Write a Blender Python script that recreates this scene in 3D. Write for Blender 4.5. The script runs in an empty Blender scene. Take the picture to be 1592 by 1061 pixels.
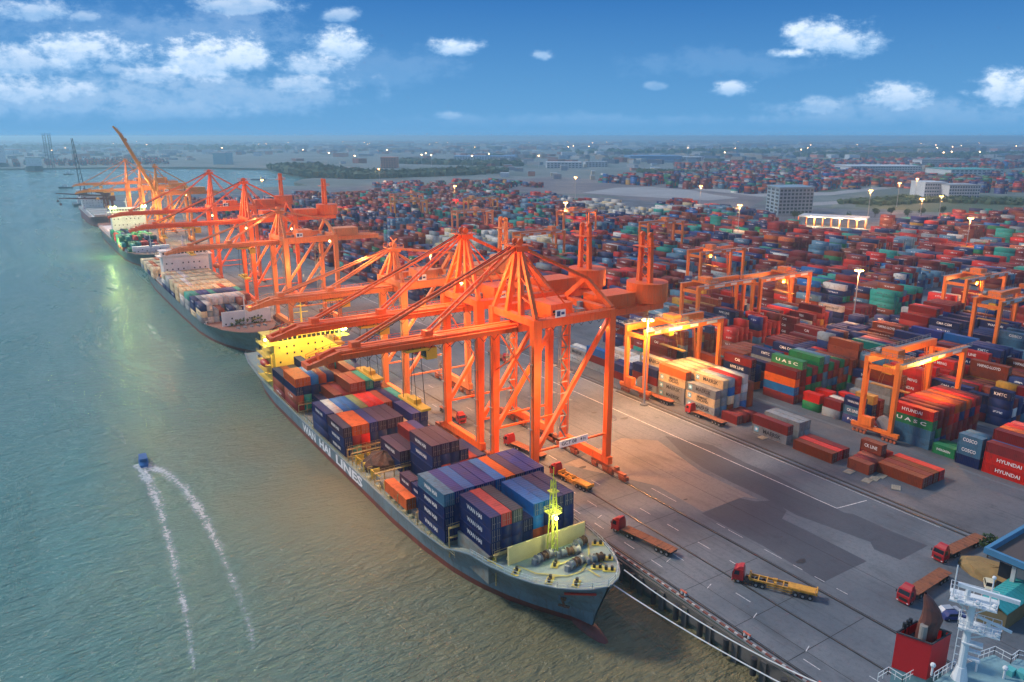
import bpy, bmesh, math, random
from mathutils import Vector, Matrix
from mathutils.geometry import tessellate_polygon
import numpy as np
R = math.radians
PI = math.pi
rnd = random.Random(7)
S = bpy.context.scene
COL = S.collection

# ------------------------------------------------------------------ camera
CAM_H, CAM_F, PITCH, YAW = 84.0, 1170.74, R(15.219), R(33.2015)
cam_d = bpy.data.cameras.new('camera')
cam = bpy.data.objects.new('camera', cam_d)
COL.objects.link(cam)
cam_d.sensor_width = 36
cam_d.lens = 36 * CAM_F / 1592
cam_d.clip_start = 1
HAZE = 1.75e-4
cam_d.clip_end = 90000
cam.location = (0, 0, CAM_H)
cam.rotation_euler = (PI / 2 - PITCH, 0, -YAW)
S.camera = cam
_f = Vector((math.sin(YAW) * math.cos(PITCH), math.cos(YAW) * math.cos(PITCH), -math.sin(PITCH)))
_r = Vector((math.cos(YAW), -math.sin(YAW), 0))
_u = _r.cross(_f)


def G(x, y, z=0.0):
    """place on the ground (height z) seen at photo pixel x, y - survey helper"""
    d = _r * (x - 796) + _u * (530.5 - y) + _f * CAM_F
    t = (z - CAM_H) / d.z
    return (d.x * t, d.y * t)


def ONX(x, y, X):
    d = _r * (x - 796) + _u * (530.5 - y) + _f * CAM_F
    return d.y * X / d.x


def proj(p):
    v = Vector(p) - Vector((0, 0, CAM_H))
    k = v.dot(_f)
    if k < 1:
        return None
    return 796 + CAM_F * v.dot(_r) / k, 530.5 - CAM_F * v.dot(_u) / k


# ------------------------------------------------------------------ world
SUN_EL, SUN_AZ = R(42), R(325)          # azimuth clockwise from +Y
W = bpy.data.worlds.new("World")
S.world = W
W.use_nodes = True
nt = W.node_tree
for n in list(nt.nodes):
    nt.nodes.remove(n)


def N(t, typ, **kw):
    n = t.nodes.new(typ)
    for k, v in kw.items():
        if k.startswith('i_'):
            n.inputs[int(k[2:])].default_value = v
        else:
            setattr(n, k, v)
    return n


def mth(t, op, a, b=None, clamp=False):
    n = t.nodes.new('ShaderNodeMath')
    n.operation = op
    n.use_clamp = clamp
    for i, v in enumerate((a, b)):
        if v is None:
            continue
        if isinstance(v, (int, float)):
            n.inputs[i].default_value = v
        else:
            t.links.new(v, n.inputs[i])
    return n.outputs[0]


def mixc(t, fac, a, b, mode='MIX'):
    n = t.nodes.new('ShaderNodeMix')
    n.data_type = 'RGBA'
    n.blend_type = mode
    for s, v in ((0, fac), (6, a), (7, b)):
        if isinstance(v, (int, float)):
            n.inputs[s].default_value = v
        elif isinstance(v, (tuple, list)):
            n.inputs[s].default_value = tuple(v) + ((1,) if len(v) == 3 else ())
        else:
            t.links.new(v, n.inputs[s])
    return n.outputs[2]


def maprange(t, v, a, b, c=0, d=1, smooth=True):
    n = t.nodes.new('ShaderNodeMapRange')
    n.interpolation_type = 'SMOOTHSTEP' if smooth else 'LINEAR'
    t.links.new(v, n.inputs[0])
    for i, x in enumerate((a, b, c, d)):
        n.inputs[i + 1].default_value = x
    return n.outputs[0]


sky = N(nt, 'ShaderNodeTexSky', sky_type='NISHITA', sun_disc=False, sun_elevation=SUN_EL,
        sun_rotation=SUN_AZ, altitude=80, air_density=1.3, dust_density=0.3, ozone_density=5.0)
tc = N(nt, 'ShaderNodeTexCoord')
sep = N(nt, 'ShaderNodeSeparateXYZ')
nt.links.new(tc.outputs['Generated'], sep.inputs[0])


def dotv(vec):
    n = nt.nodes.new('ShaderNodeVectorMath')
    n.operation = 'DOT_PRODUCT'
    nt.links.new(tc.outputs['Generated'], n.inputs[0])
    n.inputs[1].default_value = vec
    return n.outputs['Value']


fwd = dotv((math.sin(YAW), math.cos(YAW), 0))
rgt = dotv((math.cos(YAW), -math.sin(YAW), 0))
fpos = mth(nt, 'MAXIMUM', fwd, 0.05)
cu = mth(nt, 'DIVIDE', rgt, fpos)
cv = mth(nt, 'DIVIDE', sep.outputs[2], fpos)
cmb = N(nt, 'ShaderNodeCombineXYZ')
nt.links.new(cu, cmb.inputs[0])
nt.links.new(mth(nt, 'MULTIPLY', cv, 1.7), cmb.inputs[1])
nz1 = N(nt, 'ShaderNodeTexNoise', i_2=13.0, i_3=12.0, i_4=0.68)
nt.links.new(cmb.outputs[0], nz1.inputs['Vector'])
nz2 = N(nt, 'ShaderNodeTexNoise', i_2=42.0, i_3=6.0, i_4=0.6)
nt.links.new(cmb.outputs[0], nz2.inputs['Vector'])
nn = mth(nt, 'ADD', mth(nt, 'MULTIPLY', mth(nt, 'SUBTRACT', nz1.outputs[0], 0.47), 3.4),
         mth(nt, 'MULTIPLY', mth(nt, 'SUBTRACT', nz2.outputs[0], 0.5), 1.1))


def sky_uv(x, y):
    d = _r * (x - 796) + _u * (530.5 - y) + _f * CAM_F
    fh = d.x * math.sin(YAW) + d.y * math.cos(YAW)
    return (d.x * math.cos(YAW) - d.y * math.sin(YAW)) / fh, d.z / fh


# cumulus bank: direction, half width, half height, strength
CL = [(1290, 62, 88, 38, 1.35), (1230, 84, 45, 12, 1.1), (1146, 138, 40, 15, .85), (1395, 152, 66, 30, .85), (1270, 165, 42, 19, .6),
      (1555, 142, 66, 38, .95), (714, 76, 46, 17, .95), (843, 87, 20, 13, .7), (525, 72, 58, 36, 1.2), (475, 103, 62, 28, .85),
      (325, 92, 124, 52, 1.1), (240, 118, 55, 24, .8), (120, 80, 118, 42, .95), (40, 98, 80, 34, .8), (60, 145, 100, 30, .8), (50, 18, 85, 24, .75),
      (372, 10, 96, 18, .75), (530, 24, 36, 17, .7), (455, 132, 70, 24, .75), (172, 108, 20, 14, .6), (240, 172, 170, 26, .45),
      (694, 181, 24, 8, .5), (1300, 190, 190, 16, .35), (1500, 196, 160, 18, .35), (128, 28, 30, 14, .6), (1020, 135, 20, 8, .4),
      (330, 150, 280, 48, .48), (90, 160, 210, 44, .5), (180, 60, 240, 60, .25), (1420, 178, 250, 34, .35), (600, 110, 150, 40, .22), (300, 60, 220, 60, .35), (1120, 100, 160, 30, .18), (900, 190, 260, 16, .25)]
cov = None
lit = None
for (x, y, a, b, s) in CL:
    u0, v0 = sky_uv(x, y)
    u1, _ = sky_uv(x + a, y)
    _, v1 = sky_uv(x, y - b)
    ru, rv = abs(u1 - u0), abs(v1 - v0)
    du = mth(nt, 'MULTIPLY', mth(nt, 'SUBTRACT', cu, u0), 1 / ru)
    dv = mth(nt, 'MULTIPLY', mth(nt, 'SUBTRACT', cv, v0), 1 / rv)
    dvp = mth(nt, 'MULTIPLY', mth(nt, 'MINIMUM', dv, 0), 0.9)   # flatter, firmer base
    d2 = mth(nt, 'ADD', mth(nt, 'MULTIPLY', du, du), mth(nt, 'ADD', mth(nt, 'MULTIPLY', dv, dv), mth(nt, 'MULTIPLY', dvp, dvp)))
    m = mth(nt, 'MAXIMUM', mth(nt, 'SUBTRACT', 0.95, mth(nt, 'POWER', d2, 0.6)), -2.0)
    m = mth(nt, 'MULTIPLY', mth(nt, 'ADD', m, mth(nt, 'MULTIPLY', nn, 0.95)), 1.0)
    m = mth(nt, 'MULTIPLY', maprange(nt, m, -0.12, 0.78), min(s, 1.0) if s < 1 else 1.0)
    lv = mth(nt, 'MULTIPLY', mth(nt, 'MULTIPLY', m, maprange(nt, dv, -0.8, 0.6, 0.2, 1.0)), maprange(nt, nz2.outputs[0], 0.32, 0.6, 0.45, 1.08))
    cov = m if cov is None else mth(nt, 'MAXIMUM', cov, m)
    lit = lv if lit is None else mth(nt, 'MAXIMUM', lit, lv)
# scattered cloud in the unseen sky, cover thickened to lift the ambient light
nzo = N(nt, 'ShaderNodeTexNoise', i_2=2.6, i_3=8.0, i_4=0.6)
mpo = N(nt, 'ShaderNodeMapping')
mpo.inputs['Scale'].default_value = (1, 1, 2.6)
nt.links.new(tc.outputs['Generated'], mpo.inputs[0])
nt.links.new(mpo.outputs[0], nzo.inputs['Vector'])
oth = mth(nt, 'MULTIPLY', maprange(nt, nzo.outputs[0], 0.42, 0.62), 0.85)
outside = mth(nt, 'MAXIMUM', maprange(nt, fwd, 0.75, 0.55), maprange(nt, sep.outputs[2], 0.19, 0.3))
oth = mth(nt, 'MULTIPLY', oth, outside)
cov = mth(nt, 'MULTIPLY', mth(nt, 'MAXIMUM', cov, oth), maprange(nt, sep.outputs[2], 0.004, 0.03))
lit = mth(nt, 'MAXIMUM', lit, mth(nt, 'MULTIPLY', oth, 0.8))
# tint the clear sky a little towards the saturated dusk blue
clear = mixc(nt, 1.0, sky.outputs[0], SKY_TINT if 'SKY_TINT' in globals() else (0.62, 0.95, 1.25), 'MULTIPLY')
hs = mixc(nt, maprange(nt, sep.outputs[2], 0.0, 0.17, 0.0, 1.0, False), (0.86, 2.70, 5.2), (0.17, 1.12, 3.35))
clear = mixc(nt, 0.93, clear, hs)
ccol = mixc(nt, lit, (2.0, 3.9, 6.4), (6.0, 7.0, 8.3))
final = mixc(nt, mth(nt, 'MULTIPLY', cov, 0.95), clear, ccol)
bg = N(nt, 'ShaderNodeBackground')
bg.inputs['Strength'].default_value = 0.083
nt.links.new(final, bg.inputs['Color'])
wo = N(nt, 'ShaderNodeOutputWorld')
nt.links.new(bg.outputs[0], wo.inputs['Surface'])
W.cycles.sampling_method = 'MANUAL'
W.cycles.sample_map_resolution = 512

sun_d = bpy.data.lights.new('sun', 'SUN')
sun_d.energy = 1.7
sun_d.angle = R(10)
sun_d.color = (1.0, 0.93, 0.84)
sun = bpy.data.objects.new('sun', sun_d)
COL.objects.link(sun)
sd = Vector((math.sin(SUN_AZ) * math.cos(SUN_EL), math.cos(SUN_AZ) * math.cos(SUN_EL), math.sin(SUN_EL)))
sun.rotation_euler = sd.to_track_quat('Z', 'Y').to_euler()
S.view_settings.view_transform = 'Standard'
S.view_settings.look = 'None'
S.view_settings.exposure = 0.76
S.view_settings.gamma = 1
S.view_settings.use_curve_mapping = False
S.cycles.max_bounces = 5
S.cycles.volume_bounces = 4
S.cycles.use_light_tree = True
S.cycles.sample_clamp_indirect = 4.0
S.cycles.caustics_reflective = False
S.cycles.caustics_refractive = False
S.cycles.light_sampling_threshold = 0.02


# ------------------------------------------------------------------ materials
def new_mat(name):
    m = bpy.data.materials.new(name)
    m.use_nodes = True
    t = m.node_tree
    b = t.nodes['Principled BSDF']
    return m, t, b


MATS = {}


def paint(name, col, rough=0.5, metal=0.0, wear=0.35, scale=0.6, bump=0.0, worn=None, emit=None, estr=0.0, streak=0.0):
    if name in MATS:
        return MATS[name]
    m, t, b = new_mat(name)
    tcx = N(t, 'ShaderNodeTexCoord')
    n1 = N(t, 'ShaderNodeTexNoise', i_2=scale, i_3=8.0, i_4=0.65)
    t.links.new(tcx.outputs['Object'], n1.inputs['Vector'])
    worn = worn or tuple(c * 0.45 + 0.02 for c in col)
    f = mth(t, 'MULTIPLY', maprange(t, n1.outputs[0], 0.42, 0.72), wear)
    c = mixc(t, f, col, worn)
    if streak:
        ms_ = N(t, 'ShaderNodeMapping')
        ms_.inputs['Scale'].default_value = (1.1, 1.1, 0.09)
        t.links.new(tcx.outputs['Object'], ms_.inputs[0])
        n4 = N(t, 'ShaderNodeTexNoise', i_2=1.4, i_3=6.0, i_4=0.7)
        t.links.new(ms_.outputs[0], n4.inputs['Vector'])
        c = mixc(t, mth(t, 'MULTIPLY', maprange(t, n4.outputs[0], 0.48, 0.68), streak), c, (0.10, 0.045, 0.025))
    t.links.new(c, b.inputs['Base Color'])
    b.inputs['Roughness'].default_value = rough
    b.inputs['Metallic'].default_value = metal
    if bump:
        bp = N(t, 'ShaderNodeBump')
        bp.inputs['Strength'].default_value = bump
        bp.inputs['Distance'].default_value = 0.1
        t.links.new(n1.outputs[0], bp.inputs['Height'])
        t.links.new(bp.outputs[0], b.inputs['Normal'])
    if emit:
        b.inputs['Emission Color'].default_value = (*emit, 1)
        b.inputs['Emission Strength'].default_value = estr
    MATS[name] = m
    return m


def emis(name, col, s):
    if name in MATS:
        return MATS[name]
    m, t, b = new_mat(name)
    b.inputs['Base Color'].default_value = (*col, 1)
    b.inputs['Emission Color'].default_value = (*col, 1)
    b.inputs['Emission Strength'].default_value = s
    MATS[name] = m
    return m


# ------------------------------------------------------------------ mesh building
class MB:
    def __init__(s):
        s.v, s.f, s.mi = [], [], []
        s.cur = 0

    def quad(s, *p):
        k = len(s.v)
        s.v += [tuple(q) for q in p]
        s.f.append(tuple(range(k, k + len(p))))
        s.mi.append(s.cur)

    def hexa(s, b, t):
        """b,t: 4 bottom and 4 top points, counter-clockwise seen from above"""
        k = len(s.v)
        s.v += [tuple(q) for q in b] + [tuple(q) for q in t]
        for f in ((3, 2, 1, 0), (4, 5, 6, 7), (0, 1, 5, 4), (1, 2, 6, 5), (2, 3, 7, 6), (3, 0, 4, 7)):
            s.f.append(tuple(k + i for i in f))
            s.mi.append(s.cur)
        return s

    def box(s, x0, y0, z0, x1, y1, z1):
        return s.hexa([(x0, y0, z0), (x1, y0, z0), (x1, y1, z0), (x0, y1, z0)], [(x0, y0, z1), (x1, y0, z1), (x1, y1, z1), (x0, y1, z1)])

    def beam(s, a, b, w, h=None, w2=None, h2=None, up=(0, 0, 1)):
        """rectangular section bar from a to b (w across, h along 'up'), may taper"""
        h = h or w
        w2 = w2 or w
        h2 = h2 or h
        a, b = Vector(a), Vector(b)
        d = (b - a).normalized()
        u = Vector(up)
        if abs(d.dot(u)) > 0.95:
            u = Vector((1, 0, 0))
        r = d.cross(u).normalized()
        u = r.cross(d).normalized()
        A = [a + r * (i * w / 2) + u * (j * h / 2) for i, j in ((-1, -1), (1, -1), (1, 1), (-1, 1))]
        B = [b + r * (i * w2 / 2) + u * (j * h2 / 2) for i, j in ((-1, -1), (1, -1), (1, 1), (-1, 1))]
        return s.hexa(A, B)

    def cyl(s, a, b, r, r2=None, n=10, cap=True):
        r2 = r if r2 is None else r2
        a, b = Vector(a), Vector(b)
        d = (b - a).normalized()
        u = Vector((0, 0, 1)) if abs(d.z) < 0.95 else Vector((1, 0, 0))
        p = d.cross(u).normalized()
        q = p.cross(d).normalized()
        k = len(s.v)
        for c, rr in ((a, r), (b, r2)):
            for i in range(n):
                an = 2 * PI * i / n
                s.v.append(tuple(c + p * (math.cos(an) * rr) + q * (math.sin(an) * rr)))
        for i in range(n):
            j = (i + 1) % n
            s.f.append((k + i, k + n + i, k + n + j, k + j))
            s.mi.append(s.cur)
        if cap:
            s.f.append(tuple(k + i for i in range(n)))
            s.mi.append(s.cur)
            s.f.append(tuple(k + n + i for i in reversed(range(n))))
            s.mi.append(s.cur)
        return s

    def ball(s, c, r, n=8, sz=1.0, jit=0.0, rg=None):
        m = n // 2
        k = len(s.v)
        for i in range(m + 1):
            th = PI * i / m
            for j in range(n):
                ph = 2 * PI * j / n
                q = 1 + (rg.uniform(-jit, jit) if rg else 0)
                s.v.append((c[0] + r * q * math.sin(th) * math.cos(ph), c[1] + r * q * math.sin(th) * math.sin(ph), c[2] + r * q * sz * math.cos(th)))
        for i in range(m):
            for j in range(n):
                j2 = (j + 1) % n
                s.f.append((k + i * n + j, k + (i + 1) * n + j, k + (i + 1) * n + j2, k + i * n + j2))
                s.mi.append(s.cur)
        return s

    def poly(s, pts, z0, z1):
        """extruded outline (x,y) counter-clockwise"""
        n = len(pts)
        tri = tessellate_polygon([[Vector((p[0], p[1], 0)) for p in pts]])
        k = len(s.v)
        s.v += [(p[0], p[1], z1) for p in pts]
        for t_ in tri:
            a, b, c = (Vector((*pts[i], 0)) for i in t_)
            t2 = t_ if (b - a).cross(c - a).z > 0 else tuple(reversed(t_))
            s.f.append(tuple(k + i for i in t2))
            s.mi.append(s.cur)
        if z0 is not None:
            s.v += [(p[0], p[1], z0) for p in pts]
            for i in range(n):
                j = (i + 1) % n
                s.f.append((k + n + i, k + n + j, k + j, k + i))
                s.mi.append(s.cur)
        return s

    def rail(s, pts, h=1.1, post=2.5, t=0.07):
        """hand rail along a polyline of 3-D points"""
        for a, b in zip(pts[:-1], pts[1:]):
            a, b = Vector(a), Vector(b)
            L = (b - a).length
            n = max(1, int(L / post))
            for k in (h, h * 0.5):
                s.beam(a + Vector((0, 0, k)), b + Vector((0, 0, k)), t)
            for i in range(n + 1):
                p = a.lerp(b, i / n)
                s.beam(p, p + Vector((0, 0, h)), t)
        return s

    def mesh(s, name, mats=None, smooth=False):
        me = bpy.data.meshes.new(name)
        me.from_pydata(s.v, [], s.f)
        if mats:
            for m in (mats if isinstance(mats, (list, tuple)) else [mats]):
                me.materials.append(m)
            if isinstance(mats, (list, tuple)) and len(mats) > 1:
                me.polygons.foreach_set('material_index', s.mi)
        if smooth:
            me.polygons.foreach_set('use_smooth', [True] * len(me.polygons))
        me.update()
        return me

    def build(s, name, mat=None, parent=None, smooth=False, **props):
        o = bpy.data.objects.new(name, s.mesh(name, mat, smooth))
        COL.objects.link(o)
        if parent:
            o.parent = parent
        for k, v in props.items():
            o[k] = v
        return o


def tag(o, label, cat, group=None):
    o['label'] = label
    o['category'] = cat
    if group:
        o['group'] = group
    return o


def empty(name, loc=(0, 0, 0), rz=0, label=None, cat=None, group=None):
    o = bpy.data.objects.new(name, None)
    COL.objects.link(o)
    o.location = loc
    o.rotation_euler = (0, 0, rz)
    if label:
        tag(o, label, cat, group)
    return o


def copy_tree(o, parent=None):
    c = o.copy()
    COL.objects.link(c)
    c.parent = parent
    for ch in list(o.children):
        if ch.get('_skip'):
            continue
        copy_tree(ch, c)
    return c


def lamp(name, loc, energy, col, parent=None, size=0.6, spot=None, blend=0.8):
    d = bpy.data.lights.new(name, 'SPOT' if spot else 'POINT')
    d.energy = energy
    d.color = col
    d.shadow_soft_size = size
    if spot:
        d.spot_size = spot
        d.spot_blend = blend
    o = bpy.data.objects.new(name, d)
    COL.objects.link(o)
    o.location = loc
    if parent:
        o.parent = parent
    return o


TXT = {}


def text_mesh(word, bold=0.0):
    """flat lettering, unit cap height, centred, facing -X reading along -Y (i.e. read from the river side)"""
    if word in TXT:
        return TXT[word]
    cu_ = bpy.data.curves.new('lettering', 'FONT')
    cu_.body = word
    cu_.size = 1.4
    cu_.align_x = 'CENTER'
    cu_.align_y = 'CENTER'
    cu_.resolution_u = 2
    cu_.offset = bold or 0.025
    cu_.space_line = 0.8
    o = bpy.data.objects.new('lettering', cu_)
    COL.objects.link(o)
    dg = bpy.context.evaluated_depsgraph_get()
    me = bpy.data.meshes.new_from_object(o.evaluated_get(dg))
    bpy.data.objects.remove(o)
    bpy.data.curves.remove(cu_)
    for v in me.vertices:                       # text x -> -Y, text y -> Z
        v.co = Vector((0, -v.co.x, v.co.y))
    me.update()
    TXT[word] = me
    return me


ORD = ['first', 'second', 'third', 'fourth', 'fifth', 'sixth', 'seventh', 'eighth', 'ninth', 'tenth', 'eleventh', 'twelfth',
       'thirteenth', 'fourteenth', 'fifteenth', 'sixteenth', 'seventeenth', 'eighteenth', 'nineteenth', 'twentieth']
# ------------------------------------------------------------------ ground, water, quay
WATER_Z = -4.5
QX = 94.5          # quay face


def ground_mat(name, base, dark, light, sc=0.05, rough=0.85, fine=1.2, stain=0.6, gloss=0.0):
    m, t, b = new_mat(name)
    g = N(t, 'ShaderNodeNewGeometry')
    n1 = N(t, 'ShaderNodeTexNoise', i_2=sc, i_3=10.0, i_4=0.62)
    n2 = N(t, 'ShaderNodeTexNoise', i_2=fine, i_3=6.0, i_4=0.7)
    n3 = N(t, 'ShaderNodeTexNoise', i_2=sc * 5, i_3=6.0, i_4=0.6)
    mp = N(t, 'ShaderNodeMapping')
    mp.inputs['Scale'].default_value = (1, 0.25, 1)
    t.links.new(g.outputs['Position'], mp.inputs[0])
    for n in (n1, n2):
        t.links.new(g.outputs['Position'], n.inputs['Vector'])
    t.links.new(mp.outputs[0], n3.inputs['Vector'])
    c = mixc(t, maprange(t, n1.outputs[0], 0.35, 0.65), base, light)
    c = mixc(t, mth(t, 'MULTIPLY', maprange(t, n3.outputs[0], 0.5, 0.75), stain), c, dark)
    c = mixc(t, mth(t, 'MULTIPLY', maprange(t, n2.outputs[0], 0.45, 0.7), 0.35), c, dark)
    mt_ = N(t, 'ShaderNodeMapping')
    mt_.inputs['Scale'].default_value = (1.3, 0.035, 1)
    t.links.new(g.outputs['Position'], mt_.inputs[0])
    n5 = N(t, 'ShaderNodeTexNoise', i_2=1.0, i_3=5.0, i_4=0.7)
    t.links.new(mt_.outputs[0], n5.inputs['Vector'])
    c = mixc(t, mth(t, 'MULTIPLY', maprange(t, n5.outputs[0], 0.54, 0.66), 0.45 if sc > 0.02 else 0.0), c, dark)
    n6 = N(t, 'ShaderNodeTexNoise', i_2=0.16, i_3=9.0, i_4=0.75)
    t.links.new(g.outputs['Position'], n6.inputs['Vector'])
    c = mixc(t, mth(t, 'MULTIPLY', maprange(t, n6.outputs[0], 0.56, 0.70), 0.6 if sc > 0.02 else 0.0), c, dark)
    t.links.new(c, b.inputs['Base Color'])
    if gloss:
        t.links.new(maprange(t, n1.outputs[0], 0.35, 0.65, rough, rough - gloss), b.inputs['Roughness'])
    else:
        b.inputs['Roughness'].default_value = rough
    bp = N(t, 'ShaderNodeBump')
    bp.inputs['Strength'].default_value = 0.25
    bp.inputs['Distance'].default_value = 0.05
    t.links.new(n2.outputs[0], bp.inputs['Height'])
    t.links.new(bp.outputs[0], b.inputs['Normal'])
    MATS[name] = m
    return m


# water
m, t, b = new_mat('river water')
g = N(t, 'ShaderNodeNewGeometry')
mp = N(t, 'ShaderNodeMapping')
mp.inputs['Rotation'].default_value = (0, 0, R(25))
mp.inputs['Scale'].default_value = (0.55, 1.5, 1)
t.links.new(g.outputs['Position'], mp.inputs[0])
hs_ = None
for sc, amp in ((0.06, 0.8), (0.26, 0.8), (0.8, 0.55)):
    n = N(t, 'ShaderNodeTexNoise', i_2=sc, i_3=4.0, i_4=0.6, i_8=0.6)
    t.links.new(mp.outputs[0], n.inputs['Vector'])
    h = mth(t, 'MULTIPLY', n.outputs[0], amp)
    hs_ = h if hs_ is None else mth(t, 'ADD', hs_, h)
bp = N(t, 'ShaderNodeBump')
bp.inputs['Strength'].default_value = 1.0
bp.inputs['Distance'].default_value = 2.0
t.links.new(hs_, bp.inputs['Height'])
t.links.new(bp.outputs[0], b.inputs['Normal'])
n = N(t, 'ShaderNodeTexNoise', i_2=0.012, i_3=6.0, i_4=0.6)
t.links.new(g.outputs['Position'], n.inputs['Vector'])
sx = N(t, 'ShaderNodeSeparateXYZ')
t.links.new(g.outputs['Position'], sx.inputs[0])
mud = mth(t, 'ADD', maprange(t, sx.outputs[0], -10, 80), mth(t, 'MULTIPLY', mth(t, 'SUBTRACT', n.outputs[0], 0.5), 1.5))  # brown by the quay stands for warm lamp light painted into the water
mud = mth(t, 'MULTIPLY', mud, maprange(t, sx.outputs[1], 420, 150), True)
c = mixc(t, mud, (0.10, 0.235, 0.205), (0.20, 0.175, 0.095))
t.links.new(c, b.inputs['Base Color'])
nr_ = N(t, 'ShaderNodeTexNoise', i_2=0.02, i_3=5.0, i_4=0.65, i_8=1.2)
mr_ = N(t, 'ShaderNodeMapping')
mr_.inputs['Rotation'].default_value = (0, 0, R(-12))
mr_.inputs['Scale'].default_value = (1.6, 0.3, 1)
t.links.new(g.outputs['Position'], mr_.inputs[0])
t.links.new(mr_.outputs[0], nr_.inputs['Vector'])
t.links.new(maprange(t, nr_.outputs[0], .35, .65, .08, .30), b.inputs['Roughness'])
t.links.new(maprange(t, nr_.outputs[0], .35, .65, .75, 1.0), bp.inputs['Strength'])
b.inputs['IOR'].default_value = 1.33
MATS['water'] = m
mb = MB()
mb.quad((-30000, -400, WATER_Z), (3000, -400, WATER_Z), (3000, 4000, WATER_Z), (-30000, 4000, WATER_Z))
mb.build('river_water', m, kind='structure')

concrete = ground_mat('quay concrete', (0.095, 0.112, 0.132), (0.045, 0.053, 0.062), (0.15, 0.168, 0.185), 0.035)
asphalt = ground_mat('yard asphalt', (0.080, 0.088, 0.102), (0.035, 0.038, 0.044), (0.125, 0.13, 0.14), 0.03, gloss=0.25)
darkasp = ground_mat('patch asphalt', (0.052, 0.062, 0.080), (0.034, 0.040, 0.052), (0.064, 0.074, 0.092), 0.05, 0.8, stain=0.3)
lightc = ground_mat('worn concrete', (0.185, 0.17, 0.155), (0.085, 0.08, 0.075), (0.23, 0.21, 0.19), 0.05)
far_land = ground_mat('plain', (0.09, 0.12, 0.10), (0.04, 0.07, 0.05), (0.17, 0.19, 0.18), 0.0035, fine=0.02, stain=0.9)
meadow = ground_mat('rough meadow', (0.045, 0.085, 0.035), (0.025, 0.05, 0.02), (0.09, 0.11, 0.05), 0.012, fine=0.2)

mb = MB()
land = [(QX, -350), (26000, -350), (26000, 26000), (-26000, 26000), (-26000, 2650), (-3000, 2620), (-400, 2560), (100, 2470), (300, 2400),
        (445, 2300), (620, 2050), (700, 1790), (640, 1640), (500, 1540), (450, 1440), (440, 1330), (200, 1310), (120, 1260), (QX, 1230)]
mb.poly(land, -9, -0.02)
mb.build('ground', far_land, kind='structure')

mb = MB()
yard_poly = [(QX + 0.02, -300), (1500, -300), (1450, 250), (1050, 420), (860, 450), (800, 620), (660, 960), (540, 1260), (QX + 0.02, 1225)]
mb.poly(yard_poly, None, 0.0)
mb.build('container_yard', asphalt, kind='structure')
mb = MB()
mb.poly([(QX + 0.02, -300), (165, -300), (165, 1225), (QX + 0.02, 1225)], None, 0.004)
mb.build('quay_apron', concrete, kind='structure')


def px_poly(name, pts, z, mat, o=(1000, 700), sc=2.689):
    P = [G(o[0] + x / sc, o[1] + y / sc) for x, y in pts]
    a = sum(P[i][0] * P[(i + 1) % len(P)][1] - P[(i + 1) % len(P)][0] * P[i][1] for i in range(len(P)))
    if a < 0:
        P.reverse()
    mb = MB()
    mb.poly(P, None, z)
    return mb.build(name, mat, kind='structure')


px_poly('asphalt_patch', [(245, 265), (400, 200), (470, 215), (545, 210), (600, 255), (580, 287), (700, 345), (935, 465), (840, 510), (750, 555), (500, 400)], 0.010, darkasp)
px_poly('asphalt_patch', [(90, -60), (290, -20), (420, 50), (560, 110), (840, 262), (880, 268), (1040, 340), (1190, 400), (1075, 460), (965, 415), (950, 385),
                          (800, 330), (640, 272), (500, 195), (380, 140), (250, 75), (170, 20)], 0.014, darkasp)
px_poly('concrete_patch', [(-330, 60), (-90, -50), (60, -40), (240, 90), (480, 205), (420, 196), (250, 258), (60, 150)], 0.010, lightc)
px_poly('asphalt_patch', [(0, 0), (150, -10), (260, 30), (150, 60), (40, 40)], 0.012, asphalt, (900, 560), 1.0) if False else None

# expansion joints of the apron slabs, recessed look as dark sealed gaps
seal = paint('joint sealant', (0.02, 0.02, 0.022), 0.9, wear=0)
mb = MB()
for y in range(-20, 700, 12):
    yy = y + rnd.uniform(-1, 1)
    mb.box(QX + 2, yy, 0.018, 118, yy + 0.12, 0.022)
for x in (101.2, 131.5):
    mb.box(x, -200, 0.018, x + 0.1, 900, 0.022)
mb.build('slab_joints', seal, kind='structure')

# rails set in dark grooves
steel = paint('rail steel', (0.25, 0.22, 0.20), 0.4, 0.8, wear=0.6)
for x, w in ((96.2, 0.7), (108.0, 0.55), (118.7, 0.8)):
    mb = MB()
    mb.box(x - w / 2, -200, 0.018, x + w / 2, 1220, 0.024)
    mb.build('rail_groove', seal, kind='structure')
    mb = MB()
    mb.box(x - 0.07, -200, 0.026, x + 0.07, 1220, 0.10)
    mb.build('crane_rail', steel, kind='structure')
for x in (163.3, 165.2):
    mb = MB()
    mb.box(x - 0.45, -100, 0.012, x + 0.45, 600, 0.020)
    mb.build('rail_groove', seal, kind='structure')
    mb = MB()
    mb.box(x - 0.07, -100, 0.022, x + 0.07, 600, 0.11)
    mb.build('yard_rail', steel, kind='structure')
for k in range(9):
    for dx in (0, 35):
        x = 197.5 + 37 * k + dx - (0 if dx else 0)
        mb = MB()
        mb.box(x - 0.6, -100, 0.012, x + 0.6, 760, 0.022)
        mb.build('runway_strip', concrete, kind='structure')

# painted lines
white = paint('road paint', (0.62, 0.62, 0.60), 0.7, wear=0.9, scale=1.5, worn=(0.16, 0.16, 0.16))
mb = MB()


def seg(a, b, w):
    a, b = Vector((*a, 0)), Vector((*b, 0))
    d = (b - a).normalized()
    n = Vector((-d.y, d.x, 0)) * w / 2
    mb.quad(*[(p.x, p.y, 0.030) for p in (a - n, b - n, b + n, a + n)])


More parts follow.
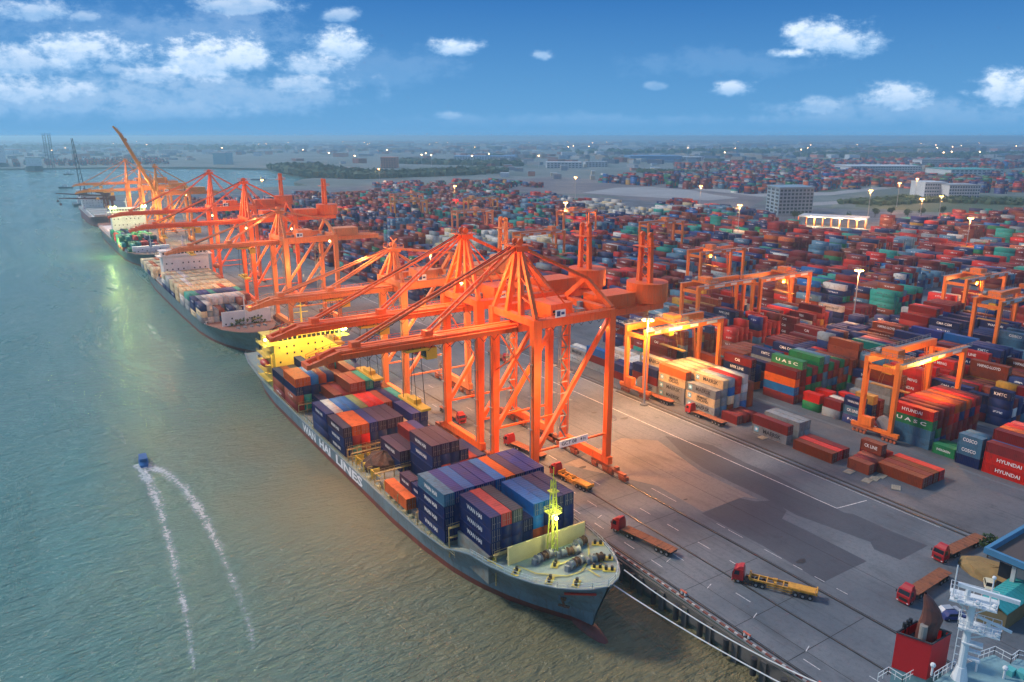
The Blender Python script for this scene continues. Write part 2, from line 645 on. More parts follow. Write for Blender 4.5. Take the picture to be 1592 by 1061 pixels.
seg((151, 92), (151, 420), 0.28)
seg((151, 92), (160.5, 90.5), 0.28)
seg((162.2, 74), (162.2, 420), 0.14)
for y in range(-30, 420, 9):
    for x, l in ((99.2, 3.2), (104.6, 3.5), (112.5, 3.5)):
        if rnd.random() < 0.5:
            y0 = y + rnd.uniform(-.6, .6)
            seg((x, y0), (x, y0 + l), 0.16)
for y in range(40, 300, 5):
    if rnd.random() < 0.8:
        seg((122.0, y), (122.0, y + rnd.uniform(2, 5)), 0.14)
for y in range(64, 120, 11):
    seg((101.2, y), (102.9, y + 0.6), 0.14)
mb.build('road_marking', white, kind='structure')

# quay cope with red and white kerb, fenders, bollards, mooring lines
kerb_r = paint('kerb red', (0.20, 0.06, 0.045), 0.7, wear=0.7)
kerb_w = paint('kerb white', (0.42, 0.40, 0.38), 0.7, wear=0.9)
mb = MB()
for y in range(-60, 620, 1):
    mb.cur = y % 2
    mb.box(QX + 0.3, y + (0.04 if y % 2 == 0 else 0.3), 0.006, QX + 0.7, y + (1.26 if y % 2 == 0 else 0.98), 0.24)
mb.build('quay_kerb', [kerb_r, kerb_w], kind='structure')
mb = MB()
mb.box(QX - 0.5, -300, -3.2, QX - 0.01, 1225, -0.25)
for y in range(-60, 1220, 6):
    mb.box(QX - 0.9, y, -6, QX - 0.52, y + 1.2, -0.6)
mb.build('quay_wall', paint('quay wall', (0.12, 0.11, 0.10), 0.9, wear=0.8, scale=0.3, bump=0.4), kind='structure')
rubber = paint('rubber', (0.025, 0.025, 0.027), 0.8, wear=0.4, worn=(0.06, 0.06, 0.06))
proto = None
for i, y in enumerate(range(38, 110, 6)):
    if proto is None:
        mb = MB()
        mb.cyl((-0.75, 0, -3.6), (-0.75, 0, -0.4), 0.55, n=12)
        proto = mb.build('quay_fender', rubber)
        o = proto
    else:
        o = proto.copy()
        COL.objects.link(o)
    o.location = (QX - 0.75, y, 0)
    tag(o, '%s black rubber fender on the quay wall counted from the near ship bow' % ORD[11 - i], 'fender', 'rubber fenders along the quay wall')
bollard_m = paint('bollard paint', (0.5, 0.09, 0.05), 0.6, wear=0.4)
bw_m = paint('bollard white', (0.75, 0.73, 0.7), 0.6, wear=0.3)
proto = None
for i, y in enumerate([42, 57, 72, 87] + list(range(300, 420, 20))):
    if proto is None:
        proto = empty('mooring_bollard')
        mb = MB()
        for yy in (-.45, .45):
            MB().cyl((0, yy, 0), (0, yy, .75), .24, .2, 10).build('post', bw_m, proto)
        MB().cyl((0, -.75, .72), (0, .75, .72), .2, n=10).build('cross_bar', bollard_m, proto)
        MB().box(-.5, -.85, 0.006, .5, .85, .08).build('base_plate', seal, proto)
        o = proto
    else:
        o = copy_tree(proto)
    o.location = (QX + 1.35, y, 0.006)
    lab = ('red and white mooring bollard on the quay edge, %s ahead of the near ship bow' % ORD[3 - i]) if i < 4 else '%s small bollard on the quay edge beside the second ship, counted from its bow' % ORD[i - 4]
    tag(o, lab, 'bollard', 'mooring bollards along the quay edge')


def sag_rope(p, q, sag, r=0.12, n=12):
    mb = MB()
    P = []
    for i in range(n + 1):
        s_ = i / n
        v = Vector(p).lerp(Vector(q), s_)
        v.z -= sag * 4 * s_ * (1 - s_)
        P.append(v)
    for a, b in zip(P[:-1], P[1:]):
        mb.cyl(a, b, r, n=5, cap=False)
    return mb


rope = paint('mooring rope', (0.75, 0.74, 0.70), 0.8, wear=0.2)
for a, b_, lab in (((80.6, 90.6, 6.0), (QX + 1.3, 41.6, 0.7), 'pale mooring line nearest the open water, running from the bow to the quay'),
                   ((85.5, 92.5, 6.0), (QX + 1.3, 56.6, 0.7), 'pale mooring line closest to the quay wall, running from the bow to a bollard')):
    tag(sag_rope(a, b_, 1.6).build('mooring_line', rope), lab, 'rope', 'bow mooring lines of the near ship')

# haze: one closed box of even air round the camera and everything built
m = bpy.data.materials.new('haze')
m.use_nodes = True
t = m.node_tree
for n in list(t.nodes):
    t.nodes.remove(n)
pv = N(t, 'ShaderNodeVolumePrincipled')
pv.inputs['Color'].default_value = (0.56, 0.87, 1.0, 1)
pv.inputs['Density'].default_value = HAZE
pv.inputs['Anisotropy'].default_value = 0.55
vo = N(t, 'ShaderNodeOutputMaterial')
t.links.new(pv.outputs[0], vo.inputs['Volume'])
mb = MB()
mb.box(-30500, -1200, -10.2, 30500, 30500, 88)
hz = mb.build('haze', m, kind='stuff')
m.cycles.homogeneous_volume = True if hasattr(m.cycles, 'homogeneous_volume') else None
# ------------------------------------------------------------------ containers
PAL = {'maroon': (0.20, 0.022, 0.022), 'brown': (0.26, 0.060, 0.030), 'red': (0.60, 0.030, 0.022), 'orange': (0.62, 0.13, 0.03),
       'navy': (0.010, 0.026, 0.115), 'blue': (0.015, 0.13, 0.38), 'steel-blue': (0.10, 0.22, 0.32), 'teal': (0.030, 0.29, 0.23),
       'green': (0.020, 0.19, 0.07), 'grey': (0.27, 0.31, 0.33), 'white': (0.66, 0.63, 0.58), 'cream': (0.68, 0.55, 0.34),
       'ochre': (0.45, 0.24, 0.05), 'purple': (0.045, 0.030, 0.075), 'indigo': (0.016, 0.030, 0.17), 'olive': (0.16, 0.21, 0.08),
       'slate': (0.05, 0.07, 0.10), 'pink': (0.62, 0.11, 0.10)}
CH = 2.74       # container height
TP = 2.77       # tier pitch
CWID = 2.44


def container_mat(name, attr):
    m, t, b = new_mat(name)
    tcx = N(t, 'ShaderNodeTexCoord')
    g = N(t, 'ShaderNodeNewGeometry')
    if attr:
        a = N(t, 'ShaderNodeAttribute', attribute_name='Col')
        base = a.outputs['Color']
        rnd_ = a.outputs['Alpha']
    else:
        oi = N(t, 'ShaderNodeObjectInfo')
        base = oi.outputs['Color']
        rnd_ = oi.outputs['Random']
    n1 = N(t, 'ShaderNodeTexNoise', i_2=0.55, i_3=7.0, i_4=0.7)
    n2 = N(t, 'ShaderNodeTexNoise', i_2=1.2, i_3=6.0, i_4=0.7)
    t.links.new(g.outputs['Position'], n1.inputs['Vector'])
    mp = N(t, 'ShaderNodeMapping')
    mp.inputs['Scale'].default_value = (2.5, 2.5, 0.35)
    t.links.new(g.outputs['Position'], mp.inputs[0])
    t.links.new(mp.outputs[0], n2.inputs['Vector'])
    sat = N(t, 'ShaderNodeHueSaturation')
    t.links.new(base, sat.inputs['Color'])
    t.links.new(maprange(t, rnd_, 0, 1, 0.65, 1.0, False), sat.inputs['Value'])
    t.links.new(maprange(t, rnd_, 0, 1, 1.15, 1.0, False), sat.inputs['Saturation'])
    # sun-bleached upper face: real chalking of the roof paint
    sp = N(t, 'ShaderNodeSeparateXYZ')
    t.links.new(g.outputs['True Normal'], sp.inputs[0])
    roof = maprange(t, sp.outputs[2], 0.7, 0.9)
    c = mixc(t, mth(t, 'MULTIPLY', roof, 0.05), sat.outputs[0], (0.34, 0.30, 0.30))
    c = mixc(t, mth(t, 'MULTIPLY', maprange(t, n1.outputs[0], 0.45, 0.75), 0.55), c, (0.045, 0.028, 0.024))
    c = mixc(t, mth(t, 'MULTIPLY', maprange(t, n2.outputs[0], 0.52, 0.75), 0.4), c, (0.10, 0.045, 0.03))
    if attr:
        # flat print: small pale lettering block on some long sides; uv runs 0..1 over the side
        uv = N(t, 'ShaderNodeUVMap', uv_map='UV')
        su = N(t, 'ShaderNodeSeparateXYZ')
        t.links.new(uv.outputs[0], su.inputs[0])
        mu = mth(t, 'MULTIPLY', mth(t, 'GREATER_THAN', su.outputs[0], 0.28), mth(t, 'LESS_THAN', su.outputs[0], 0.72))
        mv = mth(t, 'MULTIPLY', mth(t, 'GREATER_THAN', su.outputs[1], 0.42), mth(t, 'LESS_THAN', su.outputs[1], 0.66))
        msk = mth(t, 'MULTIPLY', mth(t, 'MULTIPLY', mu, mv), mth(t, 'GREATER_THAN', rnd_, 0.45))
        nb = N(t, 'ShaderNodeTexNoise', i_2=2.2, i_3=1.0)
        t.links.new(g.outputs['Position'], nb.inputs['Vector'])
        msk = mth(t, 'MULTIPLY', msk, mth(t, 'GREATER_THAN', nb.outputs[0], 0.5))
        lum = N(t, 'ShaderNodeRGBToBW')
        t.links.new(base, lum.inputs[0])
        inkc = mixc(t, mth(t, 'GREATER_THAN', lum.outputs[0], 0.22), (0.6, 0.6, 0.58), (0.05, 0.07, 0.10))
        c = mixc(t, mth(t, 'MULTIPLY', msk, 0.85), c, inkc)
        # corrugation as relief, too fine to model at that distance
        wv = N(t, 'ShaderNodeTexWave', i_1=1.1)
        wv.bands_direction = 'Y'
        t.links.new(g.outputs['Position'], wv.inputs['Vector'])
        bp = N(t, 'ShaderNodeBump')
        bp.inputs['Strength'].default_value = 0.5
        bp.inputs['Distance'].default_value = 0.05
        t.links.new(wv.outputs[1], bp.inputs['Height'])
        t.links.new(bp.outputs[0], b.inputs['Normal'])
    t.links.new(c, b.inputs['Base Color'])
    b.inputs['Roughness'].default_value = 0.62
    b.inputs['Specular IOR Level'].default_value = 0.22
    return m


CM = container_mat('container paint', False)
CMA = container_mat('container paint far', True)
m, t, b = new_mat('container print')
oi = N(t, 'ShaderNodeObjectInfo')
t.links.new(oi.outputs['Color'], b.inputs['Base Color'])
b.inputs['Roughness'].default_value = 0.6
CPRINT = m
CROD = paint('door gear', (0.30, 0.28, 0.27), 0.5, wear=0.5)


def container_meshes(L):
    """body with corner posts, rails, corrugated sides and roof; origin centre of near (-Y) end at the base"""
    mb = MB()
    w, h = CWID / 2, CH
    mb.box(-w + .16, .125, .15, w - .16, .135, h - .14)
    for sx_ in (-1, 1):
        for y in (0, L - .16):
            x0 = sx_ * w
            x1 = sx_ * (w - .16)
            mb.box(min(x0, x1), y, 0, max(x0, x1), y + .16, h)
        x0, x1 = sx_ * w, sx_ * (w - .10)
        mb.box(min(x0, x1), .16, 0, max(x0, x1), L - .16, .16)
        mb.box(min(x0, x1), .16, h - .12, max(x0, x1), L - .16, h - .002)
    mb.box(-w + .16, L - .1, 0, w - .16, L - .001, h - .002)
    mb.box(-w + .16, .02, 0, w - .16, .14, .15)
    mb.box(-w + .16, .02, h - .14, w - .16, .14, h - .002)
    # corrugated long sides
    n = int((L - .32) / .42)
    st = (L - .32) / n
    for sx_ in (-1, 1):
        xo, xi = sx_ * (w - .015), sx_ * (w - .065)
        prev = None
        for i in range(n):
            y = .16 + i * st
            for (yy, xx) in ((y, xi), (y + st * .15, xo), (y + st * .5, xo), (y + st * .65, xi)):
                if prev is not None:
                    a, b_ = prev, (yy, xx)
                    q = [(a[1], a[0], .16), (b_[1], b_[0], .16), (b_[1], b_[0], h - .12), (a[1], a[0], h - .12)]
                    if sx_ < 0:
                        q.reverse()
                    mb.quad(*q)
                prev = (yy, xx)
    # roof with shallow cross ribs
    prev = None
    n2 = n // 2
    st2 = (L - .2) / n2
    for i in range(n2):
        y = .1 + i * st2
        for (yy, zz) in ((y, h - .045), (y + st2 * .12, h - .012), (y + st2 * .5, h - .012), (y + st2 * .62, h - .045)):
            if prev is not None:
                mb.quad((-w + .09, prev[0], prev[1]), (w - .09, prev[0], prev[1]), (w - .09, yy, zz), (-w + .09, yy, zz))
            prev = (yy, zz)
    mb.quad((-w + .09, prev[0], prev[1]), (w - .09, prev[0], prev[1]), (w - .09, L - .1, h - .045), (-w + .09, L - .1, h - .045))
    body = mb.mesh('container_body', CM)
    return body


def door_mesh(side):
    mb = MB()
    w, h = CWID / 2, CH
    x0, x1 = (-w + .17, -.01) if side < 0 else (.01, w - .17)
    mb.cur = 0
    mb.box(x0, .05, .16, x1, .10, h - .15)
    for k in range(3):
        z = .35 + k * .75
        mb.box(x0 + .1, .035, z, x1 - .1, .05, z + .5)
    mb.cur = 1
    for f in (.3, .72):
        x = x0 + (x1 - x0) * f
        mb.box(x - .025, -.01, .16, x + .025, .035, h - .15)
        mb.box(x - .02, -.02, 1.15, x + .3, .0, 1.22)
    return mb.mesh('container_door', [CM, CROD])


CBODY = {12: container_meshes(12.1), 6: container_meshes(6.0)}
CDOOR = {-1: door_mesh(-1), 1: door_mesh(1)}
emblem_mb = MB()
emblem_mb.quad((0, .5, -.5), (0, -.5, -.5), (0, -.5, .5), (0, .5, .5))
EMB = emblem_mb.mesh('emblem', CPRINT)
star_mb = MB()
pts = []
for i in range(14):
    r_ = .38 if i % 2 == 0 else .17
    a_ = PI / 2 + i * PI / 7
    pts.append((r_ * math.cos(a_), r_ * math.sin(a_)))
for i in range(14):
    a_, b_ = pts[i], pts[(i + 1) % 14]
    star_mb.quad((-.004, 0, 0), (-.004, -a_[0], a_[1]), (-.004, -b_[0], b_[1]))
STAR = star_mb.mesh('emblem_star', CPRINT)

SPECS = []
OCC = {}


def put(blk, col, j, L, x, y, z0, cols, texts=None, where=''):
    """a stack: cols listed bottom to top; j index in 20-foot units along the block"""
    n = len(cols)
    for k, c in enumerate(cols):
        t_ = texts[k] if texts and k < len(texts) else None
        s_ = dict(b=blk, i=col, j=j, L=L, t=k, n=n, x=x, y=y, z=z0 + k * TP, c=c, txt=t_, w=where)
        SPECS.append(s_)
        for q in range(2 if L > 7 else 1):
            OCC[(blk, col, j + q, k)] = 1


DARKC = ['maroon'] * 14 + ['brown'] * 7 + ['navy'] * 12 + ['steel-blue'] * 3 + ['grey'] * 3 + ['teal'] * 3 + ['green'] * 2 + \
        ['red'] * 5 + ['blue'] * 3 + ['orange'] * 2 + ['white'] * 2 + ['ochre'] + ['indigo'] * 2 + ['pink']
WORDS = {'maroon': ['', '', '', 'TEX', 'CAI', 'TRITON'], 'brown': ['', '', 'HAPAG-LLOYD'], 'red': ['HYUNDAI', '', 'K LINE', 'YANG MING'],
         'navy': ['WAN HAI', 'KMTC', 'NYK LINE', 'CMA CGM', ''], 'green': ['U A S C', 'EVERGREEN', 'HEUNG-A', 'CHINA SHIPPING'],
         'grey': ['MAERSK', 'MAERSK', 'MSC', ''], 'white': ['MAERSK SEALAND', 'COSCO', ''], 'teal': ['EVERGREEN', 'UASC', ''], 'blue': ['HANJIN', ''],
         'steel-blue': ['COSCO', 'P&O NEDLLOYD', ''], 'orange': ['HAPAG-LLOYD', ''], 'cream': ['MAERSK', 'MAERSK SEALAND', '']}


def word(c, rg):
    return rg.choice(WORDS.get(c, ['']))


# ---- yard blocks
PITCHX = 2.92
BLK_X = [171.5, 202.0] + [239 + 37 * k for k in range(18)]


def in_yard(x, y):
    d = math.hypot(x, y)
    if d > 1120 or x > 930:
        return False
    if y > 1000:
        return False
    q = proj((x, y, 0))
    if q:
        lim = [(-200, 283), (560, 285), (620, 278), (700, 290), (800, 306), (900, 318), (1000, 336), (1060, 322), (1190, 344), (1260, 366), (1350, 362), (1400, 350), (1600, 334), (2200, 300)]
        for (xa, ya), (xb, yb) in zip(lim[:-1], lim[1:]):
            if xa <= q[0] < xb and q[1] < ya + (yb - ya) * (q[0] - xa) / (xb - xa):
                return False
    if y > 1230 - x * 0.62 + 100:
        return False
    return True


rg = random.Random(11)
manual = {}
special = []
for bi, bx in enumerate(BLK_X):
    ncol = 6 if bi == 0 else 10
    y = -20 + rg.uniform(-3, 3)
    j = 0
    base = 2.6 + rg.uniform(-.3, .8)
    run = None
    while y < 1010:
        Lb = 12.1
        vis = y > bx * 0.416 - 45
        skip = False
        if bi == 0 and y < 222:
            skip = True
        if bi == 1 and y < 148:
            skip = True
        if bi == 0 and 222 < y < 345:
            skip = True
        if bi == 1 and 232 < y < 330:
            skip = True
        if (j // 2) % 9 == 8:
            y += 14
            j += 4
            continue
        if 365 < bx < 450 and 165 < y < 215:
            skip = True
        if bi in (4, 5) and 250 < y < 275:
            skip = True
        if bi % 5 == 3 and rg.random() < .06:
            skip = True
        if not vis or skip or rg.random() < .05:
            y += 12.75
            j += 2
            continue
        if rg.random() < .35:
            base = rg.choice([2.0, 2.8, 3.4, 3.8, 4.3])
        dom = rg.choice(['maroon', 'maroon', 'navy', 'navy', 'brown', 'red', 'maroon', 'steel-blue', 'teal' if bi > 4 else 'navy'])
        twenty = rg.random() < .2
        for i in range(ncol):
            x = bx + i * PITCHX
            if not in_yard(x, y) or (bi > 1 and i == (9 if bi % 2 else 4)):
                continue
            for q in range(2 if twenty else 1):
                h = int(round(base + rg.gauss(0, .6)))
                if rg.random() < .08:
                    h = 0
                h = max(0, min(5, h))
                cs = [dom if rg.random() < .62 else rg.choice(DARKC) for _ in range(h)]
                if 520 < x < 620 and 560 < y < 720 or (255 < x < 330 and 430 < y < 520):
                    cs = [rg.choice(['white', 'grey', 'white', 'cream']) for _ in cs]
                if h:
                    put('y%d' % bi, i, j + q, 6 if twenty else 12, x, y + q * 6.2, 0.02, cs, [word(c_, rg) for c_ in cs])
        y += 12.75
        j += 2

# near part of the first block, from the photograph
B0 = 'y0n'


def near(blk, col, j, L, x, y, cols, texts=None, where=''):
    put(blk, col, j, L, x, y, 0.02, cols, texts, where)


# low row by the open apron
P = 2.6
for i, cs in enumerate([['brown'], ['maroon'], ['brown'], ['red']]):
    near(B0, i, 0, 12, 178.6 + i * P, 86.6, cs, where='in the low row nearest the flatbed trucks')
near(B0, 2, 2, 6, 183.0, 100.4, ['maroon', 'brown'], ['', 'CK LINE'], where='beside the yard crane front wheels')
near(B0, 3, 2, 6, 185.8, 100.0, ['red'], where='beside the yard crane front wheels')
for i, cs in enumerate([['brown'], ['maroon'], ['brown']]):
    near(B0 + 'b', i, 0, 6, 174.8 + i * P, 98.4 + i * .3, cs, where='in the low short row at the apron')
for i, cs in enumerate([['brown'], ['red'], ['maroon']]):
    near(B0 + 'c', i, 0, 12, 173.2 + i * P, 108.0, cs, where='in the low row beside the double track')
for i, cs in enumerate([['grey', 'maroon'], [], ['grey', 'grey'], ['grey', 'grey']]):
    if cs:
        near(B0 + 'd', i, 0, 12, 173.6 + i * P, 122.6, cs, ['MAERSK', ''] if i == 0 else None, where='in the two-high row south of the pale stack')
for i in range(3):
    near(B0 + 'e', i, 0, 6, 174.0 + i * 2.9, 140.6 - .4 * i, ['maroon'], where='at the foot of the tall pale stack')
W_ = 'in the tall pale stack by the light mast'
near(B0 + 'f', 0, 0, 12, 173.4, 149.0, ['grey', 'cream', 'grey'], ['MAERSK', 'MAERSK\nSEALAND', 'MAERSK'], W_)
near(B0 + 'f', 1, 0, 12, 176.5, 149.0, ['steel-blue', 'grey', 'grey', 'cream'], ['', '', '', 'MAERSK'], W_)
near(B0 + 'f', 2, 0, 12, 179.6, 149.0, ['brown', 'cream', 'blue', 'grey'], None, W_)
near(B0 + 'f', 3, 0, 12, 182.7, 149.0, ['grey', 'grey', 'red', 'red'], None, W_)
near(B0 + 'f', 4, 0, 12, 185.8, 149.0, ['blue', 'grey', 'white', 'white'], None, W_)
near(B0 + 'f', 5, 0, 12, 188.9, 149.0, ['brown', 'brown', 'brown'], None, W_)
W_ = 'in the bay behind the tall pale stack'
near(B0 + 'f', 0, 2, 12, 173.4, 161.7, ['grey', 'grey', 'cream', 'orange'], ['MAERSK', 'MAERSK', 'MAERSK\nSEALAND', ''], W_)
for i in range(1, 5):
    near(B0 + 'f', i, 2, 12, 173.4 + 3.1 * i, 161.7, ['grey', 'maroon', 'grey', 'cream'], ['', '', '', 'MAERSK'], W_)
near(B0 + 'f', 5, 2, 12, 188.9, 161.7, ['grey', 'grey', 'white'], None, W_)
W_ = 'under the first yard crane beside the track'
near(B0 + 'f', 0, 4, 12, 173.4, 174.4, ['grey', 'maroon', 'navy'], ['MAERSK', '', ''], W_)
near(B0 + 'f', 1, 4, 12, 176.5, 174.4, ['navy', 'brown', 'grey', 'cream'], ['', '', '', 'MAERSK'], W_)
for i in range(2, 6):
    near(B0 + 'f', i, 4, 12, 173.4 + 3.1 * i, 174.4, ['grey', 'brown', rg.choice(['green', 'maroon'])][:rg.choice([2, 3])], None, W_)
W_ = 'in the low bays behind the first yard crane'
for i in range(6):
    near(B0 + 'f', i, 6, 12, 173.4 + 3.1 * i, 187.2, [['maroon', 'navy'], ['brown', 'indigo'], ['grey', 'white'], ['maroon', 'white'], ['grey', 'white'], ['brown', 'grey']][i], None, W_)
    near(B0 + 'f', i, 8, 12, 173.4 + 3.1 * i, 200.0, [['grey', 'maroon', 'blue'][:2 + (i == 0)], ['grey', 'white'], ['grey', 'white'], ['white'], ['grey', 'white'], ['grey', 'grey']][i], None, W_)
near(B0 + 'f', 0, 10, 12, 173.4, 212.8, ['grey', 'grey'], ['MAERSK', 'MAERSK'], W_)
near(B0 + 'f', 1, 10, 12, 176.5, 212.8, ['grey', 'white'], ['', ''], W_)

# second block
B1 = 'y1n'
XB = [203.6 + i * 2.92 for i in range(10)]
W_ = 'in the tall mixed stack behind the pale one'
near(B1, 0, 6, 12, XB[0], 142.8, ['maroon', 'blue', 'orange', 'maroon'], None, W_)
near(B1, 1, 6, 12, XB[1], 142.8, ['maroon', 'maroon', 'maroon', 'maroon', 'green'], ['', '', '', '', 'U A S C'], W_)
near(B1, 2, 6, 12, XB[2], 142.8, ['green', 'green', 'red', 'green'], None, W_)
near(B1, 3, 6, 12, XB[3], 142.8, ['maroon', 'green', 'navy', 'maroon'], None, W_)
for i in range(4, 10):
    near(B1, i, 6, 12, XB[i], 142.8, [rg.choice(['maroon', 'steel-blue', 'brown', 'green']) for _ in range(rg.choice([3, 4, 4, 5]))], None, W_)
W_ = 'in the short stacks beyond the double track'
near(B1, 0, 4, 6, XB[0], 133.4, ['green', 'red'], ['EVERGREEN', ''], W_)
near(B1, 1, 4, 6, XB[1], 133.8, ['maroon'], None, W_)
near(B1, 2, 4, 6, XB[2], 133.4, ['brown', 'red'], None, W_)
near(B1, 0, 3, 6, XB[0], 126.2, ['grey', 'maroon'], ['MAERSK', ''], W_)
near(B1, 1, 3, 6, XB[1], 126.2, ['brown', 'white'], None, W_)
near(B1, 3, 3, 6, XB[3], 127.0, ['maroon', 'red'], None, W_)
near(B1, 5, 3, 6, XB[5], 127.0, ['grey', 'grey'], None, W_)
near(B1, 0, 2, 6, XB[0], 119.2, ['navy', 'steel-blue', 'navy'], ['WAN HAI', 'CK LINE', 'WAN HAI'], 'in the short blue stack left of the front yard crane')
near(B1, 2, 2, 6, XB[2], 119.6, ['navy', 'navy', 'ochre'], None, 'behind the short blue stack')
near(B1, 4, 2, 6, XB[4], 120.6, ['maroon', 'maroon'], None, W_)
near(B1, 6, 2, 12, XB[6], 121.0, ['grey', 'grey', 'grey'], None, W_)
near(B1, 8, 2, 12, XB[8], 121.0, ['maroon', 'navy', 'maroon', 'brown'], None, W_)
near(B1, 0, 1, 6, XB[0], 112.4, ['maroon'], ['TEX'], 'beside the yellow lamp of the front yard crane')
near(B1, 1, 1, 6, XB[1], 112.4, ['brown'], None, 'beside the yellow lamp of the front yard crane')
W_ = 'in the block under the front yard crane'
tops = ['red', 'maroon', 'maroon', 'red', 'orange', 'brown', 'orange', 'red', 'maroon']
for i in range(9):
    cs = [['grey', 'green', 'steel-blue'], ['steel-blue', 'green', 'maroon'], ['navy', 'maroon', 'maroon']][min(i, 2)] if i < 3 else ['maroon', rg.choice(['maroon', 'brown']), rg.choice(['maroon', 'red', 'navy'])]
    if i == 0:
        cs = ['steel-blue', 'steel-blue', 'green']
    near(B1 + 'b', i, 0, 12, XB[0] + 2.92 * i, 98.6, cs + [tops[i]], ['', '', 'U A S C', 'HYUNDAI'] if i == 0 else None, W_)
near(B1 + 'c', 0, 0, 6, XB[0] - .4, 91.6, ['green'], ['EVERGREEN'], 'between the front yard crane block and the blue stack')
near(B1 + 'c', 1, 0, 6, XB[1] - .4, 91.6, ['green', 'ochre'][:1], None, 'between the front yard crane block and the blue stack')
W_ = 'in the short blue stack beside the big red one'
near(B1 + 'd', 0, 1, 6, 201.9, 84.6, ['navy', 'steel-blue', 'steel-blue'], ['', 'COSCO', 'COSCO'], W_)
near(B1 + 'd', 1, 1, 6, 204.8, 84.6, ['navy', 'grey', 'steel-blue'], None, W_)
near(B1 + 'd', 2, 1, 6, 207.7, 84.6, ['maroon', 'grey'], None, W_)
W_ = 'in the big red stack at the right edge'
near(B1 + 'd', 0, -1, 12, 201.9, 71.8, ['red', 'red', 'maroon'], ['HYUNDAI', 'HYUNDAI', ''], W_)
near(B1 + 'd', 1, -1, 12, 204.8, 71.8, ['white', 'white', 'blue', 'maroon'], None, W_)
near(B1 + 'd', 2, -1, 12, 207.7, 71.8, ['brown', 'maroon', 'brown', 'orange'], None, W_)
near(B1 + 'd', 3, -1, 12, 210.6, 71.8, ['blue', 'brown', 'brown', 'red'], None, W_)
near(B1 + 'd', 4, -1, 12, 213.5, 71.8, ['maroon', 'brown', 'maroon', 'pink'], None, W_)
for i in range(5, 10):
    near(B1 + 'd', i, -1, 12, 201.9 + 2.9 * i, 71.8, [rg.choice(['maroon', 'red', 'grey']) for _ in range(3)], None, W_)

# ---- containers on the near ship: columns run port (river) to starboard (quay)
SX0 = 66.1


def ship_bay(blk, j, L, y, z0, stacks, where, x0=SX0, texts=None, n0=0):
    for i, cs in enumerate(stacks):
        if cs:
            tx = None
            if isinstance(cs, tuple):
                cs, tx = cs
            put(blk, i + n0, j, L, x0 + (i + n0) * 2.52, y, z0, cs, tx, where)


Nv = 'navy'
WH = 'WAN HAI'
ship_bay('s', 2, 12, 110.6, 5.6, [None, ([Nv, Nv, Nv], [WH, WH, WH]), [Nv, Nv, 'pink'], [Nv, Nv, 'slate'], [Nv, Nv], ['brown', 'blue', 'blue'], ['brown', Nv, 'blue'], [Nv, Nv, Nv], [Nv, Nv, Nv]],
         'in the front bay behind the bow mast')
ship_bay('s', 4, 12, 124.6, 2.4, [([Nv, Nv, Nv, 'steel-blue'], [WH, WH, WH, WH]), [Nv, Nv, Nv, 'indigo'], [Nv, Nv, Nv, 'blue'], [Nv, Nv, 'brown', 'indigo'], [Nv] * 3 + ['indigo'], [Nv] * 3 + ['blue'],
                                  [Nv, 'brown', Nv, 'orange'], [Nv, Nv, Nv, 'purple'], [Nv, Nv, Nv, 'indigo'], [Nv, Nv, Nv, 'indigo']], 'in the second bay from the bow')
ship_bay('s', 6, 12, 143.6, 1.4, [['brown', 'orange'][1:]], 'alone by the river side abreast of the yellow gangways', x0=SX0 + .3)
ship_bay('s', 6, 6, 139.8, 1.4, [None, ([Nv, Nv, 'purple'][:2], ['', WH])], 'beside the lone orange one at the river side', x0=SX0 + .3)
ship_bay('s', 7, 6, 146.2, 1.4, [None, ([Nv, 'purple'], ['', WH])], 'beside the lone orange one at the river side', x0=SX0 + .3)
ship_bay('s', 7, 12, 149.4, 1.8, [None, None, None, None, ([Nv, Nv, Nv, 'purple'], ['', '', WH, WH]), [Nv, 'brown', Nv, 'purple'], [Nv, Nv, Nv, 'purple'], [Nv, 'maroon', Nv], [Nv, 'maroon'], [Nv, Nv]],
         'in the purple group at the middle of the ship')
ship_bay('s', 9, 12, 162.2, 1.8, [None, None, None, ([Nv, 'purple'][:2], ['', WH]), [Nv, 'purple', 'purple'][:2], [Nv, 'brown', 'maroon'], [Nv, Nv, 'indigo'], [Nv, Nv], [Nv, Nv], ['cream']], 'between the purple group and the grab')
ship_bay('s', 12, 12, 181.2, 0.6, [([Nv, Nv, 'purple'], [WH, WH, WH]), ['teal', 'maroon', 'orange'], ['brown', 'red', 'orange'], [Nv, Nv, 'indigo'], [Nv, Nv, 'purple'], [Nv, Nv, 'purple'], [Nv, Nv, 'purple'],
                                   [Nv, 'cream'], [Nv, Nv, 'indigo'], [Nv, Nv, 'indigo']], 'in the bay with the orange roof pair')
ship_bay('s', 14, 12, 194.2, 0.6, [([Nv, Nv, 'indigo'], [WH, WH, WH]), [Nv, 'grey', 'white'], [Nv, Nv, 'blue'], [Nv, Nv, 'blue'], ['green', 'green', 'olive'], [Nv, 'red', 'red'], [Nv, Nv, 'red'], [Nv, 'brown', 'brown'],
                                   [Nv, Nv, 'indigo'], [Nv, Nv, 'teal']], 'in the striped-roof bay of the ship')
ship_bay('s', 16, 12, 208.0, 0.6, [None, None, ['brown', Nv], ['brown', 'maroon', 'brown'], [Nv, 'maroon', 'maroon'], [Nv, Nv, 'maroon', 'brown'], ['brown', 'brown', 'maroon', 'brown'], [Nv, Nv, Nv, 'teal'], [Nv, Nv, Nv, Nv]],
         'amidships behind the striped-roof bay')
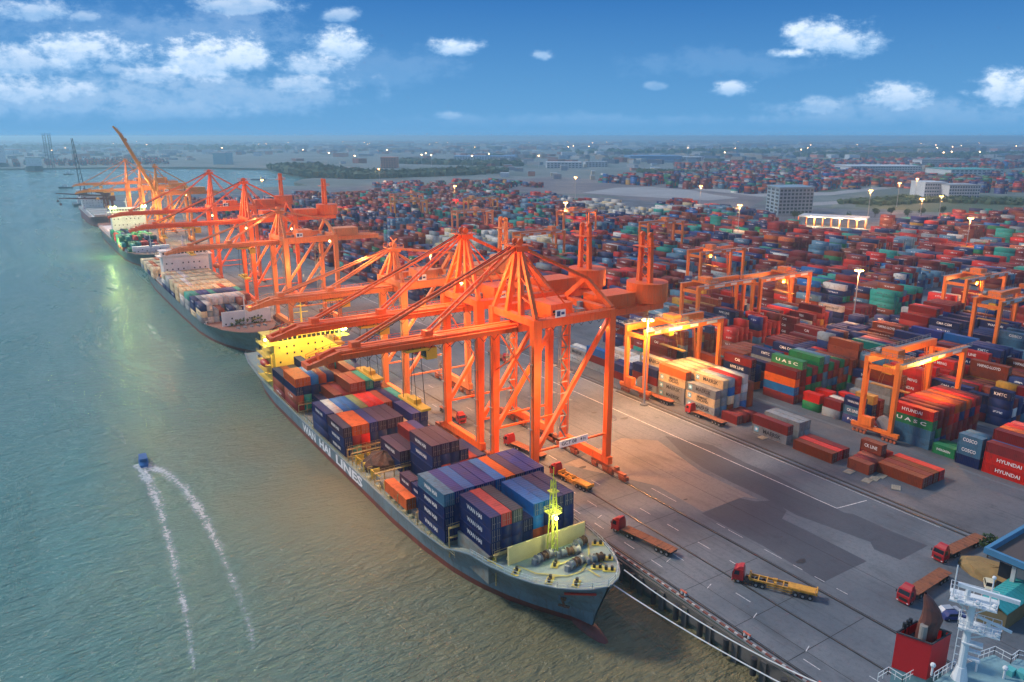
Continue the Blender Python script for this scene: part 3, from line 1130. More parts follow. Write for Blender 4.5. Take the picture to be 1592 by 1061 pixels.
ship_bay('s', 18, 12, 221.4, 0.6, [['maroon', 'brown', Nv, 'orange'], ['teal', 'teal', Nv, 'orange'], [Nv, Nv, Nv, 'blue'], ['brown', 'brown', Nv, 'brown'], [Nv, Nv, 'brown', Nv], [Nv, 'brown'], ['brown', 'maroon', 'brown'],
                                   ['brown', 'maroon', 'brown', 'brown'], [Nv] * 4, [Nv, Nv, Nv]], 'in the bay before the yellow bridge')
ship_bay('s', 20, 12, 234.4, 0.6, [['maroon', 'brown', Nv], ['brown', Nv, 'brown', 'orange'][:3], [Nv, Nv, Nv], [Nv, 'brown', Nv, Nv], [Nv, Nv, 'brown'], ['brown'] * 3, ['brown'] * 4, [Nv, Nv, Nv, 'teal'], [Nv] * 4, [Nv] * 4],
         'right under the yellow bridge front')

# second ship: pale tops
rg2 = random.Random(5)
for q, y in enumerate(range(348, 520, 13)):
    if 442 < y < 466:
        continue
    for i in range(10):
        if q == 0 and i in (4, 8):
            continue
        if q <= 1:
            top = rg2.choice(['white', 'grey', 'white', 'brown', 'navy', 'white', 'white'])
        elif q == 2:
            top = rg2.choice(['indigo', 'navy', 'teal', 'brown', 'purple'])
        else:
            top = rg2.choice(['cream', 'cream', 'white', 'cream', 'orange'] if rg2.random() < .35 else ['cream'])
        h = 3 if q > 0 else rg2.choice([2, 3, 3])
        if q > 9:
            h = 2
        cs = [rg2.choice(['grey', 'white', 'grey', 'navy', 'cream']) for _ in range(h - 1)] + [top]
        put('t', i, 2 * q, 12, 64.2 + i * 2.52, y, 3.2, cs, ['MAERSK'] * h if i == 0 else None, 'on the pale-decked second ship')
# third ship
for q, y in enumerate(range(598, 680, 13)):
    for i in range(10):
        h = rg2.choice([0, 1, 2, 2]) if q < 2 else rg2.choice([2, 3, 3])
        cs = [rg2.choice(['navy', 'teal', 'green', 'navy', 'red', 'slate', 'green']) for _ in range(h)]
        put('u', i, 2 * q, 12, 63.4 + i * 2.52, y, 3.2, cs, None, 'on the third ship')

# distant container fields
for (fx0, fx1, fy0, fy1, den, hm) in ((930, 1500, 740, 1120, .4, 6), (1250, 1750, 560, 760, .45, 6), (520, 760, 1050, 1250, .35, 3), (-150, 420, 2600, 2950, .35, 6), (1500, 2600, 1000, 1500, .3, 6)):
    x = fx0
    bb = 0
    while x < fx1:
        y = fy0
        while y < fy1:
            if rg2.random() < den:
                dom = rg2.choice(DARKC)
                for i in range(6):
                    h = rg2.choice(range(2, hm + 1))
                    put('f%d' % fx0, bb + i, int(y / 6.4), 12, x + i * PITCHX, y, 0.0, [dom if rg2.random() < .5 else rg2.choice(DARKC) for _ in range(h)])
            y += 12.75 if rg2.random() < .9 else 26
        x += 28
        bb += 8


def area(s):
    """rough share of the picture: faces left bare towards the camera, over distance squared"""
    L = 12.1 if s['L'] > 7 else 6.0
    cx_, cy_, cz = s['x'], s['y'] + L / 2, s['z'] + CH / 2
    pr = proj((cx_, cy_, cz))
    if pr is None or not (-20 < pr[0] < 1612 and 150 < pr[1] < 1075):
        return 0
    v = Vector((0, 0, CAM_H)) - Vector((cx_, cy_, cz))
    d = v.length
    v.normalize()
    a = 0
    js = range(s['j'], s['j'] + (2 if L > 7 else 1))
    if not any((s['b'], s['i'], j, s['t'] + 1) in OCC for j in js):
        a += L * CWID * v.z
    if not all((s['b'], s['i'] - 1, j, s['t']) in OCC for j in js):
        a += L * CH * max(0, -v.x)
    if (s['b'], s['i'], s['j'] - 1, s['t']) not in OCC:
        a += CWID * CH * max(0, -v.y)
    # hidden behind the taller stack in front?
    return a / d / d * 1e6


for s_ in SPECS:
    s_['a'] = area(s_)
SPECS.sort(key=lambda s: -s['a'])
NEAR = [s for s in SPECS[:300]]
REST = SPECS[300:]
print('containers', len(SPECS), 'smallest single', NEAR[-1]['a'])

TIER = ['bottom', 'second', 'third', 'fourth', 'fifth']
USED = {}


def c_label(s):
    tier = 'top' if s['t'] == s['n'] - 1 and s['n'] > 1 else ('ground' if s['n'] == 1 else TIER[s['t']])
    if s['n'] == 1:
        tier = 'lowest'
    shp = 'long' if s['L'] > 7 else 'short'
    side = 'river' if s['b'] in 'stu' else 'quay'
    if s['w']:
        lab = '%s %s container, %s tier, %s row from %s, %s' % (s['c'], shp, tier, ORD[s['i']], side, s['w'])
    else:
        k = int(s['b'][1:])
        lab = '%s container, %s tier, %s row of yard block %s, %s bay back' % (s['c'], tier, ORD[s['i']], ORD[k] + ' inland', ORD[min(19, max(0, s['j'] // 2 - 6))])
    ws = lab.split()
    if len(ws) > 16:
        lab = '%s container, %s tier, %s row from %s, %s' % (s['c'], tier, ORD[s['i']], side, s['w'])
    ws = lab.split()
    if len(ws) > 16:
        lab = ' '.join(w for w in ws if w not in ('the', 'container,'))
    return lab


for s in NEAR:
    L = 12.1 if s['L'] > 7 else 6.0
    lab = c_label(s)
    if lab in USED:
        lab = lab.replace(' container', (' far-half' if s['L'] < 7 else ' rear') + ' container', 1)
    USED[lab] = 1
    o = bpy.data.objects.new('shipping_container', CBODY[12 if L > 7 else 6])
    COL.objects.link(o)
    jx, jy = rnd.uniform(-.05, .05), rnd.uniform(-.12, .12)
    o.location = (s['x'] + jx, s['y'] + jy, s['z'])
    base = PAL[s['c']]
    k = rnd.uniform(.85, 1.15)
    colr = tuple(min(1, c_ * k) for c_ in base) + (1,)
    o.color = colr
    tag(o, lab, 'container', 'shipping containers stacked on the ships and in the yard')
    s['o'] = o
    if s['b'] == 's' or (s['b'], s['i'], s['j'] - 1, s['t']) not in OCC:
        for sd_ in (-1, 1):
            d_ = bpy.data.objects.new('door', CDOOR[sd_])
            COL.objects.link(d_)
            d_.parent = o
            d_.color = colr
    bare = not (s['b'], s['i'] - 1, s['j'], s['t']) in OCC
    if s['txt'] and bare:
        w_ = s['txt']
        lum = base[0] * .3 + base[1] * .6 + base[2] * .1
        ink = (.012, .016, .025, 1) if lum > .22 else (.75, .75, .73, 1)
        mae = w_.startswith('MAERSK')
        tm = text_mesh(w_)
        if not tm.materials:
            tm.materials.append(CPRINT)
        e = bpy.data.objects.new('lettering', tm)
        COL.objects.link(e)
        e.parent = o
        hgt = (1.2 if mae else .95) if '\n' not in w_ else .8
        wid = max(v.co.y for v in tm.vertices) - min(v.co.y for v in tm.vertices)
        sx2 = min(1.0 * hgt, L * .60 / wid)
        if w_ in ('U A S C',):
            sx2 = L * .7 / wid
        e.scale = (1, sx2, min(hgt, sx2 * 1.25))
        e.location = (-CWID / 2 - .012, L * (.42 if mae else .5), CH * .52)
        e.color = ink
        if mae:
            q = bpy.data.objects.new('emblem', EMB)
            COL.objects.link(q)
            q.parent = o
            q.scale = (1, 1.5, 1.5)
            q.location = (-CWID / 2 - .010, L * .86, CH * .52)
            q.color = (.12, .42, .58, 1)
            q2 = bpy.data.objects.new('emblem_star', STAR)
            COL.objects.link(q2)
            q2.parent = q
            q2.location = (-.004, 0, 0)
            q2.color = (.8, .85, .88, 1)

# everything past the three hundred that show largest: one object
n = len(REST)
arr = np.zeros((n, 8, 3), np.float32)
pv_ = np.array([[s['x'], s['y'], s['z']] for s in REST], np.float32)
LL = np.array([12.1 if s['L'] > 7 else 6.0 for s in REST], np.float32)
w = CWID / 2
jit = (np.random.rand(n, 2).astype(np.float32) - .5) * np.array([.1, .24], np.float32)
pv_[:, :2] += jit
k = 0
for (a_, b_, c_) in ((-w, 0, 0), (w, 0, 0), (w, 1, 0), (-w, 1, 0), (-w, 0, CH), (w, 0, CH), (w, 1, CH), (-w, 1, CH)):
    arr[:, k, 0] = pv_[:, 0] + a_
    arr[:, k, 1] = pv_[:, 1] + b_ * LL
    arr[:, k, 2] = pv_[:, 2] + c_
    k += 1
fq = np.array([(4, 5, 6, 7), (0, 1, 5, 4), (1, 2, 6, 5), (2, 3, 7, 6), (3, 0, 4, 7)])
faces = (fq[None] + (np.arange(n) * 8)[:, None, None]).reshape(-1)
me = bpy.data.meshes.new('stacked_containers')
me.vertices.add(n * 8)
me.vertices.foreach_set('co', arr.reshape(-1))
me.loops.add(n * 20)
me.loops.foreach_set('vertex_index', faces.astype(np.int32))
me.polygons.add(n * 5)
me.polygons.foreach_set('loop_start', np.arange(0, n * 20, 4, dtype=np.int32))
me.polygons.foreach_set('loop_total', np.full(n * 5, 4, dtype=np.int32))
me.update(calc_edges=True)
uvl = me.uv_layers.new(name='UV')
uv = np.zeros((n, 5, 4, 2), np.float32)
uv[:, 4] = [(1, 0), (0, 0), (0, 1), (1, 1)]
uv[:, 2] = [(0, 0), (1, 0), (1, 1), (0, 1)]
uvl.data.foreach_set('uv', uv.reshape(-1))
ca = me.color_attributes.new('Col', 'FLOAT_COLOR', 'CORNER')
cc = np.array([PAL[s['c']] + (0,) for s in REST], np.float32)
cc[:, 3] = np.random.rand(n)
ca.data.foreach_set('color', np.repeat(cc, 20, axis=0).reshape(-1))
me.materials.append(CMA)
o = bpy.data.objects.new('stacked_containers', me)
COL.objects.link(o)
o['kind'] = 'stuff'
# ------------------------------------------------------------------ ships
def hull_mesh(st, boot, hullm, deckm, zb=-3.1, xc=0.0, bulwark=0.0, rubm=None):
    """st: list of (y, half-width at waterline, half-width at deck, deck z, stem shift) from bow to stern"""
    mb = MB()
    rows = []
    for (y, wl, wd, zd, yo) in st:
        # port side profile from keel up; yo moves lower points aft (raked stem)
        pr_ = [(0, -9.0, 1), (wl * .9, -9.0, 1), (wl, WATER_Z, 1), (wl + (wd - wl) * .08, zb, .9)]
        for f in (.3, .55, .8, 1.0):
            z = zb + (zd - zb) * f
            pr_.append((wl + (wd - wl) * (.08 + .92 * f ** 1.6), z, 1 - f))
        rows.append([(xc - x, y + yo * k, z) for x, z, k in pr_])
    m_ = len(rows[0])
    for sgn in (-1, 1):
        base = len(mb.v)
        for r_ in rows:
            for (x, y, z) in r_:
                mb.v.append((xc + (x - xc) * (1 if sgn < 0 else -1), y, z))
        for i in range(len(rows) - 1):
            for j in range(m_ - 1):
                a = base + i * m_ + j
                f = (a, a + 1, a + m_ + 1, a + m_)
                if sgn < 0:
                    f = tuple(reversed(f))
                mb.f.append(tuple(reversed(f)))
                mb.mi.append(0 if j < 3 else 1)
    # transom
    r_ = rows[-1]
    for j in range(m_ - 1):
        a, b_ = r_[j], r_[j + 1]
        mb.cur = 0 if j < 3 else 1
        mb.quad(a, b_, (2 * xc - b_[0], b_[1], b_[2]), (2 * xc - a[0], a[1], a[2]))
    mb.cur = 2
    for i in range(len(rows) - 1):
        a, b_ = rows[i][-1], rows[i + 1][-1]
        dz = -0.05
        mb.quad((a[0] + .05, a[1], a[2] + dz), (2 * xc - a[0] - .05, a[1], a[2] + dz), (2 * xc - b_[0] - .05, b_[1], b_[2] + dz), (b_[0] + .05, b_[1], b_[2] + dz))
    if bulwark:
        mb.cur = 1
        for i in range(len(rows) - 1):
            for s_ in (0, 1):
                a, b_ = rows[i][-1], rows[i + 1][-1]
                if s_:
                    a, b_ = (2 * xc - a[0], a[1], a[2]), (2 * xc - b_[0], b_[1], b_[2])
                q = bulwark
                d = .12 if s_ == 0 else -.12
                mb.quad(a, b_, (b_[0], b_[1], b_[2] + q), (a[0], a[1], a[2] + q))
                mb.quad((b_[0] + d, b_[1], b_[2]), (a[0] + d, a[1], a[2]), (a[0] + d, a[1], a[2] + q), (b_[0] + d, b_[1], b_[2] + q))
                mb.quad((a[0], a[1], a[2] + q), (b_[0], b_[1], b_[2] + q), (b_[0] + d, b_[1], b_[2] + q), (a[0] + d, a[1], a[2] + q))
    return mb, [boot, hullm, deckm]


boot_red = paint('boot topping', (0.20, 0.045, 0.032), 0.6, wear=.7, scale=.25, worn=(.06, .04, .03), streak=.4)
hull_blue = paint('hull blue grey', (0.135, 0.215, 0.255), 0.5, wear=.6, scale=.16, worn=(.075, .09, .09), streak=.45)
hull_teal = paint('hull teal grey', (0.13, 0.20, 0.21), 0.5, wear=.6, scale=.16, worn=(.07, .09, .09), streak=.5)
hull_dark = paint('hull dark green', (0.05, 0.10, 0.115), 0.5, wear=.5, scale=.16)
hull_wine = paint('hull wine', (0.16, 0.05, 0.075), 0.5, wear=.5, scale=.16)
deck_g = paint('deck grey green', (0.20, 0.27, 0.26), 0.7, wear=.6, scale=.5, worn=(.34, .33, .22))
deck_r = paint('deck oxide', (0.17, 0.08, 0.06), 0.7, wear=.7, scale=.4)
ship_yel = paint('superstructure yellow', (0.80, 0.56, 0.09), 0.5, wear=.3, scale=.3, worn=(.42, .28, .08))
ship_cream = paint('breakwater cream', (0.78, 0.64, 0.27), 0.5, wear=.25, scale=.5, worn=(.5, .38, .15))
ship_white = paint('superstructure white', (0.72, 0.72, 0.70), 0.5, wear=.3, scale=.3, worn=(.40, .37, .32))
glass = paint('dark window', (0.015, 0.02, 0.028), 0.12, wear=0)
gear_y = paint('deck gear yellow', (0.60, 0.48, 0.07), 0.6, wear=.5)
gear_g = paint('deck gear grey', (0.22, 0.24, 0.25), 0.6, wear=.6)
gear_b = paint('deck gear brown', (0.14, 0.07, 0.04), 0.7, wear=.6)
black = paint('black paint', (0.02, 0.02, 0.022), 0.6, wear=.2)
red_p = paint('signal red', (0.55, 0.035, 0.025), 0.5, wear=.3)
orange_p = paint('rescue orange', (0.75, 0.16, 0.03), 0.5, wear=.2)
rail_w = paint('rail white', (0.72, 0.73, 0.72), 0.6, wear=.1)


def stern_block(st):
    return st


# -- near ship
XC = 78.4
st = [(88.4, .15, .3, 7.3, 4.6), (89.6, .3, 2.9, 7.0, 4.4), (91.4, .6, 5.0, 6.7, 4.0), (94.2, 1.2, 7.2, 6.3, 3.0), (98, 2.6, 9.2, 5.8, 1.6), (103, 4.9, 11.0, 5.3, .6),
      (109, 7.6, 12.4, 4.9, 0), (115, 9.8, 13.1, 4.5, 0), (119, 10.9, 13.5, 3.4, 0), (124, 12.0, 13.8, 1.6, 0), (135, 13.3, 14.0, .5, 0), (150, 14, 14, .1, 0), (200, 14, 14, 0, 0), (245, 13.8, 14, .5, 0),
      (262, 12.6, 13.9, 1.1, 0), (280, 9.5, 13.2, 2.2, 0), (291, 6.5, 11.6, 2.9, 0)]
near_ship = empty('container_ship', (0, 0, 0), label='long blue-grey container ship with yellow bridge moored nearest the camera', cat='ship')
mb, ms = hull_mesh(st, boot_red, hull_blue, deck_g, xc=XC, bulwark=.0)
mb.build('hull', ms, near_ship)
mb = MB()
for s_ in (-1, 1):            # gunwale strip
    for a, b_ in zip(st[:-1], st[1:]):
        mb.beam((XC + s_ * a[2], a[0], a[3] + .08), (XC + s_ * b_[2], b_[0], b_[3] + .08), .28, .22)
mb.build('gunwale', paint('gunwale', (.20, .27, .30), .5, wear=.4), near_ship)
# bulb
mb = MB()
mb.ball((XC, 93.6, -4.9), 2.0, 14, .85)
for v in range(len(mb.v)):
    x, y, z = mb.v[v]
    mb.v[v] = (XC + (x - XC) * .85, 94.0 + (y - 93.6) * 2.9, z)
mb.build('bulbous_bow', boot_red, near_ship, smooth=True)
# ship name along the river side
def yat(px):
    lo, hi = 100, 290
    for _ in range(40):
        md = (lo + hi) / 2
        if proj((XC - 14.04, md, -1.7))[0] > px:
            lo = md
        else:
            hi = md
    return lo


for w_, pa, pb in (('WAN', 471, 491), ('HAI', 496.6, 513.6), ('LINES', 522, 563)):
    ya_, yb_ = yat(pa), yat(pb)
    y_, wd = (ya_ + yb_) / 2, ya_ - yb_
    o = bpy.data.objects.new('lettering', text_mesh(w_, .05))
    COL.objects.link(o)
    o.parent = near_ship
    if not o.data.materials:
        o.data.materials.append(CPRINT)
    o.color = (.75, .77, .78, 1)
    ww = max(v.co.y for v in o.data.vertices) - min(v.co.y for v in o.data.vertices)
    o.location = (XC - 14.04, y_, -1.75)
    o.scale = (1, wd / ww, 2.5)
    o.rotation_euler = (0, 0, 0)
# draught and hull stripe
# forecastle
mb = MB()
mb.box(XC - 9.2, 106.9, 4.9, XC + 9.2, 107.3, 8.7)
for k in range(7):
    x = XC - 8.4 + k * 2.8
    mb.hexa([(x, 107.3, 5), (x + .2, 107.3, 5), (x + .2, 109, 5), (x, 109, 5)], [(x, 107.3, 8.3), (x + .2, 107.3, 8.3), (x + .2, 107.5, 8.3), (x, 107.5, 8.3)])
mb.build('breakwater', ship_cream, near_ship)
mast = MB()
for i in range(9):
    z = 5.2 + i * 1.75
    r0, r1 = .75 - i * .05, .75 - (i + 1) * .05
    for a_, b_ in ((-1, -1), (1, -1), (1, 1), (-1, 1)):
        mast.beam((XC + a_ * r0, 105.4 + b_ * r0, z), (XC + a_ * r1, 105.4 + b_ * r1, z + 1.75), .17)
    mast.beam((XC - r0, 105.4 - r0, z), (XC + r1, 105.4 - r1, z + 1.75), .09)
    mast.beam((XC - r0, 105.4 + r0, z), (XC - r1, 105.4 - r1, z + 1.75), .09)
    mast.beam((XC - r0, 105.4 - r0, z), (XC + r0, 105.4 - r0, z), .09)
mast.box(XC - 1.3, 104.2, 14.2, XC + 1.3, 106.6, 14.35).box(XC - .9, 104.6, 18.6, XC + .9, 106.2, 18.75)
mast.rail([(XC - 1.3, 104.2, 14.3), (XC + 1.3, 104.2, 14.3), (XC + 1.3, 106.6, 14.3), (XC - 1.3, 106.6, 14.3), (XC - 1.3, 104.2, 14.3)], .9, 1.2, .05)
mast.cyl((XC, 105.4, 20.8), (XC, 105.4, 23.6), .1)
mo = mast.build('foremast', paint('mast yellow green', (.62, .66, .08), .5, wear=.2), near_ship)
MB().ball((XC, 104.3, 13.4), .32, 8).build('mast_lamp', emis('warm lamp', (1.0, .62, .25), 60), mo)
lamp('mast_light', (XC, 103.2, 13.4), 900, (.95, 1.0, .45), near_ship, .3)
lamp('mast_light', (XC + 1, 106.4, 17), 500, (.8, 1.0, .3), near_ship, .3)


def winch(x, y, z, n, rz):
    w_ = empty('mooring_winch', (x, y, z), rz)
    w_.parent = near_ship
    for i in range(n):
        mb = MB()
        mb.cyl((i * 1.5, 0, .9), (i * 1.5 + .9, 0, .9), .62, n=12)
        mb.cyl((i * 1.5 - .06, 0, .9), (i * 1.5, 0, .9), .9, n=14).cyl((i * 1.5 + .9, 0, .9), (i * 1.5 + .98, 0, .9), .9, n=14)
        mb.build('drum', [gear_g, gear_b, paint('rope pale', (.45, .42, .36), .9)][i % 3], w_)
    mb = MB()
    mb.box(-.6, -.5, 0, n * 1.5, .5, .2).box(-.9, -.45, 0, -.3, .45, 1.2)
    mb.build('winch_base', gear_g, w_)
    return w_


winch(XC - 4.6, 104.2, 5.25, 3, R(8))
winch(XC + .6, 103.4, 5.3, 3, R(-12))
winch(XC + 5.3, 104.6, 5.2, 2, R(10))
winch(XC - 1.2, 98.4, 5.7, 3, R(12))
winch(XC + 3.6, 98.0, 5.75, 2, R(-10))
for k, (x, y) in enumerate(((-9.6, 103.8), (-10.6, 110.6), (-6.6, 97.2), (-3.6, 93.2), (6.9, 97.2), (9.6, 103.2), (4.2, 93.4), (10.9, 110.8), (-2.2, 101.5), (3.1, 95.5))):
    z = 5.0 + max(0, (106 - y)) * .115
    p = MB()
    p.box(-1.2, -.7, 0, 1.2, .7, .08)
    o = p.build('bollard_plate', gear_y, near_ship)
    o.location = (XC + x, y, z + .05)
    o.rotation_euler = (0, 0, R(40 if x < 0 else -40))
    p = MB()
    p.cyl((-.55, 0, .08), (-.55, 0, .85), .3, n=10).cyl((.55, 0, .08), (.55, 0, .85), .3, n=10)
    o2 = p.build('twin_bollard', black, o)
# yellow walkway paint
mb = MB()


def strip(pts, w, z):
    for a, b_ in zip(pts[:-1], pts[1:]):
        a, b_ = Vector((*a, 0)), Vector((*b_, 0))
        d = (b_ - a).normalized()
        n_ = Vector((-d.y, d.x, 0)) * w / 2
        za, zb_ = (5.0 + max(0, 106 - a.y) * .115, 5.0 + max(0, 106 - b_.y) * .115)
        mb.quad((a.x - n_.x, a.y - n_.y, za + z), (b_.x - n_.x, b_.y - n_.y, zb_ + z), (b_.x + n_.x, b_.y + n_.y, zb_ + z), (a.x + n_.x, a.y + n_.y, za + z))


for pts in ([(XC - 8, 106), (XC - 7, 101), (XC - 3.2, 96.5), (XC, 96.2), (XC + 4.6, 99.6), (XC + 8.2, 104.5), (XC + 8.6, 106.3)], [(XC - 3.6, 101), (XC + 2.6, 101.2)],
            [(XC + 1.4, 96.4), (XC + 1.2, 92.4)], [(XC + 5, 100), (XC + 5.4, 95.6)], [(XC - 10.8, 106.4), (XC - 11.6, 112)], [(XC - 4, 97.4), (XC - 6.2, 98.2)]):
    strip(pts, .38, .10)
mb.build('deck_paint', paint('walkway paint', (.42, .37, .10), .7, wear=.7, scale=1.5), near_ship)
# rails on the bow
pts_p = [(XC - a[2] + .25, a[0] + .2, a[3]) for a in st[0:8]]
pts_s = [(XC + a[2] - .25, a[0] + .2, a[3]) for a in st[0:8]]
MB().rail(pts_p, 1.1, 1.6, .06).build('railing', paint('rail pale blue', (.45, .55, .6), .6, wear=.3), near_ship)
MB().rail(pts_s, 1.1, 1.6, .06).build('railing', MATS['rail pale blue'], near_ship)
# anchor pocket, hawse plates
mb = MB()
mb.cyl((XC - 4.35, 95.6, 2.8), (XC - 3.1, 97.2, 2.6), 1.25, 1.0, 16)
mb.build('anchor_bolster', hull_blue, near_ship)
mb = MB()
mb.cyl((XC - 4.75, 95.2, 2.5), (XC - 4.2, 95.7, 2.5), .35, n=8)
mb.beam((XC - 5.1, 95.6, 2.9), (XC - 5.0, 94.6, 1.3), .3)
mb.beam((XC - 5.7, 95.7, 1.6), (XC - 4.3, 94.1, 1.4), .35)
mb.build('anchor', gear_b, near_ship)
mb = MB()
mb.hexa([(XC - 6.1, 93.4, 5.0), (XC - 2.1, 89.4, 5.6), (XC - 2.0, 89.6, 5.6), (XC - 6.0, 93.6, 5.0)], [(XC - 6.35, 93.2, 5.5), (XC - 2.3, 89.1, 6.1), (XC - 2.1, 89.4, 6.1), (XC - 6.1, 93.5, 5.5)])
mb.build('name_stripe', red_p, near_ship)
# hatch coamings below each bay, lashing frames between bays
hatch_m = paint('hatch cover', (.20, .22, .20), .7, wear=.7, worn=(.20, .12, .07))
frame_m = paint('lashing frame', (.40, .31, .12), .7, wear=.8, scale=1.2, worn=(.14, .09, .05))
for (y0, y1, zt, x0, x1) in ((110.6, 122.7, 5.6, -11.5, 11.5), (124.6, 136.8, 2.4, -12.3, 12.9), (139.6, 161.6, 1.4, -11.9, 12.9), (162, 175, 1.4, -11.5, 12.9), (181.2, 206.4, .6, -12.3, 12.9), (208, 220, .6, -12.3, 12.9),
                        (221.4, 246.6, .6, -12.3, 12.9)):
    mb = MB()
    mb.box(XC + x0, y0, -.3, XC + x1, y1, zt - .02)
    mb.build('hatch_cover', hatch_m, near_ship)
for y in (109.3, 123.2, 138.2, 148.3, 161.8, 176.6, 179.6, 193.6, 207.2, 220.7, 233.9, 247.3):
    zt = 6.5 if y < 125 else 3.4
    f = MB()
    for x in [XC - 13.2 + i * 2.64 for i in range(11)]:
        if y < 112 and abs(x - XC) > 11:
            continue
        f.beam((x, y, -.2), (x, y, zt), .22)
    hw = 11 if y < 112 else 13.2
    f.box(XC - hw, y - .35, zt - .15, XC + hw, y + .35, zt)
    f.box(XC - hw, y - .35, 1.2 if y > 125 else 4.2, XC + hw, y + .35, 1.3 if y > 125 else 4.3)
    f.rail([(XC - hw, y - .35, zt), (XC + hw, y - .35, zt)], 1.0, 2.6, .06)
    f.build('lashing_bridge', frame_m, near_ship)
side = MB()
rr = random.Random(3)
for y in range(126, 248, 3):
    x = XC - 13.1
    side.beam((x, y, 0), (x, y, 1.9), .14)
    side.beam((x + .9, y, 0), (x + .9, y, 1.6), .12)
    if rr.random() < .5:
        side.box(x - .2, y + .5, 0, x + .6, y + 1.5, .9)
side.rail([(XC - 13.75, 120, 1.5), (XC - 13.85, 135, .5), (XC - 13.85, 200, .05), (XC - 13.85, 246, .5)], 1.1, 3, .06)
side.build('side_railing', paint('side gear', (.42, .40, .22), .7, wear=.8, scale=2, worn=(.15, .12, .08)), near_ship)
# yellow gangway frames and an open hold with a heap of dark scrap
mb = MB()
for (x, y) in ((-12.4, 176.4), (-12.4, 171), (-12.4, 166), (-9, 176.4), (-9, 170), (-12.3, 158)):
    mb = MB()
    mb.box(XC + x, y, 0, XC + x + 2.4, y + .3, 2.6)
    mb.beam((XC + x, y, 2.6), (XC + x + 2.4, y - 4, .4), .3)
    mb.rail([(XC + x, y - 3, 1.5), (XC + x + 2.4, y - 3, 1.5)], 1.1, 1, .07)
    mb.build('gangway', gear_y, near_ship)
# bridge
house = MB()
house.box(XC - 11.4, 249.6, .4, XC + 12.4, 262, 15.6)
house.box(XC - 12.6, 250.4, .4, XC - 11.42, 261, 12.4)
h_ = house.build('superstructure', ship_yel, near_ship)
br = MB()
br.box(XC - 15.2, 248.9, 15.62, XC + 15.2, 258, 15.95).box(XC - 13.6, 249.3, 15.97, XC + 13.6, 257.4, 18.6).box(XC - 14.2, 248.8, 18.62, XC + 14.2, 258, 18.95)
br.box(XC - 3, 252, 18.97, XC + 3, 257, 20.6)
bo = br.build('bridge_deck', ship_yel, near_ship)
for i in range(16):
    MB().box(XC - 13.1 + i * 1.66, 249.22, 16.9, XC - 13.1 + i * 1.66 + 1.25, 249.28, 18.0).build('window', glass, near_ship)
for lv, z in enumerate((3.4, 6.2, 9.0, 11.8, 14.2)):
    for i in range(9):
        if (i + lv) % 4 == 3:
            continue
        MB().box(XC - 9.9 + i * 2.5, 249.54, z, XC - 9.3 + i * 2.5, 249.58, z + .7).build('porthole', glass, near_ship)
mb = MB()
for z in (3.0, 5.8, 8.6, 11.4):
    mb.box(XC - 14.4, 250.2, z, XC - 12.64, 261.5, z + .12)
    mb.rail([(XC - 14.4, 250.2, z + .1), (XC - 14.4, 261.5, z + .1)], 1, 2, .06)
mb.build('side_gallery', ship_yel, near_ship)
mb = MB()
mb.rail([(XC - 15, 249, 18.9), (XC + 14, 249, 18.9), (XC + 14, 258, 18.9)], 1, 2, .06)
mb.rail([(XC - 15.1, 249, 15.9), (XC - 15.1, 258, 15.9)], 1, 2, .06)
mb.cyl((XC, 254, 20.6), (XC, 254, 29), .35, .2).beam((XC - 2.5, 254, 25), (XC + 2.5, 254, 25), .2).beam((XC - 1.6, 253.6, 27.4), (XC + 1.6, 253.6, 27.4), .25)
mb.build('signal_mast', ship_yel, near_ship)
for x in (-14.4, 13.8, 12.6):
    MB().ball((XC + x, 248.6, 18.2), .42, 8).build('wing_lamp', emis('green lamp', (.75, 1.0, .25), 40), near_ship)
    lamp('wing_light', (XC + x, 247.6, 17.9), 900, (.85, 1.0, .35), near_ship, .4)
lamp('deck_light', (XC - 6, 243, 17), 3200, (1.0, .72, .2), near_ship, .4)
lamp('deck_light', (XC + 7, 243, 17), 3200, (1.0, .72, .2), near_ship, .4)
boat_ = MB()
boat_.ball((0, 0, 0), 1.6, 12, .8)
for v in range(len(boat_.v)):
    x, y, z = boat_.v[v]
    boat_.v[v] = (x * .95, y * 2.1, z)
lb = boat_.build('lifeboat', paint('lifeboat red', (.60, .05, .03), .4, wear=.2), near_ship, smooth=True)
lb.location = (XC - 13.6, 254.5, 8.6)
mb = MB()
mb.box(XC - 9, 264, 1, XC + 9, 274, 8).box(XC - 3.5, 264.5, 8.02, XC + 3.5, 272, 16)
mb.build('funnel', ship_yel, near_ship)
mb = MB()
for x in (-8, -3, 2, 7):
    mb.cyl((XC + x, 279, 2.2), (XC + x, 279, 3.6), .6).cyl((XC + x, 284, 2.4), (XC + x, 284, 3.6), .5)
mb.rail([(XC - 13.1, 264, 1.3), (XC - 13.1, 280, 2.2), (XC - 11.4, 290.5, 2.9), (XC + 11.4, 290.5, 2.9)], 1.1, 2.5, .07)
mb.build('stern_gear', gear_g, near_ship)

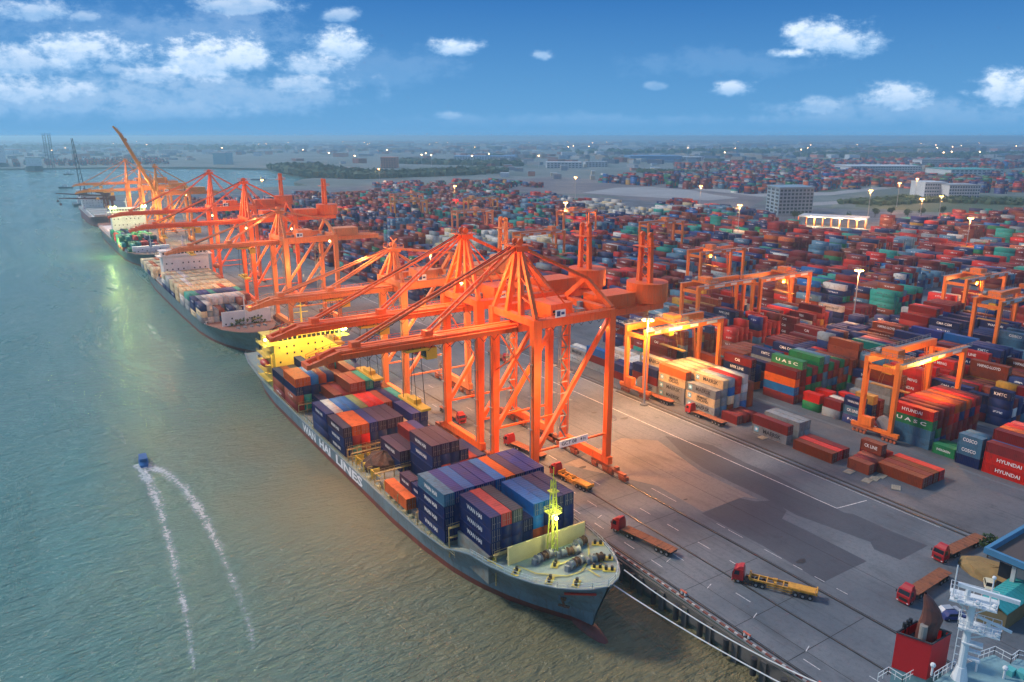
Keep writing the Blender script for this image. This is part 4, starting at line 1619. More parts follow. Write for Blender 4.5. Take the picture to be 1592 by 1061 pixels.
# cargo of the open hold: a tarpaulined heap and the orange grab standing by it
mb = MB()
r5 = random.Random(9)
mb.ball((0, 0, 0), 5.2, 22, .6, .09, r5)
heap = mb.build('cargo_heap', paint('scrap brown', (.055, .032, .024), .9, wear=.8, scale=1.5, worn=(.13, .07, .045), bump=1.0))
heap.location = (71.5, 170.5, 1.5)
tag(heap, 'dark brown heap of bulk cargo in the open bay beside the orange grab', 'cargo heap')
gr = empty('cargo_grab', (79.2, 171.2, 1.45), R(20), 'rusty orange mechanical grab standing on the deck amidships', 'grab')
MB().box(-2.2, -1.4, 2.6, 2.2, 1.4, 3.6).box(-1, -1, 3.62, 1, 1, 5.2).build('head', orange_p, gr)
for a in range(4):
    an = a * PI / 2 + .4
    mb = MB()
    mb.beam((math.cos(an) * 1.6, math.sin(an) * 1.2, 2.9), (math.cos(an) * 3.0, math.sin(an) * 2.6, 1.6), .55, .5)
    mb.beam((math.cos(an) * 3.0, math.sin(an) * 2.6, 1.7), (math.cos(an) * 1.3, math.sin(an) * 1.2, .0), .6, .5, .2, .2)
    mb.build('claw', orange_p, gr)
lamp('grab_light', (79.2, 168, 9), 1500, (1, .55, .15), None, .5)

# -- the other moored ships, same builder with their own proportions
def ship2(name, label, xc, hb, y0, L, hullm, housem, house_y, z0, zd=2.4, windows=True, wall=None, deckm=None, mast=True):
    root = empty(name, (0, 0, 0), label=label, cat='ship')
    s2 = []
    for (f, wl, wd, zz, yo) in ((0, .01, .03, 4.2, 5), (.012, .05, .32, 4.0, 4.4), (.035, .16, .58, 3.6, 3), (.07, .38, .80, 3.0, 1), (.11, .60, .92, 2.5, 0), (.16, .80, .98, 1.2, 0), (.24, .95, 1, .3, 0), (.4, 1, 1, 0, 0),
                              (.75, 1, 1, 0, 0), (.87, .9, 1, .3, 0), (.95, .65, .95, 1, 0), (1, .4, .85, 1.4, 0)):
        s2.append((y0 + f * L, wl * hb, wd * hb, zd + zz, yo))
    mb, ms = hull_mesh(s2, boot_red, hullm, deckm or deck_r, zb=-3.2, xc=xc)
    mb.build('hull', ms, root)
    hy = y0 + house_y * L
    mb = MB()
    mb.box(xc - hb * .86, hy, zd, xc + hb * .9, hy + 11, zd + z0 - 3)
    mb.build('superstructure', housem, root)
    mb = MB()
    mb.box(xc - hb * 1.06, hy - .8, zd + z0 - 2.98, xc + hb * 1.06, hy + 8, zd + z0 - 2.6).box(xc - hb * .9, hy - .4, zd + z0 - 2.58, xc + hb * .9, hy + 7.4, zd + z0)
    mb.box(xc - hb * .95, hy - .9, zd + z0 + .02, xc + hb * .95, hy + 8, zd + z0 + .3)
    mb.build('bridge_deck', housem, root)
    for i in range(12):
        x = xc - hb * .85 + i * hb * 1.7 / 12
        MB().box(x, hy - .47, zd + z0 - 1.7, x + hb * .1, hy - .42, zd + z0 - .6).build('window', glass, root)
    for lv in range(4):
        for i in range(8):
            if (i * 3 + lv) % 5 == 4:
                continue
            x = xc - hb * .76 + i * hb * .21
            z = zd + 2 + lv * (z0 - 6) / 4
            MB().box(x, hy - .06, z, x + .7, hy - .02, z + .8).build('porthole', glass, root)
    mb = MB()
    mb.cyl((xc, hy + 4, zd + z0 + .3), (xc, hy + 4, zd + z0 + 8), .4, .2).beam((xc - 2, hy + 4, zd + z0 + 5), (xc + 2, hy + 4, zd + z0 + 5), .25)
    mb.build('signal_mast', housem, root)
    mb = MB()
    mb.box(xc - 4, hy + 13, zd, xc + 4, hy + 20, zd + z0 - 5)
    mb.build('funnel', housem, root)
    if wall:
        mb = MB()
        mb.box(xc - hb * .68, y0 + .105 * L, zd + 2.2, xc + hb * .82, y0 + .105 * L + .6, zd + 2.2 + wall)
        o_ = mb.build('breakwater', ship_white, root)
        for i in range(7):
            x = xc - hb * .6 + i * hb * .2
            MB().box(x, y0 + .105 * L - .05, zd + 3 + wall * .35 * (i % 2), x + .6, y0 + .105 * L - .01, zd + 3.7 + wall * .35 * (i % 2)).build('porthole', glass, root)
    mb = MB()
    for k in range(5):
        x = xc - hb * .4 + k * hb * .2
        mb.cyl((x, y0 + .07 * L, zd + 3), (x + 1.1, y0 + .07 * L, zd + 3), .8, n=8)
        mb.cyl((x, y0 + .05 * L, zd + 3.6), (x, y0 + .05 * L, zd + 4.4), .3, n=6)
    mb.build('bow_winches', gear_g, root)
    if mast:
        mb = MB()
        mb.cyl((xc, y0 + .1 * L, zd + 2), (xc, y0 + .1 * L, zd + 15), .4, .2).beam((xc - 1.5, y0 + .1 * L, zd + 11), (xc + 1.5, y0 + .1 * L, zd + 11), .2)
        mb.build('foremast', housem, root)
    # lashing posts and rails along the side
    mb = MB()
    y = y0 + .17 * L
    while y < y0 + .9 * L:
        mb.beam((xc - hb * .95, y, zd), (xc - hb * .95, y, zd + 2.3), .25)
        mb.beam((xc - hb * .95, y, zd + 2.3), (xc - hb * .8, y, zd + 2.3), .2)
        y += 2.6
    mb.box(xc - hb * .99, y0 + .17 * L, zd + 1, xc - hb * .975, y0 + .9 * L, zd + 1.15)
    mb.box(xc - hb * .84, y0 + .16 * L, zd - .5, xc + hb * .9, y0 + .93 * L, zd + .78)
    mb.build('side_railing', ship_white, root)
    return root


s2r = ship2('container_ship', 'grey-teal container ship with white house and cream boxes behind the near ship', 77.3, 13.8, 306, 236, hull_teal, ship_white, .635, 19.5, zd=2.4, wall=6.5)
for (x, y, z, rr_) in ((66, 466, 6.5, 1.7), (90.5, 441, 14, 1.9)):
    mb = MB()
    mb.ball((0, 0, 0), rr_, 10, .8)
    for v in range(len(mb.v)):
        a, b_, c_ = mb.v[v]
        mb.v[v] = (a, b_ * 1.8, c_)
    o = mb.build('lifeboat', orange_p, s2r, smooth=True)
    o.location = (x, y, z)
bush = MB()
for k in range(46):
    bush.ball((77.3 + r5.uniform(-6, 9), 330.2 + r5.uniform(-1, .8), 5 + r5.uniform(0, 2.6)), r5.uniform(.3, .8), 5, .8, .3, r5)
bush.build('mooring_gear', paint('olive gear', (.13, .16, .04), .8, wear=.6), s2r)
s3r = ship2('container_ship', 'dark green container ship with lit white bridge, third from the camera', 77.0, 14.2, 556, 262, hull_dark, ship_white, .50, 25, zd=2.6, wall=3.2)
mb = MB()
for q, c in ((0, 0), (1, 1)):
    mb.box(66 + q * 13, 588, 5.4, 77 + q * 13, 592, 8.6)
mb.build('hatch_cover', ship_white, s3r)
for x in (-12, -9, 11, 13):
    MB().ball((77 + x, 685.5, 29), .8, 8).build('wing_lamp', MATS['green lamp'], s3r)
lamp('deck_light', (72, 655, 30), 14000, (.85, 1.0, .5), s3r, 1)
lamp('deck_light', (84, 655, 30), 10000, (1, .9, .5), s3r, 1)
lamp('side_light', (57, 640, 7), 9000, (.7, 1.0, .25), s3r, .8)
s4r = ship2('bulk_carrier', 'wine-red bulk carrier with dark derricks at the far end of the quay', 77.0, 14.0, 846, 190, hull_wine, ship_white, .70, 17, zd=3.4, windows=True)
mb = MB()
for k in range(4):
    mb.box(68, 880 + k * 26, 4, 88, 900 + k * 26, 6.4)
mb.build('hatch_cover', paint('hatch pale', (.45, .44, .40), .7), s4r)
for k, (y, a) in enumerate(((884, 1), (930, 1), (965, .4))):
    mb = MB()
    mb.cyl((86, y, 4), (86, y, 24), 1.6, 1.2, 8)
    mb.build('crane_post', boot_red, s4r)
    mb = MB()
    mb.beam((86, y, 22), (86 - 47 * a, y + 4, 24 + 2 * k), 1.8, 2.2, .8, .8)
    mb.box(84, y - 3, 20, 89, y + 3, 25)
    mb.cyl((86 - 46 * a, y + 4, 24), (86 - 46 * a, y + 4, 19), .15, n=4).box(85 - 46 * a, y + 3, 17, 87 - 46 * a, y + 5, 19)
    mb.build('derrick', paint('derrick brown', (.10, .035, .035), .6), s4r)
# ------------------------------------------------------------------ quay cranes
crane_red = paint('crane red orange', (0.90, 0.125, 0.010), 0.5, wear=.45, scale=.22, worn=(.78, .24, .10), streak=.22)
crane_sal = paint('crane salmon', (0.90, 0.26, 0.075), 0.5, wear=.4, scale=.22, worn=(.55, .20, .09), streak=.25)
crane_yel = paint('crane ochre', (0.72, 0.27, 0.035), 0.45, wear=.28, scale=.25, worn=(.4, .13, .03))
rmg_or = paint('yard crane orange', (0.85, 0.19, 0.022), 0.45, wear=.28, scale=.25, worn=(.45, .10, .02), streak=.25)
rust = paint('bogie rust', (0.42, 0.10, 0.04), 0.7, wear=.9, scale=1.2, worn=(.08, .05, .04))
cab_y = paint('cab yellow', (0.80, 0.42, 0.03), 0.5, wear=.2)
signw = paint('sign white', (0.80, 0.80, 0.78), 0.5, wear=.15)
sod = emis('sodium lamp', (1.0, 0.46, 0.12), 22)
SOD = (1.0, 0.42, 0.12)
XS, XL = 96.2, 118.7
GA = XL - XS


def text_obj(word, parent, loc, h, w_=None, rz=0, col=(.04, .04, .05, 1)):
    tm = text_mesh(word)
    if not tm.materials:
        tm.materials.append(CPRINT)
    e = bpy.data.objects.new('lettering', tm)
    COL.objects.link(e)
    e.parent = parent
    wd = max(v.co.y for v in tm.vertices) - min(v.co.y for v in tm.vertices)
    e.scale = (1, (w_ / wd) if w_ else h, h)
    e.location = loc
    e.rotation_euler = (0, 0, rz)
    e.color = col
    return e


def bogie_mesh(mat):
    mb = MB()
    mb.box(-.45, -3.3, 1.5, .45, 3.3, 2.1)
    for y in (-2.2, 2.2):
        mb.box(-.55, y - .9, .8, .55, y + .9, 1.5)
        for q in (-.55, .55):
            mb.cyl((-.3, y + q, .52), (.3, y + q, .52), .45, n=10)
    mb.box(-.7, -3.9, .5, .7, -3.4, 1.5).box(-.5, -.5, 2.1, .5, .5, 3.0)
    return mb.mesh('bogie', mat)


def quay_crane(label, paintm, y, H=43.5, AP=60.0, BZ=40.5, out=50.4, hw=9.0, raised=None, drum=True, trolley=-27, group='ship-to-shore gantry cranes on the quay'):
    c = empty('quay_crane', (XS, y, 0), 0, label, 'crane', group)
    # legs
    for (x, w0, w1) in ((0, 1.45, 2.25), (GA, 1.55, 1.85)):
        for s_ in (-1, 1):
            MB().beam((x, s_ * hw, 3.6), (x, s_ * hw, H), w0, w0 * .95, w1, w1 * .85, up=(0, 1, 0)).build('leg', paintm, c)
        mb = MB()
        mb.box(x - .75, -hw - 1.6, 2.6, x + .75, hw + 1.6, 4.6)
        mb.build('sill_beam', paintm, c)
        mb = MB()
        mb.box(x - .9, -hw + 1.05, H - 1.7, x + .9, hw - 1.05, H - .02)
        mb.build('cross_beam', paintm, c)
        for s_ in (-1, 1):
            o = bpy.data.objects.new('bogie', BOG)
            COL.objects.link(o)
            o.parent = c
            o.location = (x, s_ * (hw - 2.2), 0.02)
            o2 = bpy.data.objects.new('bogie', BOG)
            COL.objects.link(o2)
            o2.parent = c
            o2.location = (x, s_ * (hw - 9.1 if False else 1.4 + 0) if False else s_ * 3.3 * 0 + s_ * (hw - 2.2) - s_ * 0, 0.02) if False else (x, s_ * (hw + 4.2) - s_ * 0.0, 0.02)
            o2.hide_render = False
    for s_ in (-1, 1):
        mb = MB()
        mb.box(1.3, s_ * hw - .8, H - 2.1, GA - 1.05, s_ * hw + .8, H - .01)
        mb.build('portal_beam', paintm, c)
        MB().beam((.9, s_ * hw, 11.5), (GA - .6, s_ * hw, H - 2.2), .95, .95).build('brace', paintm, c)
        MB().beam((.8, s_ * hw, 10.8), (GA - .8, s_ * hw, 10.8), .45, .45).build('tie_beam', paintm, c)
        for z0_, z1_ in ((16, 27), (27, 38)):
            MB().beam((0, s_ * (hw - .8), z0_), (0, -s_ * (hw - .8), z1_), .3, .3).build('bracing', paintm, c) if z0_ > 20 else None
        for q in range(3):
            z = H + 3 + q * 4
            f = (z - H) / (AP - H)
            MB().beam((f, s_ * hw * (1 - f) * .95, z), (f, s_ * 2.4, z + 1.5), .25, .25).build('bracing', paintm, c)
        # landside gable
        MB().beam((GA, s_ * hw, H), (GA - 1, 0, H + 6.0), 1.0, 1.3).build('gable_strut', paintm, c)
        # tower posts to the apex
        MB().beam((0, s_ * hw, H), (1.2, s_ * .9, AP - 1), .95, 1.0, .75, .75, up=(0, 1, 0)).build('apex_post', paintm, c)
        MB().beam((0, s_ * 3.0, H - .4), (1.0, s_ * .8, AP - 1.2), 1.15, 1.2, .9, .9, up=(0, 1, 0)).build('apex_post', paintm, c)
        MB().beam((1.2, s_ * .8, AP - .8), (GA - 1, s_ * .8, H + 6.2), .55, .6).build('backstay', paintm, c)
        MB().beam((1.2, s_ * .8, AP - 1.6), (GA * .62, s_ * 4.5, BZ + 2), .35, .35).build('backstay', paintm, c)
    mb = MB()
    mb.box(-.6, -2.0, AP - 1.8, 2.6, 2.0, AP - .6)
    mb.box(-1.2, -2.6, AP - .58, 3.2, 2.6, AP - .45)
    for s_ in (-1, 1):
        mb.cyl((.9, s_ * 1.1 - .25, AP + .35), (.9, s_ * 1.1 + .25, AP + .35), .75, n=12)
        mb.rail([(-1.2, s_ * 2.6, AP - .45), (3.2, s_ * 2.6, AP - .45)], 1.1, 1.4, .09)
    mb.build('apex_head', paintm, c)
    # landside girder
    mb = MB()
    for s_ in (-1, 1):
        mb.box(-.5, s_ * 1.9 - .55, BZ - 1.3, GA + 24, s_ * 1.9 + .55, BZ + .6)
    for k in range(12):
        x = k * 4.1
        mb.box(x, -1.3, BZ - .2, x + .4, 1.3, BZ + .3)
    mb.build('girder', paintm, c)
    mb = MB()
    mb.box(2, -3.9, BZ + .62, GA + 22, -2.6, BZ + .72).box(2, 2.6, BZ + .62, GA + 22, 3.9, BZ + .72)
    mb.rail([(2, -3.9, BZ + .7), (GA + 22, -3.9, BZ + .7)], 1.1, 2.4, .08).rail([(2, 3.9, BZ + .7), (GA + 22, 3.9, BZ + .7)], 1.1, 2.4, .08)
    mb.build('walkway', paintm, c)
    # boom, hinged at the seaside legs
    bm = empty('boom', (0, 0, BZ), 0)
    bm.parent = c
    B = MB()
    for s_ in (-1, 1):
        B.box(-out + 6, s_ * 1.55 - .5, -1.2, -.7, s_ * 1.55 + .5, .7)
        B.hexa([(-out, s_ * 1.55 - .5, -2.0), (-out + 5.98, s_ * 1.55 - .5, -1.2), (-out + 5.98, s_ * 1.55 + .5, -1.2), (-out, s_ * 1.55 + .5, -2.0)],
               [(-out, s_ * 1.55 - .5, -1.1), (-out + 5.98, s_ * 1.55 - .5, .7), (-out + 5.98, s_ * 1.55 + .5, .7), (-out, s_ * 1.55 + .5, -1.1)])
    B.box(-out + 6, -1.04, .35, -1, 1.04, .55)
    for k in range(10):
        x = -out + 2 + k * 5.0
        B.box(x, -1.03, -.9, x + .5, 1.03, .3)
    B.box(-out - .9, -1.9, -2.2, -out - .02, 1.9, -1.2)
    B.build('boom_girder', paintm, bm)
    mb = MB()
    for s_ in (-1, 1):
        y0_, y1_ = (s_ * 2.08, s_ * 3.0) if s_ > 0 else (s_ * 3.0, s_ * 2.08)
        mb.box(-out + 6, y0_, .1, -1, y1_, .2)
        mb.rail([(-out + 6, s_ * 3.0, .2), (-1, s_ * 3.0, .2)], 1.1, 2.6, .08)
        mb.rail([(-out + .2, s_ * 2.1, -1.1), (-out + 6, s_ * 3.0, .2)], 1.1, 2.6, .08)
    mb.build('walkway', paintm, bm)
    for x in (-out * .46, -out * .80):
        MB().box(x - 1, -1.0, .72, x + 1, 1.0, 1.9).build('stay_bracket', paintm, bm)
    if raised is not None:
        bm.rotation_euler = (0, R(raised), 0)
    else:
        for x in (-out * .46, -out * .80):
            for s_ in (-1, 1):
                MB().beam((.9, s_ * 1.0, AP - .4), (x, s_ * .9, BZ + 1.5), .42, .42).build('forestay', paintm, c)
        for s_ in (-1, 1):
            MB().cyl((.9, s_ * .5, AP + .2), (-out * .8 + 2, s_ * .5, BZ + 1.4), .09, n=5, cap=False).build('hoist_rope', black, c)
    # machinery
    mb = MB()
    mb.box(GA * .34, -4.2, BZ + .75, GA * .34 + 6.5, 3.6, BZ + 4.6)
    mb.build('machinery_house', paintm, c)
    mb = MB()
    mb.box(GA + 2.5, -2.2, BZ + .75, GA + 14, 5.2, BZ + 4.2)
    mb.build('machinery_house', paintm, c)
    MB().box(GA * .34 + .6, -4.26, BZ + 1, GA * .34 + 1.7, -4.21, BZ + 3.2).build('door', glass, c)
    mb = MB()
    mb.box(GA + 1.2, -3.9, BZ + .8, GA + 1.3, -1.2, BZ + 2.8)
    sg = mb.build('sign_board', signw, c)
    mb = MB()
    mb.box(4.5, -hw - 1.38, H + .1, 7.4, -hw - 1.3, H + 1.9)
    sb_ = mb.build('sign_board', signw, c)
    mb = MB()
    mb.box(4.9, -hw - 1.41, H + .4, 5.9, -hw - 1.385, H + 1.6).box(6.15, -hw - 1.41, H + .7, 7.1, -hw - 1.385, H + 1.3)
    mb.build('emblem', paint('emblem navy', (.03, .05, .18), .5), sb_)
    if drum:
        mb = MB()
        cx_, r_ = GA + 20, 5.7
        pts = [(cx_ + r_ * math.cos(a) * .95, r_ * math.sin(a)) for a in [2 * PI * i / 20 for i in range(20)]]
        mb.poly(pts, BZ + 1.1, BZ + 6.2)
        mb.cyl((cx_, 0, BZ - 1), (cx_, 0, BZ + 1.1), 2.4, n=12)
        mb.build('cable_drum_house', paintm, c)
        for s_ in (-1, 1):
            MB().beam((cx_ - 1, s_ * 2.1, BZ + 5.4), (cx_ - 1, s_ * 1.7, BZ + 18.2), 1.25, 1.2, 1.0, 1.0).build('tower_post', paintm, c)
        mb = MB()
        for k in range(4):
            z = BZ + 6.2 + k * 3
            mb.beam((cx_ - 1, -2, z), (cx_ - 1, 1.9, z + 2.8), .22).beam((cx_ - 1, 2, z), (cx_ - 1, -1.9, z + 2.8), .22)
        mb.build('tower_bracing', paintm, c)
        mb = MB()
        mb.box(cx_ - 3.2, -2.8, BZ + 15.6, cx_ + 1.2, 2.8, BZ + 15.75)
        mb.rail([(cx_ - 3.2, -2.8, BZ + 15.7), (cx_ + 1.2, -2.8, BZ + 15.7), (cx_ + 1.2, 2.8, BZ + 15.7)], 1.1, 1.5, .09)
        for s_ in (-1, 1):
            mb.cyl((cx_ - 1, s_ * 1.5 - .3, BZ + 18.6), (cx_ - 1, s_ * 1.5 + .3, BZ + 18.6), .8, n=10)
        mb.build('tower_head', paintm, c)
    # stairs and lift on the landside leg
    mb = MB()
    z = 4.6
    k = 0
    while z < H - 4:
        x0_, x1_ = (GA - 3.4, GA - 1.4) if k % 2 else (GA - 1.4, GA - 3.4)
        mb.beam((x0_, hw - 2.3, z), (x1_, hw - 2.3, z + 3.2), .12, .5)
        mb.box(GA - 3.8, hw - 2.7, z - .05, GA - 1.1, hw - 1.9, z + .03)
        z += 3.2
        k += 1
    for (x, y_) in ((GA - 3.8, hw - 2.7), (GA - 1.1, hw - 2.7), (GA - 3.8, hw - 1.9)):
        mb.beam((x, y_, 4.6), (x, y_, H - 2), .12)
    mb.build('stair_tower', gear_g, c)
    # ladders, cable trays, festoon and small cabinets
    for s_ in (-1, 1):
        mb = MB()
        for q in (-.22, .22):
            mb.beam((GA + 1.25, s_ * hw + q, 5), (GA + 1.15, s_ * hw + q, H), .07)
        z = 5.5
        while z < H - 1:
            mb.beam((GA + 1.22, s_ * hw - .22, z), (GA + 1.22, s_ * hw + .22, z), .06)
            z += .9
        for z in (14, 22, 30, 38):
            mb.box(GA + 1.1, s_ * hw - .8, z, GA + 2.2, s_ * hw + .8, z + .1)
            mb.rail([(GA + 2.2, s_ * hw - .8, z + .1), (GA + 2.2, s_ * hw + .8, z + .1)], 1, 1, .06)
        mb.build('ladder', gear_g, c)
        mb = MB()
        mb.box(-1.5, s_ * hw - .18, 5, -1.28, s_ * hw + .12, H - 6)
        for z in (9.5, 17, 25, 33):
            mb.box(-1.75, s_ * hw - .7, z, -1.26, s_ * hw + .7, z + .12)
        mb.build('cable_tray', gear_g, c)
        mb = MB()
        mb.rail([(-.2, s_ * (hw + .85), H), (GA, s_ * (hw + .85), H)], 1.1, 2.2, .08)
        mb.box(-.2, min(s_ * (hw + .82), s_ * (hw + 1.4)), H - .12, GA, max(s_ * (hw + .82), s_ * (hw + 1.4)), H - .02)
        mb.build('walkway', paintm, c)
    mb = MB()
    for k in range(24):
        x = -out + 8 + k * (out + 18) / 24
        mb.beam((x, -2.35, BZ - 1.0), (x + 1.1, -2.35, BZ - 2.2), .08).beam((x + 1.1, -2.35, BZ - 2.2), (x + 2.2, -2.35, BZ - 1.0), .08)
    if raised is None:
        mb.build('festoon_cable', black, c)
    mb = MB()
    for (x, y_, w_, h_) in ((3, -2, 1.6, 1.8), (6.5, 2.2, 1.2, 1.4), (17, -2.4, 2.0, 1.5), (20.5, 1.6, 1.2, 2.2)):
        mb.box(x, y_ - w_ / 2, BZ + .73, x + w_, y_ + w_ / 2, BZ + .73 + h_)
    mb.build('electric_cabinet', gear_g, c)
    # trolley with driver cab
    if raised is None and trolley is not None:
        tr = empty('trolley', (trolley, 0, BZ), 0)
        tr.parent = c
        MB().box(-2.6, -2.6, -1.9, 2.6, 2.6, -1.35).box(-1.5, -.8, -1.34, 1.5, .8, -.95).build('trolley_frame', cab_y, tr)
        MB().box(2.8, -1.4, -4.5, 5.4, 1.4, -1.9).build('cab', cab_y, tr)
        MB().box(2.72, -1.2, -4.0, 2.78, 1.2, -2.6).build('window', glass, tr)
        mb = MB()
        for a, b_ in ((-1, -1), (1, -1), (1, 1), (-1, 1)):
            mb.cyl((a, b_ * 2, -1.9), (a, b_ * 3.5, -14), .07, n=4, cap=False)
        mb.build('hoist_rope', black, tr)
        mb = MB()
        mb.box(-1.2, -6, -14.6, 1.2, 6, -14.1).box(-.9, -1.8, -14.1, .9, 1.8, -13.2)
        mb.build('spreader', cab_y, tr)
    return c


BOG = bogie_mesh(rust)
specs = [('red-orange quay crane nearest the camera, its boom over the ship bay with the heap', crane_red, 146, {}),
         ('second red-orange quay crane, boom reaching to the yellow bridge of the near ship', crane_red, 171.5, {}),
         ('salmon quay crane with low apex, boom ending over the bow of the second ship', crane_sal, 216, dict(H=41, AP=51, BZ=38.4, out=44, hw=8, trolley=-20)),
         ('salmon quay crane standing beside the white house of the second ship', crane_sal, 336, dict(H=41.5, AP=53, BZ=39, out=46, hw=10, trolley=-16, drum=False)),
         ('red quay crane with tall apex just behind the salmon pair', crane_red, 391, dict(H=45, AP=63, BZ=43.2, out=52)),
         ('tall-apexed red quay crane farthest of the red ones, boom level over the third ship', crane_red, 467, dict(H=45, AP=64.5, BZ=43, out=53)),
         ('ochre quay crane with its boom raised steeply beside the third ship', crane_yel, 660, dict(H=42, AP=62, BZ=40, out=56, raised=66, drum=False)),
         ('ochre quay crane with level boom behind the one with the raised boom', crane_yel, 745, dict(H=42, AP=58, BZ=39, out=50, drum=False)),
         ('ochre quay crane farthest along the quay beside the wine-red ship', crane_yel, 835, dict(H=42, AP=62, BZ=40, out=46, drum=False))]
CR = []
for lab, pm, y, kw in specs:
    CR.append(quay_crane(lab, pm, y, **kw))
# name board on the nearest crane
c = CR[0]
mb = MB()
mb.box(7.0, -9.55, 10.4, 15.8, -9.35, 12.2)
b_ = mb.build('name_board', signw, c)
text_obj('GCT 08', c, (9.9, -9.57, 11.3), .95, 4.6, R(90))
text_obj('41t', c, (14.2, -9.57, 11.35), .8, 1.8, R(90))
mb = MB()
mb.box(6.0, -7.4 - 23, 10.4, 13.6, -7.2 - 23, 12.0) if False else None
for c, y in zip(CR, [s[2] for s in specs]):
    if y < 260:
        P_ = 42000
    elif y < 500:
        P_ = 36000
    else:
        P_ = 60000
    for (x, yy, z, k, sp_) in ((11, 0, 37.5, 1.15, 125), (-13, 0, 37, .38, 110), (-44, 0, 37, .34, 135), (GA + 12, 0, 38, .7, 130), (3, -20, 28, .16, 0), (-9, 2, 50, .22, 0)):  # points without a cone are unseen fill, added to brighten the crane paint
        if yy == -20 and y == 171.5:
            continue
        l_ = lamp('flood_and_fill', (x, yy, z), P_ * k, SOD, c, 1.2, R(sp_) if sp_ else None, 1.0)
        l_.data.volume_factor = 0.12
    for (x, yy, z) in ((GA - 2, -8, 38.5), (2, 8, 38.5)):
        MB().ball((x, yy, z), .45, 8).build('flood_lamp', sod, c)
# trolley number
text_obj('13', CR[0], (-27 + 2.66, 0, 40.5 - 3.2), 1.3, 1.6, 0)

# ------------------------------------------------------------------ yard cranes
spr_m = paint('spreader ochre', (.35, .18, .03), .6, wear=.5)


def yard_crane(label, x, y, span=34.5, H=21.5, hw=4.6, trol=.35, m_=None):
    m_ = m_ or rmg_or
    c = empty('yard_crane', (x, y, 0), 0, label, 'crane', 'rail gantry cranes over the container blocks')
    for xx in (0, span):
        for s_ in (-1, 1):
            MB().beam((xx, s_ * hw, 2.6), (xx, s_ * hw, H), 1.15, 1.1, 1.5, 1.3, up=(0, 1, 0)).build('leg', m_, c)
            o = bpy.data.objects.new('bogie', RBOG)
            COL.objects.link(o)
            o.parent = c
            o.location = (xx, s_ * hw, 0.02)
        MB().box(xx - .5, -hw - 2.6, 2.0, xx + .5, hw + 2.6, 3.0).build('sill_beam', m_, c)
        MB().box(xx - .6, -hw + .8, H - 1.5, xx + .6, hw - .8, H - .3).build('end_beam', m_, c)
    for s_ in (-1, 1):
        mb = MB()
        mb.box(-.9, s_ * hw - .6, H + .01, span + .9, s_ * hw + .6, H + 1.9)
        mb.build('girder', m_, c)
        mb = MB()
        yo = s_ * (hw + .62)
        y0_, y1_ = (yo, yo + 1.0 * s_) if s_ > 0 else (yo + 1.0 * s_, yo)
        mb.box(-.9, y0_, H + 1.8, span + .9, y1_, H + 1.9)
        mb.rail([(-.9, yo + s_, H + 1.9), (span + .9, yo + s_, H + 1.9)], 1.1, 2.2, .08)
        mb.build('walkway', gear_g, c)
    for (f0, f1) in ((.08, .16), (.26, .44), (.55, .66), (.78, .93)):
        MB().box(span * f0, -hw - .64, H + .45, span * f1, -hw - .61, H + 1.35).build('sign_board', signw, c)
    tx = span * trol
    t_ = empty('trolley', (tx, 0, H + 1.95), 0)
    t_.parent = c
    MB().box(-3, -hw - .3, 0, 3, hw + .3, .7).box(-2, -2.6, .72, 1.6, 2.2, 2.6).build('trolley_frame', m_, t_)
    mb = MB()
    mb.rail([(-3, -hw - .3, .7), (3, -hw - .3, .7), (3, hw + .3, .7), (-3, hw + .3, .7), (-3, -hw - .3, .7)], 1.1, 1.5, .08)
    mb.cyl((-1.6, 2.6, 1.5), (-1.6, 3.9, 1.5), .8, n=10)
    mb.build('trolley_rail', gear_g, t_)
    MB().box(-2.2, -1.4, -4.6, -.2, 1.2, -2.1).build('cab', cab_y, t_)
    mb = MB()
    for a, b_ in ((0, -1), (2, -1), (2, 1), (0, 1)):
        mb.cyl((a, b_ * 1.4, 0), (a, b_ * 3.4, -9), .06, n=4, cap=False)
    mb.box(.2, -5.6, -9.5, 1.6, 5.6, -9.2)
    mb.build('spreader', spr_m, t_)
    # cable reel and electrics on the river side
    mb = MB()
    mb.cyl((span * .0 + 1.2, -1.6, 4.6), (1.9, -1.6, 4.6), 2.1, n=20)
    mb.build('cable_reel', gear_g, c)
    MB().box(-.9, .8, 3.02, .9, 4.0, 5.6).build('electric_cabinet', m_, c)
    mb = MB()
    mb.beam((span - .9, hw, 3), (span - 3.4, hw, H), .3, .7)
    mb.rail([(span - 1.6, hw + .4, 3.5), (span - 4.1, hw + .4, H)], 1, 3, .06)
    mb.build('ladder', m_, c)
    return c


mb = MB()
mb.box(-.4, -2.4, 1.3, .4, 2.4, 2.0)
for y in (-1.7, -.6, .6, 1.7):
    mb.cyl((-.28, y, .5), (.28, y, .5), .46, n=10)
RBOG = mb.mesh('bogie', rust)


def ry(k):
    return 197.5 + 37 * k


